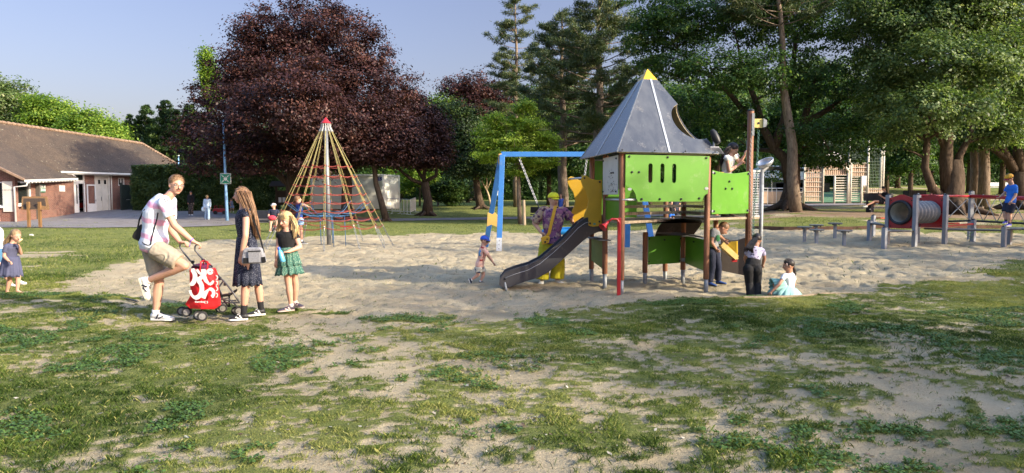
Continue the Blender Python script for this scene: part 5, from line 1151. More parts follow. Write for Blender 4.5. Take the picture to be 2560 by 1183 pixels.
# ---------------------------------------------------------------- rope pyramid
dn = 22.0; nc = P(823, 612, dn); nc.z = gz(nc.x, nc.y); TOPZ = P(818, 309, dn).z
rp = thing('rope_pyramid', nc, 'climbing pyramid of yellow ropes round a steel mast with red cap', 'climbing net')
lean = V3(-.05, 0, 0)
mb = MB(); mb.tube([nc+V3(0, 0, -.1), zv(nc+lean, TOPZ)], [.072, .06], 16); mb.build('mast', mat('mast_steel', (.22, .23, .24), .5, .4, var=.1, scale=3), rp, smooth=True)
mb = MB(); c = zv(nc+lean, TOPZ); mb.tube([c, c+V3(0, 0, .01), c+V3(0, 0, .10), c+V3(0, 0, .17), c+V3(0, 0, .19)], [.16, .165, .085, .03, .01], 18); mb.build('cap', RED, rp, smooth=False, autos=True)
mb = MB(); mb.tube([c+V3(0, 0, -.03), c], [.13, .13], 18); mb.build('collar', GALV, rp)
YR = mat('yellow_rope', (.33, .28, .11), .8, var=.15, scale=20, bump=.4, bscale=60); RR = mat('red_rope', (.26, .055, .042), .8, var=.15, scale=20); BR_ = mat('blue_rope', (.05, .13, .25), .8, var=.2, scale=20)
NR = 12; anch = []; tops = []
for k in range(NR):
    a = 2*math.pi*(k+.35)/NR; R0_ = 2.02; e = nc+V3(math.cos(a)*R0_, math.sin(a)*R0_*1.0, 0); e.z = gz(e.x, e.y)-.02; anch.append(e); tops.append(zv(nc+lean, TOPZ-.12)+V3(math.cos(a)*.14, math.sin(a)*.14, 0))
kn = mat('white_clamp', (.35, .35, .34), .5)
for a, b in zip(tops, anch):
    j = b.lerp(a, .17); sh_ = MB(); sh_.tube([a+V3(0, 0, .12), a, a.lerp(b, .035)], [.012, .022, .022], 6); sh_.build('clamp', kn, rp); sh_ = MB(); sh_.tube([j, j.lerp(a, .03)], .022, 6); sh_.build('clamp', kn, rp)
    r_ = MB(); w = (b-a).cross(V3(0, 0, 1)).normalized()*.020; r_.tube([a+w*.3, j.lerp(a, .5)+w, j+w], .0085, 5); r_.tube([a-w*.3, j.lerp(a, .5)-w, j-w], .0085, 5); r_.build('rope', YR, rp, smooth=True)
    chain('chain', [j, b], .019, GALV, rp, .06)
for z in (2.52, 2.21, 1.93, 1.66, 1.40, 1.14, .90, .66):
    mb = MB(); n2 = 12
    for k in range(NR):
        a1 = tops[k].lerp(anch[k], (tops[k].z-z-nc.z)/(tops[k].z-anch[k].z)); kk = (k+1) % NR; a2 = tops[kk].lerp(anch[kk], (tops[kk].z-z-nc.z)/(tops[kk].z-anch[kk].z)); L = (a2-a1).length
        for o_ in (.0, .035):
            mb.tube([a1.lerp(a2, t)+V3(0, 0, -(.10*L+o_*.6)*4*t*(1-t)*(.5 if o_ else 1)) for t in (0, .2, .4, .6, .8, 1)], .0075, 4)
        mb.ball(a1, .03, n=6, m=4)
    mb.build('ring_rope', RR, rp, smooth=True)
mb = MB()
for k in range(NR):
    a1 = tops[k].lerp(anch[k], .62); c1 = zv(nc+lean, 1.02)+V3(math.cos(k)*.1, 0, 0)
    mb.tube([a1.lerp(c1, t)+V3(0, 0, -.25*4*t*(1-t)) for t in (0, .25, .5, .75, 1)], .011, 4)
for f in (.35, .6, .82):
    pts = [tops[k % NR].lerp(anch[k % NR], .62).lerp(zv(nc+lean, 1.02), f)+V3(0, 0, -.25*4*f*(1-f)) for k in range(NR+1)]
    for a, b in zip(pts[:-1], pts[1:]): mb.tube([a, b], .011, 4); mb.ball(a, .026, n=6, m=4)
for dx, dy in ((-.42, .5), (.22, -.4), (.52, -.1), (-.1, .7)): q = nc+V3(dx, dy, 0); mb.tube([zv(q, .95), V3(q.x+.03, q.y, gz(q.x, q.y))], .012, 5)
mb.build('inner_net', BR_, rp, smooth=True)
mb = MB(); mb.beam(P(851, 567, 21.6)+V3(0, 0, 0), P(880, 567, 21.6), .05, .03); mb.build('rung', RED, rp)
# ---------------------------------------------------------------- swing
sw = thing('swing_frame', P(1240, 628, 19.8), 'blue painted swing frame with yellow gusset boards, left of the tower', 'swing')
BT = P(1262, 386, 19.9); BT2 = P(1590, 384, 19.9); BT2.z = BT.z
g1 = P(1247, 628, 19.6); g1.z = gz(g1.x, g1.y)-.05; g2 = P(1213, 614, 21.4); g2.z = gz(g2.x, g2.y)-.05
mb = MB(); mb.beam(BT+V3(-.1, 0, 0), BT2, .11, .14); mb.build('top_beam', BLUE, sw, bevel=.008)
def leg(a, b, plate=True):
    mb = MB(); mb.beam(a, b, .15, .12, (0, 1, 0)); o = mb.build('leg', BLUE, sw, bevel=.008); t = (b-a).normalized()
    if plate:
        pl = MB(); pl.beam(a.lerp(b, .0)+V3(0, -.07, 0), a+t*.42+V3(0, -.07, 0), .15, .02, (0, 1, 0)); pl.build('steel_shoe', mat('scratched_white_steel', (.55, .58, .62), .5, .3, var=.25, scale=30), o)
        bolts(o, [a+t*s+V3(0, -.085, 0) for s in (.12, .24, .34)], (0, -1, 0), .012)
    return o
leg(g1, BT+V3(-.07, -.05, -.02)); leg(g2, BT+V3(-.12, .25, -.08), False)
g3 = P(1634, 620, 19.7); g3.z = gz(g3.x, g3.y)-.05; leg(g3, P(1592, 386, 19.9)); g4 = P(1568, 606, 21.3); g4.z = gz(g4.x, g4.y)-.05; leg(g4, P(1572, 388, 20.1), False)
yp = [(1219, 531), (1231, 536), (1237, 531), (1244, 538), (1247, 570), (1238, 566), (1228, 562), (1217, 567)]
YG = mat('tan_yellow_board', (.56, .37, .10), .5, var=.07)
flat([V3((px-CX)/F*20.2, 20.2-.0, P(px, py, 20.2).z) for px, py in yp], (0, .03, 0), YG, 'gusset_board', sw)
flat([V3((px-CX)/F*19.9, 19.85, P(px, py, 19.9).z) for px, py in ((1247, 385), (1254, 384), (1253, 405), (1248, 413), (1245, 405))], (0, .04, 0), YG, 'gusset_board', sw)
nb = thing('nest_swing', P(1412, 582, 19.9), 'round blue nest seat hanging from the swing beam behind the slide', 'swing seat')
c = P(1414, 577, 19.9); mb = MB(); ring = [c+V3(math.cos(t)*.62, math.sin(t)*.62, .03*math.cos(t)) for t in np.linspace(0, 6.2832, 33)]; mb.tube(ring, .075, 10, cap=False); mb.build('ring', mat('blue_ring', (.02, .24, .55), .5), nb, smooth=True)
mb = MB()
for k in range(-4, 5): h = math.sqrt(max(0, .6**2-(k*.13)**2)); mb.tube([c+V3(k*.13, -h, 0), c+V3(k*.13, 0, -.07), c+V3(k*.13, h, 0)], .01, 4); mb.tube([c+V3(-h, k*.13, 0), c+V3(0, k*.13, -.07), c+V3(h, k*.13, 0)], .01, 4)
mb.build('nest_net', BR_, nb, smooth=True)
k1 = P(1298, 396, 19.9); k2 = P(1467, 396, 19.9)
for k, sgn in ((k1, -1), (k2, 1)):
    j = k.lerp(c+V3(sgn*.5, 0, 0), .62) if sgn < 0 else k.lerp(c+V3(.35, 0, 0), .5)
    chain('chain', [k, j], .02, ALU, nb, .05); mb = MB()
    mb.tube([j, c+V3(sgn*.48, -.4, .02)], .016, 6); mb.tube([j, c+V3(sgn*.48, .4, .02)], .016, 6); mb.build('hanging_rope', BLK, nb, smooth=True)
# ---------------------------------------------------------------- tunnel and balance course
a_ = V3(.89, .456, 0).normalized(); b_ = V3(-a_.y, a_.x, 0); T2 = V3(10.72, 18.5, 0); T1 = T2+b_*.78; T3 = T2+a_*1.32; T4 = T3+b_*.78
cr_ = thing('tunnel_course', zv(T2, gz(T2.x, T2.y)), 'red panelled crawl tunnel with grey posts and low balance decks', 'play structure')
def gpost(p, top, w=.105, nm='post', cap=True):
    g = gz(p.x, p.y); mb = MB(); M = Matrix((a_, b_, V3(0, 0, 1))).transposed(); mb.box(zv(p, (g-.1+top)/2), (w, w, top-g+.1), M); o = mb.build(nm, GREYP, cr_, bevel=.006)
    if cap: c = MB(); c.ball(zv(p, top), (w*.52, w*.52, .035), n=10, m=6); c.build('post_cap', BLK, o, smooth=True)
    return o
def at_(px, py, d): q = P(px, py, d); return q
for p in (T1, T2, T3, T4): gpost(p, P(0, 488, 18.8).z)
CZ = P(0, 531, 19).z
def redpanel(pa, pb):
    z0, z1 = P(0, 571, 18.8).z, P(0, 492, 18.8).z; L = (pb-pa).length; dv = (pb-pa)/L; n = V3(dv.y, -dv.x, 0)
    bm = bmesh.new()
    def addloop(pts): vs = [bm.verts.new(q) for q in pts]; return [bm.edges.new((vs[i], vs[(i+1) % len(vs)])) for i in range(len(vs))]
    out = [pa+dv*.05+V3(0, 0, z0), pa+dv*(L-.05)+V3(0, 0, z0)]+[pa+dv*(.05+(L-.1)*(1-f))+V3(0, 0, z1-.03+.09*math.sin(math.pi*f)**2) for f in np.linspace(0, 1, 13)]
    es = addloop(out); c = (pa+pb)/2; es += addloop([c+dv*(.285*math.cos(t))+V3(0, 0, CZ+.285*math.sin(t)) for t in np.linspace(0, 2*math.pi, 28, endpoint=False)])
    bmesh.ops.triangle_fill(bm, use_beauty=True, use_dissolve=False, edges=es, normal=n); r = bmesh.ops.extrude_face_region(bm, geom=list(bm.faces)); bmesh.ops.translate(bm, vec=n*.022, verts=[v for v in r['geom'] if isinstance(v, bmesh.types.BMVert)])
    bmesh.ops.recalc_face_normals(bm, faces=bm.faces); bm.transform(Matrix.Translation(-ORG[cr_.name])); me = bpy.data.meshes.new('red_panel'); bm.to_mesh(me); bm.free(); o = link_mesh('red_panel', me, RED, cr_)
    bolts(o, [pa+dv*s+V3(0, 0, z)-a_*.012 for s in (.1, L-.1) for z in (z0+.05, (z0+z1)/2, z1-.1)], -a_, .02); return o
redpanel(T1, T2); redpanel(T4, T3)
mb = MB(); c0 = (T1+T2)/2; rings = []; NP = 72
for i in range(NP+1):
    s = -.08+1.50*i/NP; r_ = .292+.022*math.sin(i/NP*2*math.pi*9.5)
    rings.append([c0+a_*s+b_*(r_*math.cos(t))+V3(0, 0, CZ+r_*math.sin(t)) for t in np.linspace(0, 2*math.pi, 28, endpoint=False)])
for i in range(NP, -1, -6):
    s = -.08+1.50*i/NP; rings.append([c0+a_*s+b_*(.262*math.cos(t))+V3(0, 0, CZ+.262*math.sin(t)) for t in np.linspace(0, 2*math.pi, 28, endpoint=False)])
rings.append(rings[0]); mb.loft(rings, cap=False); tb_ = mb.build('tunnel_tube', mat('grey_tunnel', (.16, .165, .175), .5, var=.12, scale=6), cr_, smooth=True)
mb = MB(); rings = [[c0+a_*s+b_*(r_*math.cos(t))+V3(0, 0, CZ+r_*math.sin(t)) for t in np.linspace(0, 2*math.pi, 28, endpoint=False)] for s, r_ in ((-.1, .262), (-.12, .29), (-.12, .32), (-.06, .335), (-.02, .335), (-.02, .30))]; mb.loft(rings+[rings[0]], cap=False); mb.build('rim', BLK, cr_, smooth=True)
LW = mat('inner_liner', (.42, .40, .33), .5, var=.15, scale=4); mb = MB(); rings = [[c0+a_*s+b_*(.258*math.cos(t))+V3(0, 0, CZ+.258*math.sin(t)) for t in np.linspace(0, 2*math.pi, 28, endpoint=False)] for s in (-.09, 1.40)]; mb.loft(rings, cap=False); mb.build('tube_liner', LW, cr_, smooth=True)
def lowp(px, top, base, d): 
    q = P(px, base, d); q.z = 0; return gpost(q, P(px, top, d).z), q
specs = [(2210, 569, 622, 18.2), (2173, 552, 598, 20.6), (2182, 539, 592, 22), (2432, 550, 604, 19.9), (2509, 567, 615, 18.6), (2523, 575, 609, 19.4), (2576, 556, 612, 18.8)]
LP = [lowp(*s)[1] for s in specs]
def deck(pts, z, nm='deck_plate'):
    mb = MB(); mb.prism([zv(q, z) for q in pts], (0, 0, .03)); o = mb.build(nm, DECKM, cr_); r_ = MB()
    for i in range(len(pts)): r_.beam(zv(pts[i], z-.02), zv(pts[(i+1) % len(pts)], z-.02), .03, .02)
    r_.build('deck_edge', BLK, o); return o
zd = P(0, 578, 18.3).z
deck([LP[0], T2+V3(-.05, -.03, 0), T1], zd); deck([LP[1], T1+V3(0, .1, 0), LP[2]], P(0, 557, 21).z)
deck([T3+V3(.05, -.03, 0), LP[4], LP[4]+b_*.5, T4+V3(.2, 0, 0)], P(0, 575, 18.8).z); deck([LP[4]+V3(.05, 0, 0), LP[6]+V3(.6, -.1, 0), LP[6]+V3(.7, .6, 0), LP[5]], P(0, 573, 18.6).z)
mb = MB(); mb.beam(P(2190, 545, 22), P(2216, 546, 22.3), .3, .03); mb.build('red_step', RED, cr_)
mb = MB(); mb.beam(zv(T3, P(0, 565, 19.2).z), zv(LP[3], P(0, 560, 19.9).z), .05, .05); mb.beam(zv(T4, P(0, 561, 19.9).z), zv(LP[3]+b_*.4, P(0, 558, 20.3).z), .04, .04); mb.build('red_rail', RED, cr_)
# rope bridge
rbx = thing('rope_bridge', P(2426, 570, 19.6), 'red railed rope bridge stretching out of the right edge', 'rope bridge')
q0 = zv(T4, 0); q1 = P(2426, 560, 20.6); q1.z = 0; q2 = P(2640, 560, 18.2); q2.z = 0
for q in (q1, q2): 
    g = gz(q.x, q.y); mb = MB(); top = P(0, 479, q.y).z if q is q1 else P(0, 492, q.y).z; mb.box(zv(q, (g-.1+top)/2), (.11, .11, top-g+.1)); o = mb.build('post', GREYP, rbx, bevel=.006); c = MB(); c.ball(zv(q, top), (.058, .058, .035), n=10, m=6); c.build('post_cap', BLK, o, smooth=True)
up0 = zv(T4, P(0, 489, T4.y).z); up1 = P(2426, 491, 20.5); up2 = P(2640, 499, 18.1); lo0 = zv(T4, P(0, 556, T4.y).z); lo1 = P(2426, 552, 20.5); lo2 = P(2640, 563, 18.1)
mb = MB(); mb.tube([up0, up1], .035, 8); mb.build('hand_rail', RED, rbx, smooth=True); mb = MB(); mb.tube([up1, up2], [.055, .06], 10); mb.build('hand_rail', RED, rbx, smooth=True)
mb = MB(); mb.tube([lo0, lo1, lo2], .03, 6); mb.build('foot_rope', BLK, rbx, smooth=True)
mb = MB(); N_ = 7
for a, b, c_, d_, n_k in ((up0, up1, lo0, lo1, 2), (up1, up2, lo1, lo2, 6)):
    for k in range(n_k):
        f0, f1 = k/n_k, (k+1)/n_k; mb.tube([a.lerp(b, f0+.02), c_.lerp(d_, f1)], .012, 5); mb.tube([a.lerp(b, f1), c_.lerp(d_, f0)], .012, 5); mb.ball(a.lerp(b, f0)+V3(0, 0, .04), .03, n=6, m=4)
mb.build('net_rope', mat('grey_rope', (.30, .31, .31), .7), rbx, smooth=True)
# step discs
for k, (px, top, base, lb) in enumerate(((2011, 567, 606, 'leftmost step disc of the five in the sand'), (2040, 562, 600, 'step disc half hidden behind the second front one'), (2041, 574, 611, 'step disc second from left, in front'), (2087, 558, 597, 'farthest step disc, tallest stem of the five'), (2110, 576, 613, 'nearest and rightmost step disc of the five'))):
    g = G(px, base); d = g.y; z = P(px, top, d).z; t = thing('step_disc', V3(g.x, g.y, gz(g.x, g.y)), lb, 'step', 'grey step discs in the sand'); mb = MB(); mb.beam(V3(g.x, g.y, g.z-.1), V3(g.x, g.y, z-.02), .07, .07, (0, 1, 0)); mb.build('stem', GREYP, t)
    mb = MB(); mb.tube([V3(g.x, g.y, z-.03), V3(g.x, g.y, z), V3(g.x, g.y, z+.008)], [.19, .205, .195], 24); mb.build('disc', DECKM, t)
    for s in (-1, 1): m2 = MB(); m2.ball(V3(g.x+s*.09, g.y-.05, z-.04), .022, n=8, m=5); m2.build('bolt', BLK, t)
# weed and stones
g = G(2424, 606); t = thing('weed', g, 'lone green weed sprouting by the low grey post', 'plant'); mb = MB(); mb.tube([g, g+V3(.02, 0, .34)], [.008, .004], 4); mb.build('stem', mat('weed_stem', (.08, .14, .03)), t)
C = []; 
for k in range(14):
    z = .08+.27*k/14; a = k*2.4; L = .16; q = g+V3(0, 0, z); dv = V3(math.cos(a), math.sin(a), .35); s = dv.cross(V3(0, 0, 1)).normalized()*.018; C.append([list(q), list(q+dv*L*.5+s), list(q+dv*L), list(q+dv*L*.5-s)])
link_mesh('leaves', quads_mesh('leaves', np.array(C), RNG.random(14)*.6, g), L_BRIGHT, t)
# ---------------------------------------------------------------- container, fences, signs
d = 52.5; c0, c1 = P(780, 518, d), P(955, 518, d); zb = gz(c0.x, c0.y); zt = P(0, 438, d).z
ct = thing('site_container', zv((c0+c1)/2, zb), 'plain white site container behind the rope pyramid', 'container')
CW = mat('container_white', (.74, .74, .68), .5, var=.06, scale=1.2); mb = MB(); dy = V3(.9, 2.4, 0)
mb.add([zv(c0, zb+.1), zv(c1, zb+.1), zv(c1+dy, zb+.1), zv(c0+dy, zb+.1), zv(c0, zt), zv(c1, zt), zv(c1+dy, zt), zv(c0+dy, zt)], [(3, 2, 1, 0), (4, 5, 6, 7), (0, 1, 5, 4), (1, 2, 6, 5), (2, 3, 7, 6), (3, 0, 4, 7)]); bd = mb.build('body', CW, ct, bevel=.02)
mb = MB()
for q in (c0, c1, c1+dy): mb.box(zv(q, (zb+.1+zt)/2)+V3(0, -.01, 0), (.14, .14, zt-zb-.05))
mb.beam(zv(c0, zt)+V3(0, -.02, 0), zv(c1, zt)+V3(0, -.02, 0), .1, .14); mb.beam(zv(c1, zt), zv(c1+dy, zt), .1, .14); mb.build('frame', CW, ct)
q = P(945, 448, d-.15); text_mesh('OLS', .32, zv(q, P(0, 448, d).z), (1, 0, 0), (0, 0, 1), mat('graffiti_blue', (.03, .03, .22)), 'graffiti', ct, .004, .02)
mb = MB(); mb.tube([zv(c1+V3(-.5, .2, 0), zt), zv(c1+V3(-.5, .2, 0), zt+.8)], .03, 6); mb.box(zv(c1+V3(-.5, .2, 0), zt+.8), (.25, .1, .15)); mb.build('roof_lamp', CW, ct)
def barrier(a, b, label, m=GALV, h=1.05, grp='crowd barriers by the container'):
    a = V3(a.x, a.y, gz(a.x, a.y)); b = V3(b.x, b.y, gz(b.x, b.y)); t = thing('crowd_barrier', (a+b)/2, label, 'barrier', grp); mb = MB(); u = V3(0, 0, 1)
    mb.tube([a, a+u*h, b+u*h, b], .022, 6); mb.tube([a+u*.18, b+u*.18], .016, 6); mb.build('frame', m, t); mb = MB(); L = (b-a).length; n = int(L/.13)
    for k in range(1, n): q = a.lerp(b, k/n); mb.tube([q+u*.18, q+u*h], .009, 4)
    mb.build('bars', m, t)
    for q in (a, b): f = MB(); s = (b-a).normalized(); s = V3(-s.y, s.x, 0)*.25; f.tube([q-s, q, q+s], .018, 5); f.build('foot', m, t)
GW = mat('barrier_white', (.62, .63, .64), .4, .3, var=.05)
for k, (xa, xb, d1, d2, lb) in enumerate(((967, 1000, 50.5, 49.8, 'crowd barrier nearest to the container corner'), (980, 1018, 49.6, 49.3, 'middle crowd barrier of the group right of the container'), (1010, 1026, 49.4, 49.0, 'crowd barrier seen almost edge on beside the middle one'), (1026, 1039, 49, 51, 'rightmost crowd barrier turned away on the grass'))): barrier(P(xa, 520, d1), P(xb, 520, d2), lb, GW)
barrier(P(752, 515, 50), P(783, 515, 50), 'red and white barrier half behind the net at the container left end', mat('barrier_red', (.45, .10, .08), .5), 1.0, None)
# container label plate: notice shelter
d = 47.5; a = P(692, 530, d); b = P(752, 530, d); z0 = gz(a.x, a.y); zt = P(0, 462, d).z
ns = thing('notice_shelter', zv((a+b)/2, z0), 'dark timber notice shelter with a row of white papers', 'notice board'); DW = mat('dark_timber', (.055, .038, .026), .85, var=.25, scale=5, stretch=(5, 5, .6))
for q in (a, b): mb = MB(); mb.box(zv(q, (z0+zt)/2), (.12, .12, zt-z0)); mb.build('post', DW, ns)
mb = MB(); mb.box(zv((a+b)/2, P(0, 495, d).z)+V3(0, .02, 0), ((b-a).x, .06, 1.0)); mb.build('board', DW, ns); 
mb = MB(); cc = zv((a+b)/2, zt); mb.prism([cc+V3(-1.15, -.5, -.12), cc+V3(1.15, -.5, -.12), cc+V3(1.15, 0, .22), cc+V3(-1.15, 0, .22)], (0, .03, .05)); mb.prism([cc+V3(-1.15, .5, -.12), cc+V3(1.15, .5, -.12), cc+V3(1.15, 0, .22), cc+V3(-1.15, 0, .22)], (0, .03, .05)); mb.build('roof', DW, ns)
PAP = mat('white_paper', (.72, .73, .74), .7, var=.05)
for px in (700, 710, 722, 730, 737): q = P(px, 500, d-.12); mb = MB(); mb.box(zv(q, P(0, 500, d).z), (.2, .01, .34)); mb.build('paper', PAP, ns)
# info lectern
d = 33.5; a = P(73, 570, d); b = P(101, 570, d); z0 = gz(a.x, a.y); DL = mat('lectern_wood', (.20, .11, .045), .7, var=.25, scale=4, stretch=(5, 5, .6))
le = thing('info_lectern', zv((a+b)/2, z0), 'slanted wooden information lectern on two posts at the lawn edge', 'information board')
for q in (a, b): mb = MB(); mb.box(zv(q, z0+.6), (.11, .11, 1.3)); mb.build('post', DL, le)
cc = (a+b)/2+V3(-.25, 0, 0); mb = MB(); hi = P(0, 493, d).z; lo = P(0, 523, d).z
mb.prism([V3(cc.x-.62, cc.y+.45, hi), V3(cc.x+.62, cc.y+.40, hi), V3(cc.x+1.02, cc.y-.05, lo), V3(cc.x-.35, cc.y-.0, lo)], (0, .05, .06)); mb.build('slanted_board', DL, le)
mb = MB(); mb.prism([V3(cc.x-.5, cc.y+.40, hi-.06), V3(cc.x+.55, cc.y+.35, hi-.06), V3(cc.x+.9, cc.y-.02, lo+.0), V3(cc.x-.25, cc.y-.0, lo)], (0, -.06, -.03)); mb.build('dark_underside', DW, le)
# assembly point pole
LB_ = mat('light_blue_paint', (.22, .42, .68), .5, var=.12, scale=5); d = 42.5
pb = P(568, 553, d); pb.z = gz(pb.x, pb.y); pt = P(558, 298, d)
ap = thing('sign_pole', pb, 'tall light blue pole carrying a green assembly point sign', 'sign pole'); mb = MB(); mb.tube([pb, pb.lerp(pt, .5), pt], [.10, .075, .05], 10); mb.build('pole', LB_, ap, smooth=True)
mb = MB(); q = pb.lerp(pt, .415)+V3(.0, -.1, 0); sc_ = P(564, 447, d-.12); mb.box(sc_, (.66, .03, .64)); sg = mb.build('assembly_sign', WHITE, ap, bevel=.01); mb = MB(); mb.box(sc_+V3(0, -.02, 0), (.60, .012, .58)); gp = mb.build('green_face', GREEN, sg)
mb = MB()
for sx in (-1, 1):
    for sz in (-1, 1):
        a = sc_+V3(sx*.24, -.03, sz*.23); b = sc_+V3(sx*.13, -.03, sz*.13); mb.beam(a, b, .03, .01, (0, 1, 0)); mb.prism([b+V3(-sx*.03, 0, -sz*.03), b+V3(sx*.05, 0, -sz*.02), b+V3(-sx*.02, 0, sz*.05)], (0, .01, 0))
for x, s in ((-.07, .8), (0, 1), (.07, .8)): mb.ball(sc_+V3(x, -.032, .10*s), (.022, .008, .025)); mb.prism([sc_+V3(x-.03, -.032, .06*s), sc_+V3(x+.03, -.032, .06*s), sc_+V3(x+.025, -.032, -.12*s), sc_+V3(x-.025, -.032, -.12*s)], (0, .008, 0))
mb.build('pictogram', WHITE, gp)
d = 58; q = P(447, 440, d); t = thing('lamp_pole', V3(q.x, q.y, gz(q.x, q.y)), 'thin pale lamp pole behind the roof end', 'lamp post'); mb = MB(); mb.tube([V3(q.x, q.y, gz(q.x, q.y)), P(446, 390, d)], [.07, .05], 8); mb.build('pole', LB_, t, smooth=True); mb = MB(); mb.ball(P(446, 389, d), (.09, .09, .06)); mb.build('lamp_head', WHITE, t, smooth=True)
# benches
def bench(c, ang, label, L=1.7, m=None, back=True, grp=None):
    m = m or mat('dark_bench', (.022, .023, .028), .6, var=.15); g = gz(c.x, c.y); t = thing('bench', V3(c.x, c.y, g), label, 'bench', grp); M = Matrix.Rotation(ang, 3, 'Z'); o = V3(c.x, c.y, g)
    mb = MB(); mb.box(o+M@V3(0, 0, .44), (L, .42, .06), M); mb.build('seat', m, t, bevel=.01)
    if back: mb = MB(); mb.box(o+M@V3(0, .24, .72), (L, .05, .36), M@Matrix.Rotation(-.15, 3, 'X')); mb.build('backrest', m, t, bevel=.01)
    for s in (-1, 1): mb = MB(); mb.box(o+M@V3(s*L*.38, 0, .2), (.14, .40, .45), M); mb.box(o+M@V3(s*L*.38, .22, .5), (.06, .06, .5), M); mb.build('leg', m, t)
    return t
bench(P(652, 572, 30.5), R(-8), 'dark bench with a seated man at the left of the rope pyramid', 1.6)
bench(P(2203, 524, 33.2), R(5), 'dark bench with a woman using her phone', 1.5)
bench(P(1388, 530, 42), R(180), 'dark bench behind the lady in the yellow cap', 3.0)
bench(P(2490, 463, 66), R(0), 'pale bench far away under the trees at right', 2.6, mat('pale_bench', (.50, .52, .55), .5))
# litter bin
q = P(2286, 500, 40); g = gz(q.x, q.y); t = thing('litter_bin', V3(q.x, q.y, g), 'black slatted litter bin on the lawn behind the tunnel', 'bin'); mb = MB(); zt = P(0, 476, 40).z
mb.box(V3(q.x, q.y, (g+.25+zt)/2), (1.0, .6, zt-g-.25)); mb.build('bin_body', BLK, t); mb = MB()
for k in range(9): mb.box(V3(q.x-.46+k*.115, q.y-.31, (g+.25+zt)/2), (.06, .02, zt-g-.25))
mb.build('slats', mat('dark_slats', (.03, .03, .03)), t); mb = MB(); mb.tube([V3(q.x, q.y, g), V3(q.x, q.y, g+.3)], .05, 8); mb.build('foot', BLK, t)
# white sign post and bollard lamp
q = P(1239, 510, 55); g = gz(q.x, q.y); t = thing('small_sign', V3(q.x, q.y, g), 'small white sign on two blue legs beyond the swing', 'sign'); mb = MB(); mb.box(P(1239, 483, 55), (.5, .05, .36)); mb.build('board', WHITE, t)
for s in (-1, 1): mb = MB(); mb.tube([V3(q.x+s*.2, q.y, g), V3(q.x+s*.2, q.y, P(0, 480, 55).z)], .03, 6); mb.build('leg', LB_, t)
q = P(1095, 508, 60); g = gz(q.x, q.y); t = thing('path_light', V3(q.x, q.y, g), 'short grey bollard light on the far lawn', 'bollard'); mb = MB(); mb.tube([V3(q.x, q.y, g), V3(q.x, q.y, g+.9)], .1, 8); mb.build('stem', GREYP, t); mb = MB(); mb.tube([V3(q.x, q.y, g+.9), V3(q.x, q.y, g+1.1)], .11, 8); mb.build('lamp_head', WHITE, t)
q = P(1311, 560, 37); g = gz(q.x, q.y); t = thing('tree_stake', V3(q.x, q.y, g), 'weathered stake beside the young bright tree', 'stake'); mb = MB(); mb.tube([V3(q.x, q.y, g), P(1309, 500, 37)], [.09, .08], 8); mb.build('stake', WOODG, t)
# ball court
LWD = mat('pale_larch', (.50, .35, .25), .7, var=.2, scale=3, stretch=(8, 8, .5)); WF = mat('court_white_steel', (.50, .46, .38), .5, var=.06); d = 50.0
bc = thing('ball_court_wall', GX(2100, d), 'tall slatted timber goal wall of the ball court with an open doorway', 'ball court'); GZ_ = gz(GX(2100, d).x, d)
def cz(py): return P(0, py, d).z
def cx(px): return (px-CX)/F*d/math.cos(PITCH)*1.0
def crect(px0, px1, py0, py1, dy=0): return cx(px0), cx(px1), cz(py1), cz(py0), d+dy
def slats(nm, px0, px1, py0, py1, par, vert=True, step=.14, w=.10, m=LWD):
    x0, x1, z0, z1, y = crect(px0, px1, py0, py1); mb = MB()
    if vert:
        n = int((x1-x0)/step)
        for k in range(n): mb.box(V3(x0+(k+.5)*(x1-x0)/n, y, (z0+z1)/2), (w, .03, z1-z0))
    else:
        n = max(2, int((z1-z0)/step))
        for k in range(n): mb.box(V3((x0+x1)/2, y, z0+(k+.5)*(z1-z0)/n), (x1-x0, .03, w*.75))
    return mb.build(nm, m, par)
slats('slatted_panel', 2009, 2051, 408, 505, bc); slats('slatted_panel', 2056, 2112, 408, 437, bc); slats('slatted_panel', 2120, 2162, 408, 440, bc); slats('slatted_panel', 2150, 2162, 441, 503, bc); slats('slatted_panel', 1988, 2004, 480, 506, bc); slats('slatted_panel', 2167, 2203, 471, 500, bc)
slats('goal_grille', 2084, 2113, 442, 505, bc, False, .17, .10, WF); slats('goal_grille', 2119, 2147, 442, 503, bc, False, .13, .06, WF)
mb = MB()
for px0, px1, ys in ((2009, 2051, (408, 420, 431, 443, 455, 467, 479, 491, 503)), (2056, 2112, (408, 423, 438)), (2120, 2162, (408, 419, 430, 441)), (1988, 2004, (481, 492, 503)), (2150, 2162, (467, 479, 491, 502)), (2167, 2203, (473, 481, 490, 499))):
    for py in ys: x0, x1, z0, z1, y = crect(px0, px1, py-.6, py+.9); mb.box(V3((x0+x1)/2, y-.05, (z0+z1)/2), (x1-x0, .05, z1-z0))
mb.build('cross_rails', WF, bc)
for px, top in ((2006, 410), (2053, 345), (2082, 440), (2115, 420), (2117, 345), (2149, 440), (2164, 352), (2122, 408)): mb = MB(); x = cx(px); mb.tube([V3(x, d-.06, GZ_-.1), V3(x, d-.06, cz(top))], .075, 8); mb.build('post', WF, bc, smooth=True)
mb = MB(); mb.tube([V3(cx(2115), d-.15, cz(430)), V3(cx(2108), d-.15, cz(420)), V3(cx(2097), d-.15, cz(407))], .08, 8); mb.build('hoop_arm', WF, bc, smooth=True)
mb = MB(); mb.box(V3(cx(2069), d-.6, cz(393)), (1.1, .05, .75)); mb.build('backboard', WHITE, bc)
mb = MB(); mb.box(V3(cx(2155), d-.09, cz(452)), (.32, .03, .7)); mb.build('rules_board', WHITE, bc)
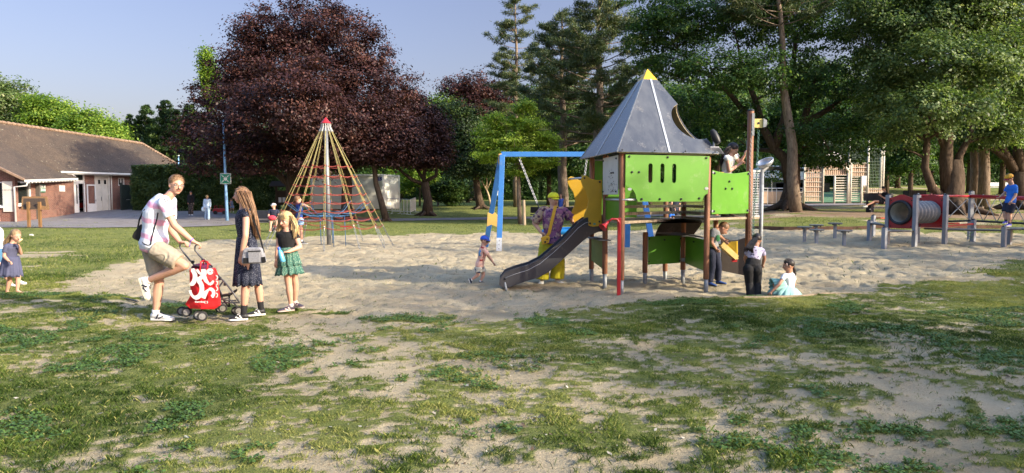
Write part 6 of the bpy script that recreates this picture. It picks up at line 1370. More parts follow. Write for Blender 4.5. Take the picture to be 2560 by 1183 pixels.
for x0, x1, y0_, y1_ in ((2006, 2164, 345, 408), (2164, 2203, 352, 480)):
    mb = MB(); n = 16
    for k in range(n): z = cz(y1_)+(cz(y0_)-cz(y1_))*(k+.5)/n; mb.tube([V3(cx(x0), d, z), V3(cx(x1), d, z)], .012, 3)
    for k in range(1, 10): x = cx(x0)+(cx(x1)-cx(x0))*k/10; mb.tube([V3(x, d, cz(y0_)), V3(x, d, cz(y1_))], .008, 3)
    mb.build('ball_net', mat('green_net', (.10, .14, .10)), bc)
for px, top, lb in ((2197, 350, 'left of two tall pale floodlight masts beside the court'), (2203, 350, 'right of two tall pale floodlight masts beside the court')):
    x = cx(px)*1.03; dd = d*1.03; t = thing('court_mast', V3(x, dd, gz(x, dd)), lb, 'mast'); mb = MB(); mb.tube([V3(x, dd, gz(x, dd)), V3(x, dd, P(0, top, dd).z)], .09, 8); mb.build('mast', WF, t, smooth=True)
# low picket fence left of the court
fe = thing('court_fence', GX(1940, 52), 'low timber picket fence with steel rail left of the ball court', 'fence'); mb = MB(); d_ = 51.0
xa, xb = GX(1895, d_).x, GX(2004, d_).x; n = 34; g = gz((xa+xb)/2, d_)
for k in range(n): mb.box(V3(xa+(xb-xa)*k/n, d_, g+.48), (.09, .03, .85))
mb.build('pickets', LWD, fe); mb = MB(); mb.tube([V3(xa, d_, g+1.15), V3(xb, d_, g+1.15)], .03, 6); mb.tube([V3(xa, d_, g+.95), V3(xb, d_, g+.95)], .02, 6)
for k in range(6): x = xa+(xb-xa)*k/5; mb.tube([V3(x, d_, g), V3(x, d_, g+1.15)], .03, 6)
mb.build('steel_rail', GW, fe)
cf = thing('court_floor_goal', GX(1928, 60), 'thin white post standing inside the ball court', 'post'); mb = MB(); q = GX(1928, 60); mb.tube([q, P(1928, 435, 60)], .05, 6); mb.build('post', WF, cf)
# court green floor
def sheet(nm, pts, z, m, label):
    mb = MB(); mb.add([V3(p.x, p.y, gz(p.x, p.y)+z) for p in pts], [tuple(range(len(pts)))]); o = mb.build(nm, m); tag(o, label, kind='structure')
sheet('court_floor', [GX(1880, 51.5), GX(2164, 51.5), GX(2164, 66), GX(1900, 66)], .12, mat('green_court', (.10, .20, .10), .8, var=.08), 'green artificial floor of the ball court')
# parked car roofs glimpsed behind
for px, py, lb, cm in ((1932, 420, 'light blue car roof glimpsed above the court hedge, left', (.45, .52, .60)), (1995, 424, 'white car roof glimpsed left of the goal wall', (.68, .70, .72))):
    dd = 66; q = P(px, py, dd); g = gz(q.x, q.y); t = thing('parked_car', V3(q.x, q.y, g+1.8), lb, 'car', None); cmn = mat('car_'+str(px), cm, .3); o = V3(q.x, q.y, q.z-1.3)
    prof_ = [(-2.1, .3), (2.1, .3), (2.15, .7), (1.9, .95), (1.1, 1.05), (.55, 1.45), (-1.0, 1.5), (-1.75, 1.1), (-2.1, .95)]
    mb = MB(); mb.prism([o+V3(x, 0, z) for x, z in prof_], (0, 1.7, 0)); mb.build('body', cmn, t, bevel=.05)
    mb = MB(); mb.prism([o+V3(x, 0, z) for x, z in ((-1.5, 1.08), (.95, 1.08), (.5, 1.38), (-.95, 1.42))], (0, 1.74, 0)); mb.build('windows', GLASS, t)
    for s in (-1.3, 1.3): mb = MB(); mb.tube([o+V3(s, -.9, .3), o+V3(s, -.7, .3)], .31, 16); mb.build('wheel', BLK, t)
    mb = MB(); mb.box(o+V3(0, 0, -.9), (5, 2.4, 1.8)); e = mb.build('parking_bank', GATEM); e.name = 'planted_bank'; tag(e, 'dark planted bank under the '+lb.split(' roof')[0], 'bank'); 
# sandpit edging boards
for pts, lb in (([(1858, 748), (1930, 746), (2000, 744), (2060, 740), (2150, 737)], 'weathered edging board along the near side of the sand'),):
    mb = MB(); w_ = [G(*p) for p in pts]; w_ = [V3(q.x, q.y, gz(q.x, q.y)-.025) for q in w_]
    for a, b in zip(w_[:-1], w_[1:]): mb.beam(a, b, .05, .10)
    o = mb.build('edging_board', WOODG); tag(o, lb, 'edging')
mb = MB(); w_ = [G(px, 573.5) for px in range(1880, 2560, 40)]; w_ = [V3(q.x, q.y, gz(q.x, q.y)+.03) for q in w_]
for a, b in zip(w_[:-1], w_[1:]): mb.beam(a, b, .06, .16)
o = mb.build('edging_board', mat('dark_edging', (.10, .055, .035), .9, var=.3)); tag(o, 'dark timber edging along the far right side of the sand', 'edging')
mb = MB(); w_ = [G(x, y) for x, y in ((300, 749), (320, 752), (345, 758))]; mb.tube([q+V3(0, 0, .02) for q in w_], .015, 5); o = mb.build('half_buried_cable', mat('cable_grey', (.06, .055, .05))); tag(o, 'dark cable poking out of the sand left of the man', 'cable')
# pink-white ride-on litter etc.
g = G(78, 590); mb = MB(); mb.box(V3(g.x, g.y, g.z+.03), (.09, .05, .07)); mb.box(V3(g.x+.06, g.y, g.z+.02), (.06, .05, .04)); o = mb.build('paper_scrap', PAP); tag(o, 'crumpled white paper scrap on the sunny lawn at left', 'litter')
# cleaning trolley
d = 52.2; a = P(184, 540, d); g = gz(a.x, a.y); ctx = a.x; cy = d; tr_ = thing('cleaning_trolley', V3(ctx+.6, cy, g), 'cleaning trolley with red crates standing at the pavilion door', 'trolley')
CR = mat('crate_red', (.42, .02, .02), .5); CBL = mat('bag_blue', (.03, .06, .30), .6)
mb = MB(); u = V3(0, 0, 1); o = V3(ctx, cy, g)
for x in (.35, .95):
    for y in (0, .45): mb.tube([o+V3(x, y, .1), o+V3(x, y, 1.15)], .02, 5)
for z in (.18, .75, 1.1): mb.box(o+V3(.65, .22, z), (.66, .5, .03))
mb.build('frame', GREYP, tr_)
for x in (-.0, .62): mb = MB(); mb.box(o+V3(x+.12, .1, .42), (.5, .4, .36), None, 1.08); mb.build('crate', CR, tr_)
mb = MB(); mb.ball(o+V3(1.15, .1, .3), (.2, .2, .26)); mb.build('blue_bag', CBL, tr_, smooth=True)
mb = MB(); mb.ball(o+V3(.4, .1, 1.22), (.25, .2, .12)); mb.build('blue_cloth', CBL, tr_, smooth=True); mb = MB(); mb.ball(o+V3(.8, .1, 1.22), (.28, .2, .14)); mb.build('red_cloth', RED, tr_, smooth=True)
mb = MB(); mb.tube([o+V3(-.3, .1, 1.5), o+V3(.6, .0, .3)], .015, 4); mb.build('broom_handle', WHITE, tr_)
for x in (.05, .5, .95): mb = MB(); mb.tube([o+V3(x, -.05, .08), o+V3(x, 0, .08)], .08, 10); mb.build('wheel', BLK, tr_)
# red toy car
d = 49; q = P(553, 531, d); g = gz(q.x, q.y); tc_ = thing('toy_car', V3(q.x, q.y, g), 'red ride-on toy jeep on the asphalt near the hedge', 'toy car'); o = V3(q.x, q.y, g)
mb = MB(); mb.prism([o+V3(x, 0, z) for x, z in ((-.5, .15), (.5, .15), (.5, .36), (.2, .40), (.05, .42), (-.45, .42), (-.5, .36))], (0, .5, 0)); mb.build('body', RED, tc_, bevel=.03)
mb = MB(); mb.tube([o+V3(.1, -.2, .4), o+V3(-.02, -.2, .62), o+V3(-.02, .2, .62), o+V3(.1, .2, .4)], .015, 5); mb.tube([o+V3(-.4, -.2, .4), o+V3(-.36, -.2, .6), o+V3(-.36, .2, .6), o+V3(-.4, .2, .4)], .02, 5); mb.build('roll_bar', RED, tc_)
for x in (-.3, .32): mb = MB(); mb.tube([o+V3(x, -.3, .13), o+V3(x, -.2, .13)], .135, 14); mb.build('wheel', BLK, tc_)
# ---------------------------------------------------------------- people
SKIN = mat('skin', (.52, .29, .20), .5, var=.05, scale=6, spec=.4); SKINT = mat('tanned_skin', (.42, .21, .13), .5, var=.05, scale=6, spec=.4)
EYEW = mat('eye_white', (.6, .58, .55), .3); EYED = mat('eye_dark', (.03, .02, .015), .3); LIP = mat('lip', (.38, .13, .11), .5)
H_BLOND = mat('blond_hair', (.42, .28, .12), .55, var=.3, scale=30, stretch=(1, 1, .15), col2=(.55, .38, .18)); H_BROWN = mat('brown_hair', (.10, .055, .03), .5, var=.35, scale=30, stretch=(1, 1, .15), col2=(.22, .12, .06))
H_DARK = mat('black_hair', (.022, .015, .013), .45, var=.3, scale=30, stretch=(1, 1, .15)); H_FAIR = mat('fair_brown_hair', (.22, .13, .07), .6, var=.3, scale=40); H_SANDY = mat('sandy_hair', (.26, .18, .10), .55, var=.3, scale=30, stretch=(1, 1, .15))
def frame(f, up=(0, 0, 1)):
    f = Vector(f).normalized(); up = Vector(up); r = f.cross(up).normalized(); u = r.cross(f); return f, r, u
class Fig:
    """a person whose joints are given as (px, py, depth shift) at distance d; s is the body scale in metres of standing height"""
    def __init__(s, d, H, J, label, face, adult=True, skin=None, vox=.008, group=None, feet=None):
        s.d = d; s.H = H; s.k = H/1.75; s.adult = adult; s.skin = skin or SKIN; s.vox = vox
        s.J = {n: (P(q[0], q[1], d+(q[2] if len(q) > 2 else 0))) for n, q in J.items()}
        s.root = s.J['pelvis'].copy(); s.root.z = gz(s.root.x, s.root.y); s.t = thing('person', s.root, label, 'person', group)
        s.face = face; s.par = s.t; hr = (.105 if adult else .098)*max(s.k, .0)*(1 if adult else 1.40*(1.10 if s.k < .62 else 1)) 
        s.hr = hr
    def j(s, n): return s.J[n]
    def limb(s, mb, names, rad, g=1.0):
        pts = [s.J[n] for n in names]
        for i in range(len(pts)-1): mb.rcone(pts[i], pts[i+1], rad[i]*g, rad[i+1]*g, 12)
    def torso_rings(s, g=0, top=1.0, sw=1.0, hw=1.0, dep=1.0, z0=0):
        J = s.J; k = s.k; pel, ch, nk = J['pelvis'], J['chest'], J['neck']; sl, sr = J['sl'], J['sr']; side = (sr-sl); 
        W = side.length; side.normalize(); axisv = (nk-pel).normalized(); hipside = (J['hr']-J['hl']).normalized() if 'hr' in J else side
        wa = pel.lerp(ch, .5); cw = .165*k; out = []
        spec = [(pel-axisv*.09*k, .10*hw, .085, hipside), (pel-axisv*.02*k, .155*hw, .112, hipside), (pel+axisv*.07*k, .15*hw, .11, hipside), (wa, .125*hw, .095, side), (ch, .155*sw, .112, side), (ch.lerp(nk, .45), .165*sw, .108, side), (ch.lerp(nk, .72), .150*sw, .085, side), (ch.lerp(nk, .90), .085*sw, .065, side), (nk, .055, .055, side)]
        for c, a, b, sd in spec: out.append((c, a*k+g, b*k*dep+g, sd))
        return out
    def torso(s, mb, g=0, i0=0, i1=99, sw=1, hw=1, dep=1, n=20, cap=True):
        rr = s.torso_rings(g, sw=sw, hw=hw, dep=dep)[i0:i1]; rings = []
        for i, (c, a, b, sd) in enumerate(rr):
            cn = rr[min(i+1, len(rr)-1)][0]-rr[max(i-1, 0)][0]; cn.normalize(); sd = (sd-cn*sd.dot(cn)).normalized(); fw = cn.cross(sd)
            rings.append([c+sd*(a*math.cos(w))+fw*(b*math.sin(w)) for w in np.linspace(0, 2*math.pi, n, endpoint=False)])
        mb.loft(rings, cap=cap)
    def head(s, mb):
        J = s.J; h = s.hr; c = J['head']; f, r, u = frame(*s.face); M = Matrix((r, f, u)).transposed(); s.HM = M; s.hc = c
        mb.ball(c+u*h*.18-f*h*.10, (h*.74, h*.92, h*.86), M, 18, 12); mb.ball(c-u*h*.25+f*h*.22, (h*.60, h*.62, h*.70), M, 16, 10)
        mb.ball(c-u*h*.78+f*h*.42, (h*.30, h*.26, h*.22), M, 12, 8)
        mb.rcone(c+u*h*.05+f*h*.78, c-u*h*.26+f*h*1.0, h*.09, h*.13, 8); mb.ball(c-u*h*.56+f*h*.72, (h*.25, h*.12, h*.10), M, 10, 6)
        mb.ball(c+u*h*.14+f*h*.70, (h*.50, h*.16, h*.12), M, 10, 6)
        for sg in (-1, 1): mb.ball(c-u*h*.08+r*sg*h*.72-f*h*.08, (h*.10, h*.16, h*.26), M, 8, 6); mb.ball(c-u*h*.22+r*sg*h*.34+f*h*.62, (h*.18, h*.14, h*.16), M, 8, 6)
        mb.rcone(J['neck']-u*h*.1, c-u*h*.45-f*h*.18, h*.50, h*.47, 12)
    def face_parts(s, brow=None, glasses=False, moustache=False):
        h = s.hr; c = s.hc; M = s.HM; r, f, u = (Vector(M.col[i]) for i in range(3)); par = s.body
        for sg in (-1, 1):
            mb = MB(); mb.ball(c+u*h*.02+r*sg*h*.33+f*h*.735, (h*.15, h*.075, h*.075), M, 8, 6); e = mb.build('eye', EYEW, par, smooth=True); mb = MB(); mb.ball(c+u*h*.02+r*sg*h*.33+f*h*.79, (h*.07, h*.035, h*.07), M, 8, 6); mb.build('iris', EYED, e, smooth=True)
            mb = MB(); mb.tube([c+u*h*.17+r*sg*h*.16+f*h*.86, c+u*h*.22+r*sg*h*.34+f*h*.80, c+u*h*.15+r*sg*h*.50+f*h*.66], [h*.03, h*.04, h*.02], 5); mb.build('eyebrow', brow or H_BROWN, par)
        mb = MB(); mb.ball(c-u*h*.55+f*h*.80, (h*.22, h*.07, h*.045), M, 8, 6); mb.build('mouth', LIP, par, smooth=True)
        if moustache: mb = MB(); mb.tube([c-u*h*.47-r*h*.26+f*h*.76, c-u*h*.41+f*h*.90, c-u*h*.47+r*h*.26+f*h*.76], [h*.04, h*.06, h*.04], 6); mb.build('moustache', H_FAIR, par, smooth=True)
        if glasses:
            mb = MB()
            for sg in (-1, 1):
                q = c+u*h*.0+r*sg*h*.33+f*h*.90; mb.tube([q+r*(h*.20*math.cos(t))+u*(h*.16*math.sin(t)) for t in np.linspace(0, 6.283, 15)], h*.014, 4, cap=False); mb.tube([q+r*sg*h*.20, c+u*h*.05+r*sg*h*.80-f*h*.05], h*.014, 4)
            mb.tube([c+f*h*.96-r*h*.11, c+f*h*.98+r*h*.11], h*.02, 4); g = mb.build('glasses', mat('thin_frame', (.12, .10, .09), .4), par)
    def hand(s, mb, side, grip=None, big=None, curl=.5):
        J = s.J; w, h = J['w'+side], J['k'+side]; k = s.k; t = (h-w).normalized(); L = .085*k; up = Vector(grip) if grip is not None else t.orthogonal(); up = (up-t*up.dot(t)).normalized(); sd = t.cross(up)
        p = w+t*.02*k; mb.tube([w, w+t*L*.5, w+t*L], [.026*k, .038*k, .034*k], 10, el=[.8, .48, .42], side=sd)
        for i, (o, ln) in enumerate(((-.028, .062), (-.010, .072), (.009, .068), (.026, .052))):
            a = w+t*L*.92+sd*o*k; b = a+(t*(1-curl*.4)-up*curl*.6).normalized()*ln*.45*k; c = b+(t*(1-curl*1.3)-up*curl*1.4).normalized()*ln*.33*k; e = c+(t*(.7-curl*1.9)-up*(.2+curl*.9)).normalized()*ln*.28*k
            mb.tube([a-t*.01*k, a, b, c, e], [.009*k, .0095*k, .0088*k, .008*k, .006*k], 7)
        a = w+t*L*.25-sd*.03*k; b = a+(t*.7-sd*.7).normalized()*.032*k; c = b+(t*.95-sd*.1-up*.3).normalized()*.03*k; mb.tube([w+t*L*.12-sd*.01*k, a, b, c], [.016*k, .014*k, .011*k, .008*k], 7)
    def build_body(s, arms=('l', 'r'), legs=('l', 'r'), curl=(.5, .5), grip=(None, None), feet=False, hw=1, sw=1):
        mb = MB(); k = s.k; s.torso(mb, hw=hw, sw=sw); s.head(mb); J = s.J; chub = 1 if s.adult else 1.08
        for a in arms:
            mb.rcone(J['s'+a].lerp(J['neck'], .35), J['s'+a], .05*k, .052*k); s.limb(mb, ['s'+a, 'e'+a], [.050*k*chub, .040*k*chub]); m = J['e'+a].lerp(J['w'+a], .3); mb.rcone(J['e'+a], m, .040*k*chub, .041*k*chub); mb.rcone(m, J['w'+a], .041*k*chub, .026*k*chub)
        for a in legs:
            hp = J['h'+a]; mb.rcone(hp, J['n'+a], .086*k*chub, .056*k*chub); m = J['n'+a].lerp(J['a'+a], .32); mb.rcone(J['n'+a], m, .055*k*chub, .057*k*chub); mb.rcone(m, J['a'+a], .057*k*chub, .034*k)
            if feet and 't'+a in J: mb.rcone(J['a'+a], J['t'+a], .034*k, .028*k); 
        inc = s.vox < .0075
        if inc:
            for a, cu, g in zip(arms, curl, grip): s.hand(mb, a, g, curl=cu)
        me = remesh(mb, s.vox, 3, 'body', s.root)
        if not inc:
            m2 = MB()
            for a, cu, g in zip(arms, curl, grip): s.hand(m2, a, g, curl=cu)
            if m2.v:
                q = m2.mesh('h', s.root, True); bm = bmesh.new(); bm.from_mesh(me); bm.from_mesh(q); bm.to_mesh(me); bm.free(); bpy.data.meshes.remove(q)
        me.polygons.foreach_set('use_smooth', [True]*len(me.polygons))
        s.body = link_mesh('body', me, s.skin, s.t); return s
    def cloth(s, nm, m, parts, vox=None, disp=.006, ds=.12, label=None, smooth=3):
        mb = MB()
        for fn in parts: fn(mb)
        me = remesh(mb, vox or s.vox*1.1, smooth, nm, s.root, disp*s.k, ds*s.k, int(abs(s.root.x*7)) % 50); me.polygons.foreach_set('use_smooth', [True]*len(me.polygons))
        o = link_mesh(nm, me, m, s.t)
        if label: o['label'] = label
        return o
    def shirt(s, m, sl=.6, g=.016, hem=1, arms=('l', 'r'), label=None, nm='shirt', sw=1.0, hw=1.0, dep=1.0, disp=.008, long=0, sr=.062):
        k = s.k
        def f(mb):
            s.torso(mb, g=g*k, i0=hem, i1=8, sw=sw, hw=hw, dep=dep)
            for a in arms:
                S_, E_ = s.J['s'+a], s.J['e'+a]; mb.rcone(S_.lerp(s.J['neck'], .3), S_, .058*k, sr*k)
                if sl > 0: 
                    e = S_.lerp(E_, sl); mb.tube([S_, e], [sr*k, sr*k*1.0], 14)
                if long: mb.rcone(E_, s.J['w'+a], .05*k, .038*k); mb.rcone(S_, E_, .064*k, .05*k)
        return s.cloth(nm, m, [f], disp=disp, label=label)
    def shorts(s, m, f_=.85, r0=.105, r1=.085, nm='shorts', label=None, legs=('l', 'r'), full=False, disp=.006, hw=1.0):
        k = s.k
        def f(mb):
            s.torso(mb, g=.014*k, i0=0, i1=4, hw=hw)
            for a in legs:
                h, n_, an = s.J['h'+a], s.J['n'+a], s.J['a'+a]
                if not full: e = h.lerp(n_, f_); mb.tube([h, h.lerp(n_, .3), e], [r0*k, r0*k, r1*k], 16)
                else: mb.rcone(h, n_, r0*k, r1*k); e = n_.lerp(an, f_); mb.tube([n_.lerp(h, .1), n_, e], [r1*k, r1*k, r1*k*(full if full is not True else .8)], 16)
        return s.cloth(nm, m, [f], disp=disp, label=label)
    def skirt(s, m, c0, c1, r0, r1, nf=14, amp=.08, nm='skirt', label=None, flat=.8, mid=None, seg=8, sidev=None):
        mb = MB(); rings = []; n = 96; side = Vector(sidev) if sidev else (s.J['sr']-s.J['sl']); side.z *= .2; side.normalize(); ax = (c0-c1).normalized(); side = (side-ax*side.dot(ax)).normalized(); fw = ax.cross(side); ph = random.random()*6
        for i in range(seg+1):
            t = i/seg; c = c0.lerp(c1, t); r = r0+(r1-r0)*(t**.8) if mid is None else (r0*(1-t)**2+2*mid*t*(1-t)+r1*t*t); rr = []
            for q in range(n):
                w = 2*math.pi*q/n; rip = 1+amp*t*(math.sin(nf*w+ph+1.3*math.sin(2*w))+.5*math.sin((nf*1.7)*w+ph*2)); rr.append(c+side*(r*rip*math.cos(w))+fw*(r*rip*flat*math.sin(w))-ax*(.012*s.k*t*math.sin(nf*w+ph)))
            rings.append(rr)
        mb.loft(rings, cap=False); o = mb.build(nm, m, s.t, smooth=True); so = o.modifiers.new('s', 'SOLIDIFY'); so.thickness = .004
        if label: o['label'] = label
        return o
    def shoe(s, a, m, sole=None, L=.26, up=(0, 0, 1), sock=None, nm='shoe', w=.047, tilt=None, swoosh=None, sock_h=.09):
        k = s.k; A, T = s.J['a'+a], s.J['t'+a]; f = (T-A); u0 = Vector(up)
        if tilt is None: f = f-u0*f.dot(u0)
        f.normalize(); u = (u0-f*u0.dot(f)).normalized(); r = f.cross(u); L = L*k; w = w*k; base = A-u*.075*k-f*.055*k
        def ring(x, hw_, z0, z1, n=14): 
            c = base+f*x*L; return [c+r*(hw_*w*math.cos(t))+u*(((z0+z1)/2+(z1-z0)/2*math.sin(t))*k) for t in np.linspace(0, 2*math.pi, n, endpoint=False)]
        mb = MB(); mb.loft([ring(.0, .45, .01, .05), ring(.03, .8, .01, .085), ring(.18, .92, .01, .098), ring(.36, .95, .01, .088), ring(.55, 1.05, .01, .066), ring(.75, 1.08, .01, .050), ring(.90, .92, .01, .042), ring(.99, .5, .012, .03)]); o = mb.build(nm, m, s.t, smooth=True)
        mb = MB(); out = [(.0, .5), (.05, .9), (.3, .9), (.45, .92), (.7, 1.12), (.88, 1.0), (.98, .6), (1.01, .25)]; pl = [base+f*x*L+r*y*w for x, y in out]+[base+f*x*L-r*y*w for x, y in reversed(out)]; mb.prism([q+u*.008*k for q in pl], u*.024*k); mb.build('sole', sole or WHITE, o, smooth=False, bevel=.004)
        if sock is not None: mb = MB(); kn = s.J['n'+a]; d_ = (kn-A).normalized(); mb.tube([A-u*.03*k, A, A+d_*sock_h*k], [.038*k, .040*k, .046*k], 12); mb.build('sock', sock, s.t, smooth=True)
        if swoosh is not None:
            mb = MB(); sd = r if r.y < 0 else -r
            for x0, x1, z0, z1 in ((.30, .42, .02, .075), (.40, .62, .022, .05)): mb.beam(base+f*x0*L+sd*w*.93+u*z0*k, base+f*x1*L+sd*w*1.0+u*z1*k, .006, .016*k, u)
            mb.tube([base+f*x*L+u*z*k+r*y for x, z, y in ((.42, .088, -.02*k), (.45, .086, .02*k), (.52, .076, -.02*k), (.55, .072, .02*k))], .005*k, 4); mb.build('trim', swoosh, o)
        return o
    def hair_short(s, m, vox=None, top=.1, low=-.15, nm='hair', back=1.0, strands=260):
        h = s.hr; c = s.hc; M = s.HM; r, f, u = (Vector(M.col[i]) for i in range(3)); mb = MB()
        mb.ball(c+u*h*(.27+top*.4)-f*h*.17, (h*.79, h*.94, h*.86), M, 18, 12); me = mb.mesh('x')
        bm = bmesh.new(); bm.from_mesh(me); pl = c+f*h*.50+u*h*.34; nrm = (f*.75-u*.62).normalized()
        bmesh.ops.bisect_plane(bm, geom=bm.verts[:]+bm.edges[:]+bm.faces[:], plane_co=pl, plane_no=nrm, clear_outer=True); pl2 = c-u*h*(.30*back); bmesh.ops.bisect_plane(bm, geom=bm.verts[:]+bm.edges[:]+bm.faces[:], plane_co=pl2, plane_no=-u, clear_outer=True)
        bm.transform(Matrix.Translation(-s.root)); bm.to_mesh(me); bm.free(); me.polygons.foreach_set('use_smooth', [True]*len(me.polygons)); o = link_mesh(nm, me, m, s.t)
        mb = MB()
        for _ in range(strands):
            a = random.uniform(0, 6.283); e = random.uniform(.0, 1.5); v = (r*math.cos(a)*math.cos(e)+f*math.sin(a)*math.cos(e)+u*math.sin(e)); 
            if v.dot(f) > .55 and v.dot(u) < .55: continue
            p = c+u*h*.28-f*h*.17+(r*v.dot(r)*.77+f*v.dot(f)*.92+u*v.dot(u)*.85)*h; t = (f*.6+u*.3+r*random.uniform(-.5, .5)-v*.0).normalized(); mb.tube([p, p+t*h*.12+v*h*.05, p+t*h*.22+v*h*.03], [h*.02, h*.016, h*.004], 3, cap=False)
        mb.build('hair_strands', m, o)
        return o
    def hair_long(s, m, ends, n=150, cover=True, nm='hair', fringe=False, thick=1.0, spread=.5, wav=.02, parting=0):
        """ends: list of guide lists of world points from the head side down to the tips"""
        h = s.hr; o = None
        o = s.hair_short(m, strands=60, nm=nm) if cover else None
        c = s.hc; M = s.HM; r, f, u = (Vector(M.col[i]) for i in range(3)); mb = MB()
        for g in ends:
            for q in range(n):
                a = random.uniform(-1, 1); b = random.uniform(-1, 1); off0 = r*a*h*.45+f*b*h*.3; ph = random.random()*6; st = c+u*h*(.9-.25*(a*a))+off0*.6-f*h*.2; L = random.uniform(.8, 1.03); pts = [st]; k_ = len(g)
                for i, p in enumerate(g):
                    t = (i+1)/k_; sp = spread*(1-.35*t); pts.append(p+(r*a+f*b)*h*sp+r*math.sin(ph+t*5)*wav*s.k*1.2+Vector((0, 0, 0)))
                if L < 1: pts[-1] = pts[-2].lerp(pts[-1], (L-.8)/.2)
                pts2 = []
                for i in range(len(pts)-1): pts2 += [pts[i], (pts[i]+pts[i+1])/2]
                pts2.append(pts[-1]); w = h*.040*thick; mb.tube(pts2, [w*.5]+[w]*(len(pts2)-2)+[w*.25], 4, cap=False)
        if fringe:
            for q in range(60):
                a = random.uniform(-1, 1); st = c+u*h*.98+r*a*h*.35+f*h*.15; mb.tube([st, c+u*h*.82+r*a*h*.55+f*h*.68, c+u*h*.28+r*a*h*.62+f*h*(.86-.2*a*a)], [h*.03, h*.035, h*.01], 4, cap=False)
        mb.build('hair_strands', m, o or s.t, smooth=True, recalc=False); return o
    def cap(s, m, brim=None, bm_=None, nm='cap', brimL=.75, up=.15, half=None):
        h = s.hr; c = s.hc; M = s.HM; r, f, u = (Vector(M.col[i]) for i in range(3)); mb = MB(); mb.ball(c+u*h*.36-f*h*.10, (h*.84, h*.98, h*.80), M, 20, 12); me = mb.mesh('x'); bm = bmesh.new(); bm.from_mesh(me)
        bmesh.ops.bisect_plane(bm, geom=bm.verts[:]+bm.edges[:]+bm.faces[:], plane_co=c+u*h*(.26+up*.3), plane_no=(-u+f*.12).normalized(), clear_outer=True); bm.transform(Matrix.Translation(-s.root)); bm.to_mesh(me); bm.free(); me.polygons.foreach_set('use_smooth', [True]*len(me.polygons)); o = link_mesh(nm, me, m, s.t); so = o.modifiers.new('s', 'SOLIDIFY'); so.thickness = h*.03; so.offset = 1
        mb = MB(); rows = []
        for i in range(6):
            t = i/5; rows.append([c+u*h*(.36-.10*t-.12*abs(x)**2*.8)+f*h*(.72+brimL*t-(.42+.25*t)*x*x)+r*h*x*(.66-.06*t) for x in np.linspace(-1, 1, 9)])
        mb.loft(rows, cap=False, close=False); b = mb.build('brim', brim or m, o, smooth=True); so = b.modifiers.new('s', 'SOLIDIFY'); so.thickness = h*.05
        mb = MB(); mb.ball(c+u*h*1.15-f*h*.1, h*.06, None, 8, 6); mb.build('button', m, o, smooth=True)
        return o
    def strap(s, pts, m, w=.03, nm='strap', par=None):
        mb = MB(); rows = []; 
        for i, p in enumerate(pts):
            t = (pts[min(i+1, len(pts)-1)]-pts[max(i-1, 0)]).normalized(); sd = t.cross(Vector((0, 1, 0))).normalized()*w/2; rows.append([p-sd, p+sd])
        mb.loft(rows, cap=False, close=False); o = mb.build(nm, m, par or s.t); so = o.modifiers.new('s', 'SOLIDIFY'); so.thickness = .004; return o
CLW = mat('white_cloth', (.66, .67, .70), .8, var=.04, scale=20); CLK = mat('black_cloth', (.012, .012, .014), .85, var=.15, scale=20)
NAVY = mat('navy_cloth', (.018, .022, .042), .85, var=.15, scale=20); DENIM = mat('denim', (.22, .33, .50), .85, var=.2, scale=30); BLKT = mat('black_rib', (.012, .012, .013), .9)
# ---- man
def shirtmat():
    m = bpy.data.materials.new('football_shirt'); m.use_nodes = True; n = m.node_tree.nodes; l = m.node_tree.links; b = n['Principled BSDF']; b.inputs['Roughness'].default_value = .7
    tc = n.new('ShaderNodeTexCoord'); nz = n.new('ShaderNodeTexNoise'); nz.inputs['Scale'].default_value = 5; nz.inputs['Detail'].default_value = 5; l.new(tc.outputs['Object'], nz.inputs['Vector'])
    sx = n.new('ShaderNodeSeparateXYZ'); l.new(tc.outputs['Object'], sx.inputs[0])
    ma = n.new('ShaderNodeMath'); ma.operation = 'MULTIPLY_ADD'; l.new(nz.outputs['Fac'], ma.inputs[0]); ma.inputs[1].default_value = .10
    m2 = n.new('ShaderNodeMath'); m2.operation = 'MULTIPLY_ADD'; l.new(sx.outputs[0], m2.inputs[0]); m2.inputs[1].default_value = .28; l.new(sx.outputs[2], m2.inputs[2]); l.new(m2.outputs[0], ma.inputs[2])
    s_ = n.new('ShaderNodeMath'); s_.operation = 'MULTIPLY'; l.new(ma.outputs[0], s_.inputs[0]); s_.inputs[1].default_value = 5.0
    fr = n.new('ShaderNodeMath'); fr.operation = 'FRACT'; l.new(s_.outputs[0], fr.inputs[0])
    cr = n.new('ShaderNodeValToRGB'); e = cr.color_ramp.elements; e[0].position = .0; e[0].color = (.62, .66, .74, 1); e[1].position = 1; e[1].color = (.62, .66, .74, 1)
    for p, c in ((.52, (.66, .68, .74, 1)), (.58, (.72, .34, .47, 1)), (.84, (.70, .38, .52, 1)), (.90, (.64, .67, .74, 1))): q = e.new(p); q.color = c
    l.new(fr.outputs[0], cr.inputs[0]); l.new(cr.outputs[0], b.inputs['Base Color']); return m
FD = 8.65
man = Fig(FD, 1.84, dict(head=(441, 463, .05), neck=(420, 492, .03), chest=(392, 535, .02), pelvis=(383, 611), sl=(427, 503, .22), sr=(408, 507, -.17), el=(426, 574, .24), wl=(451, 606, .20), kl=(466, 606, .18),
    er=(436, 564, -.20), wr=(483, 604, -.15), kr=(499, 611, -.13), hr=(389, 622, -.09), hl=(382, 622, .10), nr=(461, 664, -.12), ar=(368, 702, -.02), tr=(361, 740, .0), nl=(398, 705, .08), al=(389, 784, .08), tl=(432, 795, .06)),
    'young man in white and pink football shirt leaning on a pushchair, one foot raised', (Vector((.72, -.68, -.08)), (.12, 0, 1)), vox=.0062).build_body(curl=(.9, .9), grip=(Vector((.2, 0, 1)), Vector((.2, 0, 1))))
man.face_parts(H_FAIR, True, True); man.hair_short(H_FAIR, strands=420, top=.25)
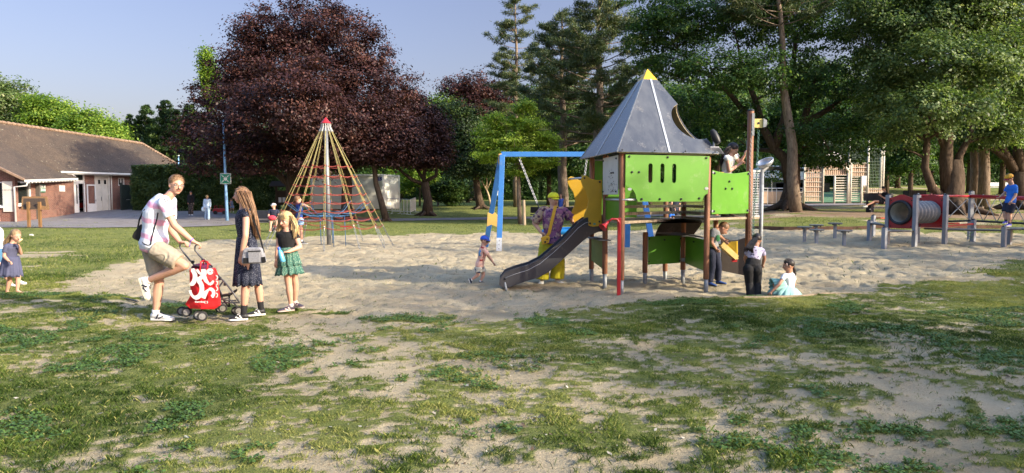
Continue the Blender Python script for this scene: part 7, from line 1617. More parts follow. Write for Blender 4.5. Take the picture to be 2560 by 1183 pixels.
man.shirt(shirtmat(), .62, .022, hem=0, label='white football shirt with faded pink bands and black piping', hw=1.02, sw=1.05, dep=1.15)
man.shorts(mat('beige_chino', (.34, .29, .22), .85, var=.08, scale=12), .78, .110, .096, disp=.012)
J = man.J; ms = [c for c in man.t.children if c.name.startswith('shirt')][0]; fp = lambda o, L, off=.006: [q for q in (stick(o, x, y, off) for x, y in L) if q is not None]
mb = MB()
for i in (0, 6, 12): mb.tube(fp(ms, [(405+i, 484+i*.2), (410+i, 495), (414+i, 505)]), .005, 5)
mb.tube(fp(ms, [(395, 532), (393, 545), (389, 560), (384, 578), (379, 596), (377, 612)]), .008, 5); mb.tube(fp(ms, [(356, 606), (362, 611), (370, 613), (377, 612)]), .006, 5); mb.build('black_piping', CLK, man.t, smooth=True)
WS = mat('white_leather', (.68, .67, .64), .5, var=.05)
man.shoe('l', WS, WS, L=.285, sock=WHITE, swoosh=NAVY, sock_h=.045); man.shoe('r', WS, mat('cream_sole', (.60, .58, .46), .6), L=.285, up=(1.0, 0, .22), sock=WHITE, swoosh=NAVY, sock_h=.04)
mb = MB(); q = J['wr'].lerp(J['er'], .06); t_ = (J['er']-J['wr']).normalized(); mb.tube([q, q+t_*.012], .031, 12); mb.tube([q+V3(-.01, -.02, -.02), q+V3(-.02, -.03, -.06), q+V3(-.025, -.03, -.075)], .004, 4); mb.build('purple_wristband', mat('purple_band', (.16, .07, .45), .5), man.t)
# shoulder bag of the man
bg1 = thing('shoulder_bag', P(345, 590, FD+.05), 'small black shoulder bag hanging behind the man', 'bag'); mb = MB(); mb.loft([[P(x, y, FD+dd) for x, y in ((334, 582), (352, 560), (356, 562), (352, 588), (349, 604), (333, 597), (330, 592))] for dd in (-.06, .14)]); mb.build('bag_body', BLKT, bg1, bevel=.01)
mb = MB(); pts = [P(344, 572, FD-.02), P(348, 550, FD-.02)]+fp(ms, [(361, 525), (368, 508), (378, 495), (390, 486), (402, 481), (412, 479)], .01)+[P(424, 480, FD+.12)]; man.strap(pts, BLKT, .02, 'strap', bg1)
# ---- pushchair
SD_ = 8.85; pc = thing('pushchair', G(520, 790), 'folding pushchair with maroon seat beside the man', 'pushchair'); FRM = mat('graphite_tube', (.09, .09, .10), .35, .5); WH = mat('grey_wheel', (.22, .21, .20), .6); TY = mat('rubber', (.03, .03, .03), .8)
pth = lambda L, dd=0: [P(x, y, SD_+dd+(q[0] if q else 0)) for x, y, *q in L]
for L, dd in (([(466, 606), (456, 606), (450, 611), (450, 618), (459, 632), (481, 658), (510, 692), (545, 730), (570, 766)], .22), ([(499, 611), (491, 612), (487, 618), (488, 626), (497, 638), (509, 650), (539, 683), (566, 710), (585, 735), (599, 758)], -.20)):
    mb = MB(); mb.tube(pth(L, dd), .011, 7); mb.build('frame_tube', FRM, pc, smooth=True)
for L in ([(466, 772), (510, 745), (545, 690)], [(500, 780, .0), (525, 750), (560, 700)], [(560, 765), (530, 720), (500, 690)], [(595, 768), (570, 745), (545, 752), (505, 775)], [(555, 757), (598, 757)], [(548, 742), (560, 750), (590, 752)]):
    for dd in (-.17, .2): mb = MB(); mb.tube(pth(L, dd), .009, 6); mb.build('brace', FRM, pc, smooth=True)
for px, py, dd, r_ in ((467, 780, -.24, .060), (455, 778, -.10, .060), (506, 791, -.42, .060), (496, 789, -.30, .060), (557, 771, .15, .055), (549, 771, .28, .055), (597, 777, .10, .055), (589, 777, .22, .055)):
    c = P(px, py, SD_+dd); c.z = max(c.z, gz(c.x, c.y)+r_); ax = V3(.25, -.97, 0); mb = MB(); mb.tube([c-ax*.018, c-ax*.012, c+ax*.012, c+ax*.018], [r_*.92, r_, r_, r_*.92], 20); w_ = mb.build('wheel', TY, pc, smooth=False, autos=True); mb = MB(); mb.tube([c+ax*.010, c+ax*.022], [r_*.68, r_*.62], 16); mb.tube([c+ax*.02, c+ax*.03], [r_*.2, r_*.18], 8); mb.build('hub', WH, w_)
seat = MB(); rows = []
for x, y, a, b in ((486, 662, .17, -.14), (500, 664, .18, -.15), (540, 700, .18, -.15), (556, 735, .18, -.15), (575, 733, .18, -.15), (592, 722, .15, -.12)): rows.append([P(x, y, SD_+a), P(x-2, y+6, SD_+.02), P(x, y, SD_+b)])
seat.loft(rows, cap=False, close=False); o = seat.build('seat', mat('grey_canvas', (.10, .10, .12), .9), pc, smooth=True); so = o.modifiers.new('s', 'SOLIDIFY'); so.thickness = .012
mb = MB(); mb.ball(P(505, 668, SD_), (.13, .12, .05)); mb.build('maroon_padding', mat('maroon_cloth', (.10, .012, .05), .9), pc, smooth=True)
for x, y in ((550, 697), (563, 711), (482, 655), (508, 651)): mb = MB(); mb.box(P(x, y, SD_-.2 if x > 490 else SD_+.2), (.03, .04, .035)); mb.build('joint', BLK, pc, bevel=.004)
mb = MB(); mb.beam(P(573, 732, SD_-.1), P(573, 768, SD_-.1), .03, .01); mb.build('harness', BLKT, pc)
# ---- red shopping bag
rb_ = thing('shopping_bag', P(506, 770, 8.45), 'big red shopping bag with white arabesque print hung on the pushchair', 'bag'); RBG = mat('red_bag', (.58, .018, .022), .45, var=.1, scale=5, bump=.5, bscale=12)
fr_ = [(473, 674), (503, 676), (533, 672), (540, 690), (541, 715), (544, 740), (547, 765), (535, 774), (505, 773), (475, 772), (462, 761), (471, 748), (477, 735), (474, 705)]
BD = 8.5; mb = MB(); f0 = [P(x, y, BD-.03*math.sin((y-670)/33)+(.0 if 480 < x < 530 else .05)) for x, y in fr_]; f1 = [P(x+6, y-3, BD+.17) for x, y in fr_]; mb.loft([f0, f1]); bo = mb.build('bag_body', RBG, rb_, bevel=.008)
RBN = [0]
def ribbon(pts, w, nm='print', m=None, par=None, dd=-.040):
    mb = MB(); RBN[0] += 1; dd -= .0016*RBN[0]; P3 = [P(x, y, BD+dd) for x, y in pts]; n = len(P3); rows = []
    for i, p in enumerate(P3):
        t = (P3[min(i+1, n-1)]-P3[max(i-1, 0)]).normalized(); s_ = t.cross(Vector((0, 1, 0))).normalized(); ww = w[i] if hasattr(w, '__len__') else w; rows.append([p-s_*ww/2, p+s_*ww/2])
    mb.loft(rows, cap=False, close=False); o = mb.build(nm, m or WHITE, par or bo); so = o.modifiers.new('s', 'SOLIDIFY'); so.thickness = .004; return o
def crv(cx_, cy_, rx, ry, a0, a1, n=14): return [(cx_+rx*math.cos(R(a0+(a1-a0)*i/n)), cy_-ry*math.sin(R(a0+(a1-a0)*i/n))) for i in range(n+1)]
ribbon(crv(474, 692, 14, 20, 70, -85), [.02]+[.055]*12+[.04, .02])
ribbon(crv(490, 722, 15, 22, 85, -170, 22), [.02, .03]+[.055]*14+[.045, .035, .03, .03, .03, .03, .035])
ribbon([(491, 700), (500, 696), (509, 690), (517, 676)], [.03, .05, .055, .03]); ribbon([(508, 673), (509, 688), (515, 702), (524, 712)], [.05, .055, .045, .02]); ribbon([(524, 712), (530, 708), (534, 702)], [.03, .035, .02]); ribbon([(492, 674), (498, 682), (503, 686)], [.03, .03, .02]); ribbon([(521, 724), (513, 733), (508, 746)], [.02, .055, .05]); ribbon(crv(526, 733, 8, 10, 120, -70), [.02]+[.04]*12+[.05, .03]); ribbon(crv(525, 679, 5, 5, 0, 350), .03)
for y in (694, 708, 722, 738): ribbon(crv(541, y, 3.0, 5, 110, -110, 8), .012, dd=.01)
text_mesh('Carrefour', .030, P(500, 755, BD-.085), (1, 0, 0), (0, 0, 1), WHITE, 'lettering', bo, .002, .001); ribbon([(513, 753), (511, 756), (513, 759)], .008); ribbon([(517, 753), (519, 756), (517, 759)], .008)
for x0, x1 in ((500, 496), (518, 514)): mb = MB(); mb.tube([P(x0, 676, BD-.03), P(x1+6, 655, BD), P(510, 651, BD+.1), P(x1+12, 662, BD+.14)], .008, 5); mb.build('handle', RBG, rb_, smooth=True)
# ---- long haired girl
GD = 8.75
g1_ = Fig(GD, 1.60, dict(head=(603, 489), neck=(609, 520), chest=(614, 560), pelvis=(619, 633), sl=(616, 536, -.13), sr=(616, 534, .15), el=(614, 590, -.20), wl=(603, 640, -.17), kl=(599, 655, -.16), er=(612, 588, .20), wr=(600, 632, .22), kr=(597, 645, .22),
    hl=(617, 640, -.08), hr=(624, 640, .08), nl=(614, 714, -.08), al=(609, 786, -.05), tl=(585, 799, -.08), nr=(645, 708, .10), ar=(653, 774, .16), tr=(628, 789, .10)),
    'tall girl with very long brown hair and floral dress carrying a grey bag', (Vector((-1, -.12, -.05)), (0, 0, 1)), vox=.0062, adult=True).build_body(curl=(.45, .45), grip=(Vector((-.6, -1, 0)), Vector((-.5, 1, 0))), hw=.96, sw=.86)
g1_.face_parts(H_BROWN)
FLO = patmat('floral_dress', (.010, .013, .028), [(.24, .25, .30), (.07, .08, .12)], 85, thr=(.2, .3))
g1_.shirt(FLO, 0, .014, hem=3, nm='dress_top', sw=.88, hw=.98, label='sleeveless dark dress with tiny white flowers')
g1_.skirt(FLO, g1_.J['pelvis'].lerp(g1_.J['chest'], .55), P(619, 712, GD), .118, .172, 12, .07, 'dress_skirt', flat=.95, sidev=(1, 0, 0))
mb = MB(); 
for sg in (-1, 1): 
    q = g1_.J['sl' if sg < 0 else 'sr']; mb.tube([q+V3(.05, sg*.0, .045), q+V3(-.0, sg*.02, .06), q+V3(-.05, sg*.0, .03), q+V3(-.05, 0, -.03)], [.02, .028, .024, .015], 8)
mb.build('ruffle', FLO, g1_.t, smooth=True)
hd = g1_.J['head']; hp = lambda *L: [P(x, y, GD+(q[0] if q else 0)) for x, y, *q in L]
g1_.hair_long(H_BROWN, [hp((616, 480), (630, 520), (640, 560), (646, 600)), hp((612, 482, -.07), (624, 515, -.09), (634, 550, -.09), (642, 590, -.07)), hp((610, 485, .07), (622, 520, .1), (634, 555, .08), (645, 596, .04)), hp((600, 478, -.07), (610, 505, -.1), (620, 528, -.12), (630, 560, -.1))], n=105, spread=.52, thick=1.25)
BS = mat('black_sneaker', (.02, .02, .022), .5); g1_.shoe('l', BS, WHITE, L=.25, sock=BLKT, swoosh=WHITE, sock_h=.16); g1_.shoe('r', BS, WHITE, L=.25, sock=BLKT, swoosh=WHITE, sock_h=.16)
gb = thing('handbag', P(636, 640, GD-.2), 'grey and black zipped handbag on the hip of the long haired girl', 'bag'); HB = mat('heather_grey', (.25, .25, .27), .85, var=.2, scale=60)
def pxprism(par, pts, d0, th, m, nm, bev=.006): return flat([P(x, y, d0) for x, y in pts], V3(0, th, 0), m, nm, par, None, bev)
b_m = pxprism(gb, [(612, 623), (618, 619), (650, 619), (656, 622), (661, 640), (664, 654), (661, 658), (610, 659), (607, 655), (609, 636)], GD-.26, .10, HB, 'bag_body', .015)
pxprism(b_m, [(608, 645), (622, 645), (622, 658), (608, 658)], GD-.315, .012, BLKT, 'corner_patch', .003); pxprism(b_m, [(653, 643), (663, 642), (665, 654), (662, 657), (655, 657)], GD-.315, .012, BLKT, 'corner_patch', .003); pxprism(b_m, [(620, 628), (650, 627), (651, 656), (622, 657)], GD-.325, .015, HB, 'front_pocket', .004); pxprism(b_m, [(619, 627.5), (652, 626.5), (652, 629), (619, 630)], GD-.335, .006, BLKT, 'zip', 0)
g1_.strap(hp((660, 632, -.25), (652, 600, -.2), (640, 565, -.15), (628, 540, -.13)), BLKT, .022, 'strap', gb)
# ---- blond girl
BD2 = 9.2
g2_ = Fig(BD2, 1.31, dict(head=(715, 551), neck=(717, 577), chest=(718, 603), pelvis=(720, 643), sl=(738, 587, .0), sr=(700, 582, .02), el=(750, 618, -.03), wl=(722, 629, -.15), kl=(708, 631, -.17), er=(695, 620, -.02), wr=(691, 652, -.05), kr=(689, 667, -.07),
    hl=(727, 648, .02), hr=(714, 648, -.02), nl=(738, 708, .12), al=(737, 757, .22), tl=(748, 770, .18), nr=(722, 711, -.02), ar=(728, 766, .0), tr=(698, 781, -.10)),
    'blond girl in black top and green patterned skirt holding a blue bottle', (Vector((-.42, -.88, -.2)), (0, 0, 1)), adult=False, vox=.0062).build_body(curl=(.9, .4), grip=(Vector((0, 0, 1)), Vector((-.3, -1, 0))))
g2_.face_parts(H_FAIR); g2_.shirt(BLKT, .34, .012, hem=3, nm='top', label='short sleeved black top')
SKG = patmat('green_print', (.045, .13, .10), [(.42, .48, .36), (.02, .05, .05)], 70, thr=(.2, .32)); w0 = g2_.J['pelvis'].lerp(g2_.J['chest'], .62)
g2_.skirt(SKG, w0, P(723, 663, BD2), .105, .155, 13, .09, 'skirt', flat=.85, sidev=(1, .1, 0)); g2_.skirt(SKG, P(721, 650, BD2), P(724, 685, BD2), .125, .172, 13, .10, 'skirt_flounce', flat=.85, sidev=(1, .1, 0))
hq = lambda *L: [P(x, y, BD2+(q[0] if q else 0)) for x, y, *q in L]
g2_.hair_long(H_BLOND, [hq((732, 548), (740, 570), (742, 592)), hq((702, 545), (697, 575), (694, 600)), hq((724, 545, .1), (726, 575, .12), (728, 598, .1)), hq((708, 545, .1), (704, 575, .12), (702, 600, .1)), hq((728, 540, -.03), (738, 565, -.05), (736, 596, -.08))], n=70, spread=.28, fringe=True, thick=1.1)
SN = mat('navy_sneaker', (.05, .04, .06), .6); PK = mat('pale_pink', (.60, .45, .42), .7); g2_.shoe('r', SN, mat('gum_sole', (.42, .33, .28)), L=.30, sock=PK, swoosh=PK, sock_h=.05); g2_.shoe('l', SN, mat('gum_sole', (.4, .3, .25)), L=.27, sock=PK, swoosh=PK, sock_h=.05)
bt = thing('water_bottle', P(701, 640, BD2-.2), 'blue drinking bottle in the hand of the blond girl', 'bottle'); ax = (P(697, 622, BD2-.2)-P(708, 656, BD2-.2)).normalized(); b0_ = P(708, 655, BD2-.2); BLM = mat('bottle_blue', (.10, .38, .62), .25, spec=.7)
mb = MB(); mb.tube([b0_, b0_+ax*.02, b0_+ax*.12, b0_+ax*.15, b0_+ax*.165], [.03, .034, .034, .026, .018], 16); mb.build('bottle_body', BLM, bt, smooth=True); mb = MB(); mb.tube([b0_+ax*.16, b0_+ax*.20], .02, 12); mb.build('bottle_cap', mat('cap_blue', (.03, .10, .55), .4), bt)
# ---- generic smaller people
def simple(d, H, J, label, face, adult=True, skin=None, vox=.011, hs=1, **kw):
    f = Fig(d, H, J, label, face, adult, skin, vox); f.hr *= hs; f.build_body(**kw); return f
# lady in yellow
LD = 12.4
ld = simple(LD, 1.66, dict(head=(1384, 499), neck=(1383, 519), chest=(1382, 553), pelvis=(1378, 606), sl=(1409, 526, .0), sr=(1358, 524, .0), el=(1428, 548, .1), wl=(1433, 560, .18), kl=(1441, 562, .2), er=(1335, 557, .02), wr=(1354, 583, -.08), kr=(1364, 588, -.14),
    hl=(1390, 613), hr=(1366, 613), nl=(1395, 656), al=(1393, 700), tl=(1408, 707, -.15), nr=(1358, 656), ar=(1354, 701), tr=(1351, 712, -.22)), 'lady in yellow cap and yellow trousers with patterned blouse behind the slide', (Vector((.45, -.88, -.12)), (0, 0, 1)), vox=.009, hs=1.14)
ld.face_parts(); ld.hair_short(H_FAIR, back=1.2); YC = mat('yellow_cap', (.72, .68, .02), .7, var=.05); ld.cap(YC, brimL=.75)
BLO = patmat('patterned_blouse', (.22, .09, .17), [(.38, .26, .22), (.05, .025, .09)], 13, 'noise', (.54, .62))
def blo(mb):
    ld.torso(mb, g=.032, i0=1, i1=8, dep=1.2, hw=1.0, sw=1.08)
    for a, e in (('l', .8),): mb.tube([ld.J['s'+a].lerp(ld.J['neck'], .3), ld.J['s'+a], ld.J['s'+a].lerp(ld.J['e'+a], .5), ld.J['s'+a].lerp(ld.J['e'+a], e)], [.058, .066, .078, .085], 16)
ld.cloth('sleeve', patmat('beige_sleeve', (.34, .25, .17), [(.20, .07, .10), (.06, .03, .06)], 13, 'noise', (.55, .6)), [lambda mb: mb.tube([ld.J['sr'].lerp(ld.J['neck'], .25), ld.J['sr'], ld.J['sr'].lerp(ld.J['er'], .5), ld.J['sr'].lerp(ld.J['er'], .95)], [.058, .068, .085, .09], 16)], disp=.006, label='beige patterned batwing sleeve')
ld.cloth('blouse', BLO, [blo], disp=.010, ds=.16, label='loose purple and beige patterned blouse')
ld.shorts(mat('chartreuse_trousers', (.44, .40, .02), .8, var=.06, scale=8), .90, .13, .125, 'trousers', None, full=1.05, disp=.012)
for a in 'lr': ld.shoe(a, WS, WS, L=.25)
YS = mat('mustard_strap', (.62, .33, .02), .6); sb = thing('crossbody_bag', P(1358, 598, LD-.2), 'yellow crossbody bag of the lady behind the slide', 'bag'); pxprism(sb, [(1352, 594), (1364, 590), (1375, 592), (1372, 608), (1355, 612)], LD-.24, .07, YS, 'bag_body', .01); ld.strap([P(1389, 515, LD-.17), P(1384, 535, LD-.2), P(1378, 560, LD-.22), P(1373, 582, LD-.22), P(1366, 594, LD-.2)], YS, .055, 'strap', sb)
mb = MB(); mb.box(P(1363, 605, LD-.29), (.03, .01, .03)); mb.box(P(1368, 598, LD-.29), (.03, .01, .02)); mb.build('dark_spots', BLK, sb)
# toddler in blue cap
TD = 12.2
td_ = simple(TD, .93, dict(head=(1212, 602), neck=(1208, 614), chest=(1207, 634), pelvis=(1199, 664), sl=(1212, 622, .10), sr=(1210, 624, -.10), el=(1219, 638, .13), wl=(1226, 650, .15), kl=(1231, 655, .15), er=(1224, 641, -.13), wr=(1233, 657, -.14), kr=(1237, 664, -.14),
    hl=(1202, 668, .04), hr=(1196, 668, -.05), nl=(1209, 686, .04), al=(1201, 704, .02), tl=(1210, 709, .0), nr=(1195, 687, -.05), ar=(1178, 700, -.05), tr=(1176, 714, -.03)), 'toddler in blue cap, pink shirt and floral shorts striding towards the slide', (Vector((.93, -.30, -.15)), (0, 0, 1)), False, vox=.0075)
td_.face_parts(); td_.hair_short(H_FAIR); td_.cap(mat('blue_cap', (.02, .09, .55), .6), brimL=.65)
td_.shirt(mat('peach_tee', (.74, .44, .33), .8), .7, .026, hem=0, label='peach t-shirt with red and blue back print')
ts_ = [c for c in td_.t.children if c.name.startswith('shirt')][0]
for L, r_, nm, cm in (([(1202, 626), (1199, 632), (1200, 640)], .022, 'blue_print', (.10, .25, .48)), ([(1196, 620), (1203, 618), (1210, 621)], .017, 'red_print', (.45, .05, .04)), ([(1192, 646), (1199, 651), (1207, 650)], .017, 'red_print', (.45, .05, .04)), ([(1208, 630), (1209, 638), (1207, 645)], .008, 'red_print', (.45, .05, .04))):
    q = fp(ts_, L, -.004)
    if len(q) > 1: mb = MB(); mb.tube(q, r_, 6); mb.build(nm, mat(nm, cm, .8), td_.t, smooth=True)
mb = MB(); q = td_.hc; f, r, u = frame(*td_.face); mb.box(q+f*td_.hr*.82+u*.0, (.02, .14, .035), Matrix((f, r, u)).transposed()); mb.build('sunglasses', BLK, td_.t)
td_.shorts(patmat('palm_shorts', (.50, .46, .36), [(.03, .07, .14)], 22, 'noise', (.56, .6)), .68, .125, .125, disp=.006)
td_.shoe('l', NAVY, WHITE, L=.27, sock=WHITE, sock_h=.03); td_.shoe('r', NAVY, WHITE, L=.27, up=(.9, 0, .35), sock=WHITE, sock_h=.03)
# girl on the platform
PD_ = 12.2
pg = simple(PD_, 1.30, dict(head=(1832, 374), neck=(1827, 390), chest=(1820, 410), pelvis=(1814, 446), sl=(1840, 394, .12), sr=(1818, 398, -.12), el=(1850, 407, .1), wl=(1862, 388, .05), kl=(1864, 376, .03), er=(1824, 427, -.12), wr=(1852, 409, -.05), kr=(1862, 402, -.0),
    hl=(1820, 450, .07), hr=(1810, 450, -.06), nl=(1826, 497, .05), al=(1828, 536, .05), tl=(1842, 543, .04), nr=(1812, 497, -.05), ar=(1808, 536, -.03), tr=(1822, 543, -.05)), 'girl in cream frilled top on the platform gripping the chain', (Vector((.72, -.42, -.55)), (0, 0, 1)), False, vox=.0085, curl=(.9, .9), grip=(Vector((-1, 0, 0)), Vector((-1, 0, 0))))
pg.face_parts(H_DARK); pg.shirt(mat('cream_knit', (.60, .58, .52), .85, bump=.4, bscale=120), .12, .014, hem=2, nm='top', label='cream sleeveless top with frilled shoulders')
mb = MB()
for a in 'lr': q = pg.J['s'+a]; mb.tube([q+V3(-.06, 0, .0), q+V3(-.03, 0, .05), q+V3(.02, 0, .055), q+V3(.06, 0, .02)], [.012, .02, .02, .012], 8)
mb.build('frill', CLW, pg.t, smooth=True)
pg.shorts(mat('cream_trousers', (.48, .44, .38), .85), .95, .10, .075, 'trousers', full=.95)
hx = lambda *L: [P(x, y, PD_+(q[0] if q else 0)) for x, y, *q in L]
pg.hair_long(H_DARK, [hx((1820, 372), (1808, 395), (1800, 420)), hx((1824, 370, .08), (1812, 395, .1), (1804, 418, .08)), hx((1822, 372, -.05), (1810, 388, -.06), (1802, 412, -.04))], n=70, spread=.42, thick=1.3)
mb = MB(); mb.box(P(1803, 436, PD_-.1), (.07, .06, .08)); mb.build('yellow_pouch', YS, pg.t, bevel=.01)
for a in 'lr': pg.shoe(a, mat('brown_shoe', (.12, .08, .06)), mat('gum_sole', (.4, .3, .25)), L=.24)
# boy under the platform
by_ = simple(11.85, 1.22, dict(head=(1808, 572, .0), neck=(1794, 574), chest=(1783, 588), pelvis=(1782, 624), sl=(1793, 582, .12), sr=(1783, 577, -.12), el=(1802, 594, .15), wl=(1812, 601, .1), kl=(1818, 609, .06), er=(1779, 607, -.16), wr=(1791, 623, -.13), kr=(1797, 633, -.11),
    hl=(1788, 630, .07), hr=(1778, 630, -.07), nl=(1796, 665, .06), al=(1795, 702, .10), tl=(1810, 711, .04), nr=(1780, 668, -.05), ar=(1774, 706, -.05), tr=(1786, 720, -.14)), 'boy in grey t-shirt bending over the yellow sand chute', (Vector((.70, -.25, -.68)), (.5, 0, .8)), False, SKINT, vox=.0085)
by_.face_parts(H_DARK); by_.hair_short(H_BROWN, strands=300, back=.9, top=.3); by_.shirt(mat('grey_tee', (.20, .21, .21), .85), .55, .018, hem=2, label='grey t-shirt with green print'); mb = MB(); mb.ball(P(1795, 596, 11.85-.12), (.035, .01, .06)); mb.build('green_print', mat('print_green', (.03, .16, .05)), by_.t)
by_.shorts(NAVY, .96, .11, .085, 'trousers', full=.9)
for a in 'lr': by_.shoe(a, mat('blue_shoe', (.03, .07, .22)), BLK, L=.27)
# girl in black trousers
bk_ = simple(11.0, 1.18, dict(head=(1892, 601, .12), neck=(1890, 617, .06), chest=(1887, 632, .03), pelvis=(1881, 662), sl=(1906, 627, .06), sr=(1871, 626, .04), el=(1911, 645, .16), wl=(1907, 662, .22), kl=(1902, 670, .26), er=(1863, 645, .18), wr=(1866, 660, .26), kr=(1870, 668, .3),
    hl=(1892, 672, -.02), hr=(1871, 672, -.02), nl=(1893, 706, .05), al=(1893, 741), tl=(1900, 748, .12), nr=(1873, 706, .04), ar=(1876, 741), tr=(1875, 748, .14)), 'girl seen from behind in black trousers and lilac patterned top', (Vector((.35, .85, -.35)), (0, 0, 1)), False, SKINT, vox=.0085)
bk_.hair_short(H_DARK, back=1.9); bk_.hair_long(H_DARK, [[P(1880, 606, 10.95), P(1868, 620, 10.86), P(1862, 632, 10.86)], [P(1886, 604, 10.95), P(1876, 622, 10.84), P(1880, 634, 10.84)]], n=60, cover=False, spread=.35, thick=1.3)
bk_.shirt(patmat('lilac_print', (.52, .48, .66), [(.05, .05, .10)], 34, 'noise', (.58, .62)), .5, .016, hem=3, nm='top'); bk_.shorts(CLK, .98, .125, .092, 'trousers', full=.95, disp=.008)
for a in 'lr': bk_.shoe(a, BLK, BLK, L=.24)
# sitting girl in tutu
tu = simple(10.9, 1.05, dict(head=(1971, 664), neck=(1972, 681), chest=(1974, 700), pelvis=(1974, 733), sl=(1960, 692, -.09), sr=(1984, 692, .06), el=(1947, 712, -.16), wl=(1928, 730, -.16), kl=(1921, 737, -.16), er=(1985, 712, .12), wr=(1965, 722, .14), kr=(1958, 728, .14),
    hl=(1967, 735, -.05), hr=(1978, 735, .06), nl=(1938, 712, .0), al=(1945, 742, .0), tl=(1932, 745, -.02), nr=(1942, 722, .16), ar=(1952, 743, .16), tr=(1938, 745, .16)), 'little girl with a braid sitting in the sand in a mint tulle skirt', (Vector((-.95, .12, -.15)), (0, 0, 1)), False, SKINT, vox=.0085)
tu.face_parts(H_DARK); tu.hair_short(H_DARK, back=1.3, strands=300); mb = MB(); br = [P(x, y, 10.93) for x, y in ((1981, 664), (1986, 674), (1987, 683), (1986, 693), (1986, 702))]; mb.tube(br, [.03, .026, .024, .018, .008], 8)
for q in br[1:]: mb.ball(q, .028, None, 8, 6)
mb.build('braid', H_DARK, tu.t, smooth=True)
mb = MB(); mb.beam(P(1967, 658, 10.75), P(1968, 664, 10.75), .012, .01); mb.build('hair_clip', PK, tu.t)
tu.shirt(CLW, .42, .014, hem=2, nm='top'); MT = mat('mint_tulle', (.26, .46, .41), .9, var=.08, scale=14)
for i, (rx, am) in enumerate(((.27, .10), (.25, .14), (.22, .12))): tu.skirt(MT, P(1974, 716, 10.9), P(1966-i*2, 744+i, 10.9), .10, rx, 17+i*3, am, 'tulle_layer', flat=.9, sidev=(1, 0, 0), mid=.26)
tu.skirt(MT, P(1962, 714, 10.9), P(1930, 718, 10.9), .10, .13, 13, .12, 'tulle_layer', flat=.95, sidev=(0, 0, 1))
# boy on the balance course
tb2 = simple(17.2, 1.33, dict(head=(2523, 447), neck=(2529, 461), chest=(2531, 477), pelvis=(2526, 506), sl=(2521, 466, .12), sr=(2539, 467, -.10), el=(2511, 484, .15), wl=(2500, 492, .12), kl=(2495, 496, .1), er=(2539, 489, -.14), wr=(2528, 503, -.16), kr=(2523, 510, -.16),
    hl=(2520, 510, .07), hr=(2530, 510, -.07), nl=(2512, 533, .05), al=(2515, 553, .03), tl=(2511, 560, -.02), nr=(2524, 536, -.05), ar=(2524, 560, -.05), tr=(2514, 567, -.08)), 'boy in bright blue polo and red yellow cap walking on the balance deck', (Vector((-.85, -.25, -.42)), (0, 0, 1)), False, vox=.011)
tb2.face_parts(H_DARK); tb2.hair_short(H_DARK); tb2.cap(mat('orange_cap', (.75, .38, .03), .6), mat('maroon_brim', (.28, .02, .04), .6), brimL=.8); tb2.shirt(mat('royal_blue', (.02, .16, .62), .7), .75, .022, hem=1, nm='polo_shirt'); tb2.shorts(NAVY, .85, .12, .11)
for a in 'lr': tb2.shoe(a, mat('violet_shoe', (.08, .06, .40)), WHITE, L=.25, sock=NAVY, sock_h=.05)
# woman on bench with phone
wb = simple(33, 1.66, dict(head=(2209, 472), neck=(2212, 480), chest=(2213, 490), pelvis=(2211, 505), sl=(2208, 484, .15), sr=(2217, 484, -.15), el=(2207, 495, .15), wl=(2200, 488, .05), kl=(2197, 485, .02), er=(2213, 497, -.18), wr=(2202, 490, -.1), kr=(2198, 487, -.05),
    hl=(2208, 506, .1), hr=(2208, 506, -.1), nl=(2189, 503, .08), al=(2182, 520, .05), tl=(2176, 523, .0), nr=(2187, 503, -.1), ar=(2166, 514, -.1), tr=(2159, 518, -.12)), 'woman in black sitting cross legged on the bench with her phone', (Vector((-.9, -.1, -.4)), (0, 0, 1)), vox=.016)
wb.hair_short(H_DARK, back=1.3); wb.shirt(CLK, .7, .025, hem=1); wb.shorts(CLK, .55, .11, .11)
for a in 'lr': wb.shoe(a, mat('grey_sneaker', (.35, .36, .38)), WHITE, L=.27)
mb = MB(); mb.box(P(2196, 484, 32.95), (.05, .02, .13)); o = mb.build('phone', BLK); tag(o, 'black phone held by the woman on the bench', 'phone')
# man on bench left
mbn = simple(30, 1.72, dict(head=(684, 515), neck=(685, 523), chest=(685, 535), pelvis=(684, 553), sl=(695, 528, .0), sr=(674, 528, 0), el=(697, 541, -.1), wl=(690, 547, -.3), kl=(685, 547, -.3), er=(671, 541, -.1), wr=(676, 547, -.3), kr=(681, 548, -.3),
    hl=(689, 553), hr=(680, 553), nl=(692, 556, -.45), al=(690, 574, -.45), tl=(690, 579, -.65), nr=(677, 556, -.45), ar=(676, 574, -.5), tr=(675, 579, -.68)), 'man in white cap and dark polo sitting on the bench holding something red', (Vector((-.75, -.6, 0)), (0, 0, 1)), vox=.015)
mbn.hair_short(H_FAIR); mbn.cap(mat('white_cap', (.6, .6, .62))); mbn.shirt(NAVY, .6, .025, hem=1); mbn.shorts(mat('beige_chino', (.4, .36, .28)), .85, .11, .10)
for a in 'lr': mbn.shoe(a, mat('orange_shoe', (.5, .22, .1)), WHITE, L=.27)
mb = MB(); mb.ball(P(680, 545, 29.6), (.18, .1, .11)); o = mb.build('red_jacket', mat('red_white_cloth', (.55, .05, .08), .8), smooth=True); tag(o, 'bundled red and white jacket on the lap of the seated man', 'jacket')
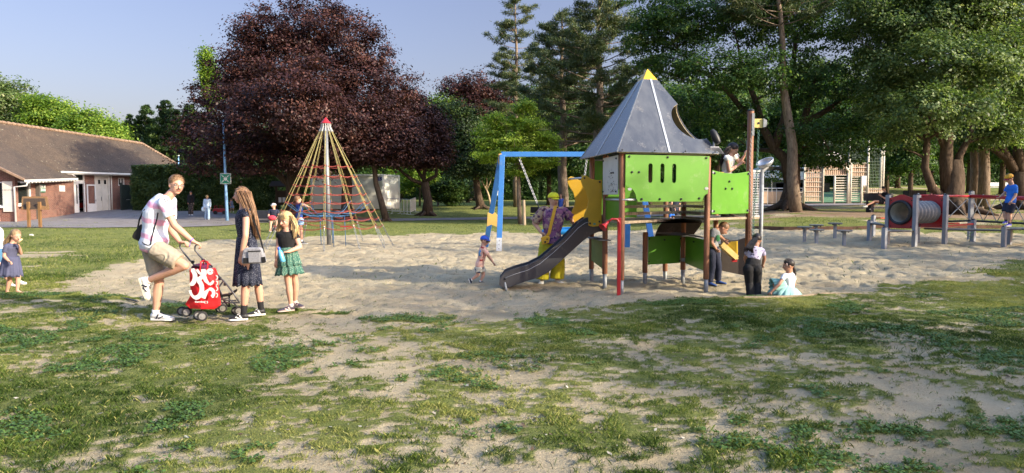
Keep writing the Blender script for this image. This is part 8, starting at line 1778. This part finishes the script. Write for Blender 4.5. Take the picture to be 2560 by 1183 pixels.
# child at the net in blue shirt
cn_ = simple(22.3, 1.42, dict(head=(745, 499, .05), neck=(748, 508), chest=(749, 520), pelvis=(748, 545), sl=(744, 511, .12), sr=(753, 511, -.12), el=(757, 514, .1), wl=(768, 517, .05), kl=(774, 519, .0), er=(762, 513, -.1), wr=(773, 518, -.1), kr=(778, 520, -.1),
    hl=(745, 548, .08), hr=(751, 548, -.08), nl=(747, 576, .1), al=(748, 602, .1), tl=(757, 606, .1), nr=(753, 578, -.1), ar=(755, 605, -.1), tr=(766, 610, -.1)), 'child in blue jersey and denim shorts holding the ropes of the pyramid', (Vector((.7, .5, .1)), (0, 0, 1)), False, vox=.012)
cn_.hair_short(H_BROWN, back=1.4); cn_.shirt(mat('jersey_blue', (.02, .05, .22), .8), .35, .02, hem=1); cn_.shorts(DENIM, .5, .125, .125)
for a in 'lr': cn_.shoe(a, BS, WHITE, L=.29, sock=WHITE, swoosh=WHITE)
# far figures
def far(d, px, top, foot, label, face, shirt, legm, hair, hc, kind='trousers', H=1.65, adult=True, lean=0, arm=None, longs=0):
    s_ = (foot-top); y = lambda f: top+s_*f; kk = F/d
    J = dict(head=(px+lean*1.2, y(.075)), neck=(px+lean, y(.16)), chest=(px+lean*.6, y(.28)), pelvis=(px, y(.49)), sl=(px+kk*.17*H/1.7+lean, y(.19)), sr=(px-kk*.17*H/1.7+lean, y(.19)), el=(px+kk*.22*H/1.7+lean*.7, y(.36)), wl=(px+kk*.2*H/1.7, y(.48), -.1), kl=(px+kk*.2*H/1.7, y(.52), -.12), er=(px-kk*.22*H/1.7+lean*.7, y(.36)), wr=(px-kk*.2*H/1.7, y(.48), -.1), kr=(px-kk*.2*H/1.7, y(.52), -.12),
        hl=(px+kk*.08, y(.51)), hr=(px-kk*.08, y(.51)), nl=(px+kk*.08, y(.73), -.05), al=(px+kk*.085, y(.95)), tl=(px+kk*.1, y(.985), -.16), nr=(px-kk*.07, y(.73), .05), ar=(px-kk*.09, y(.95), .1), tr=(px-kk*.1, y(.985), -.05))
    if arm: J.update(arm)
    f = simple(d, H, J, label, face, adult, vox=.02); f.hair_short(hc, back=hair); f.shirt(shirt, .6, .025, hem=1, long=longs)
    if kind == 'trousers': f.shorts(legm, .95, .115, .09, 'trousers', full=1.0)
    else: f.shorts(legm, .8, .12, .11)
    for a in 'lr': f.shoe(a, WHITE, WHITE, L=.26)
    return f
LBL = mat('pale_blue_cloth', (.42, .55, .66), .85); w1 = far(43.5, 518, 488, 551, 'woman in pale blue top and jeans with a shoulder bag on the asphalt', (V3(.3, .9, 0), (0, 0, 1)), LBL, mat('pale_denim', (.30, .42, .55), .85), 1.8, H_BLOND, longs=1)
mb = MB(); mb.ball(P(508, 523, 43.4), (.12, .06, .16)); o = mb.build('shoulder_bag', LBL, smooth=True); tag(o, 'soft blue shoulder bag at the side of the far woman', 'bag')
dk = far(47.5, 477, 477, 539, 'person in dark clothes and patterned trousers walking along the hedge', (V3(-.2, -.95, 0), (0, 0, 1)), CLK, patmat('dark_pattern', (.04, .035, .03), [(.16, .13, .11)], 14, 'noise', (.5, .6)), 1.5, H_DARK, longs=1)
kid = far(49, 580, 498, 531, 'small child in blue hat standing behind the pole by the toy jeep', (V3(-.9, -.2, -.2), (0, 0, 1)), mat('grey_blue_cloth', (.15, .2, .3), .8), DENIM, 1, H_FAIR, 'shorts', .98, False, -1.5, dict(el=(575, 508, -.1), wl=(568, 506, -.1), kl=(565, 505, -.1)))
cl = far(53, 213, 483, 541, 'cleaner in white shirt and navy vest reaching into the doorway', (V3(-.9, .2, .1), (0, 0, 1)), CLW, CLK, 1.2, H_BLOND, H=1.68, lean=-1, arm=dict(er=(205, 496, 0), wr=(203, 488, 0), kr=(202, 484, 0), el=(206, 500, -.1), wl=(199, 502, -.1), kl=(196, 502, -.1)), longs=1)
def vest(mb): cl.torso(mb, g=.045, i0=2, i1=8)
cl.cloth('navy_vest', mat('vest_navy', (.02, .03, .09), .8), [lambda mb: mb.prism([P(219, 496, 52.9), P(226, 500, 52.9), P(228, 520, 52.9), P(222, 522, 52.9)], (0, .3, 0))], disp=0)
bh = far(45, 1455, 470, 522, 'dark dressed person half hidden behind the yellow panels', (V3(-.5, -.5, 0), (0, 0, 1)), CLW, CLK, 1.3, H_DARK, H=1.6)
# child on the bench behind the lady
cb2 = simple(41, 1.35, dict(head=(1402, 489), neck=(1403, 497), chest=(1402, 505), pelvis=(1402, 521), sl=(1408, 499), sr=(1394, 499), el=(1411, 508), wl=(1408, 516, -.2), kl=(1406, 517, -.25), er=(1391, 508), wr=(1394, 516, -.2), kr=(1396, 517, -.25), hl=(1405, 522), hr=(1399, 522), nl=(1406, 524, -.4), al=(1406, 537, -.4), tl=(1406, 540, -.55), nr=(1398, 524, -.4), ar=(1398, 537, -.4), tr=(1398, 540, -.55)), 'child in blue and white vest sitting on the bench behind the lady', (V3(-.4, -.9, 0), (0, 0, 1)), False, vox=.018)
cb2.hair_short(H_BROWN, back=1.8); cb2.shirt(mat('blue_vest', (.05, .12, .5), .8), 0, .02, hem=1); cb2.shorts(NAVY, .7, .12, .11)
# adult with infant seen through the gap of the tower
ad = far(30, 1687, 480, 575, 'adult in dark clothes glimpsed through the gap in the tower', (V3(-.5, -.7, -.3), (0, 0, 1)), NAVY, NAVY, 1.2, H_DARK, H=1.66)
inf = simple(29.3, .8, dict(head=(1679, 507), neck=(1679, 514), chest=(1679, 522), pelvis=(1680, 535), sl=(1685, 517), sr=(1673, 517), el=(1688, 524), wl=(1688, 531, -.1), kl=(1688, 534, -.1), er=(1671, 524), wr=(1671, 531, -.1), kr=(1671, 534, -.1), hl=(1683, 537), hr=(1677, 537), nl=(1684, 547, -.1), al=(1684, 560), tl=(1684, 564, -.1), nr=(1676, 547, -.1), ar=(1676, 560), tr=(1676, 564, -.1)), 'small child in black top and blue shorts in front of the adult behind the tower', (V3(-.2, -.95, 0), (0, 0, 1)), False, vox=.013)
inf.hair_short(H_BROWN); inf.shirt(CLK, .5, .02, hem=1); inf.shorts(mat('royal_blue', (.02, .16, .62)), .7, .13, .13)
# person in pink behind the multi stemmed tree
pk = far(35, 2338, 462, 520, 'person in dusty pink sitting behind the many stemmed tree', (V3(.5, -.7, 0), (0, 0, 1)), mat('dusty_pink', (.42, .16, .19), .8), mat('dusty_pink', (.42, .16, .19)), 1.4, H_BROWN, H=1.6, longs=1)
# little girl in navy dress at left, and the child behind her
ND = 10.95
lg = simple(ND, 1.04, dict(head=(40, 589), neck=(33, 606), chest=(28, 628), pelvis=(26, 668), sl=(36, 615, .10), sr=(15, 617, -.09), el=(52, 634, .08), wl=(49, 618, -.02), kl=(46, 610, -.05), er=(10, 641, -.10), wr=(23, 654, -.16), kr=(30, 657, -.18), hl=(30, 672, .05), hr=(21, 672, -.05), nl=(46, 692, -.02), al=(43, 727, -.02), tl=(60, 735, -.03), nr=(25, 696, .0), ar=(17, 730, .03), tr=(36, 736, .0)),
    'barefoot toddler girl in navy dress eating bread at the left border', (Vector((.85, -.40, -.32)), (0, 0, 1)), False, vox=.0075, feet=True)
lg.face_parts(H_SANDY); lg.shirt(mat('slate_navy', (.07, .075, .13), .85), .6, .016, hem=3, nm='dress_top'); lg.skirt(mat('slate_navy', (.07, .075, .13)), P(28, 640, ND), P(27, 690, ND), .11, .165, 11, .07, 'dress_skirt', flat=.9, sidev=(1, 0, 0))
lg.hair_long(H_SANDY, [[P(28, 588, ND), P(16, 604, ND), P(8, 614, ND)], [P(30, 586, ND+.07), P(18, 602, ND+.08), P(9, 616, ND+.06)]], n=50, spread=.4)
mb = MB(); mb.tube([P(44, 610, ND-.1), P(50, 601, ND-.1), P(55, 598, ND-.1)], [.014, .02, .014], 8); o = mb.build('bread', mat('bread_crust', (.62, .45, .28), .8), smooth=True); tag(o, 'piece of white bread in the hand of the toddler girl', 'bread')
CD = 11.9
cc_ = simple(CD, 1.3, dict(head=(-14, 548), neck=(-12, 566), chest=(-10, 590), pelvis=(-6, 635), sl=(-2, 575, .12), sr=(-22, 577, -.1), el=(6, 600, .14), wl=(8, 625, .12), kl=(9, 634, .1), er=(-28, 605, -.1), wr=(-22, 630, -.12), kr=(-20, 640, -.12), hl=(-2, 640, .05), hr=(-9, 640, -.05), nl=(28, 672, .05), al=(47, 702, .08), tl=(68, 709, .05), nr=(8, 680, -.1), ar=(30, 711, -.05), tr=(52, 718, -.1)),
    'child in teal skirt and white shoes striding behind the toddler girl', (Vector((1, -.1, 0)), (0, 0, 1)), False, vox=.01)
cc_.hair_short(H_BROWN); cc_.shirt(CLW, .5, .02, hem=2, nm='top'); cc_.skirt(mat('teal_denim', (.05, .14, .24), .85), P(-8, 622, CD), P(-2, 692, CD), .13, .20, 9, .06, 'skirt', flat=.9, sidev=(1, 0, 0))
for a in 'lr': cc_.shoe(a, WS, WS, L=.25)
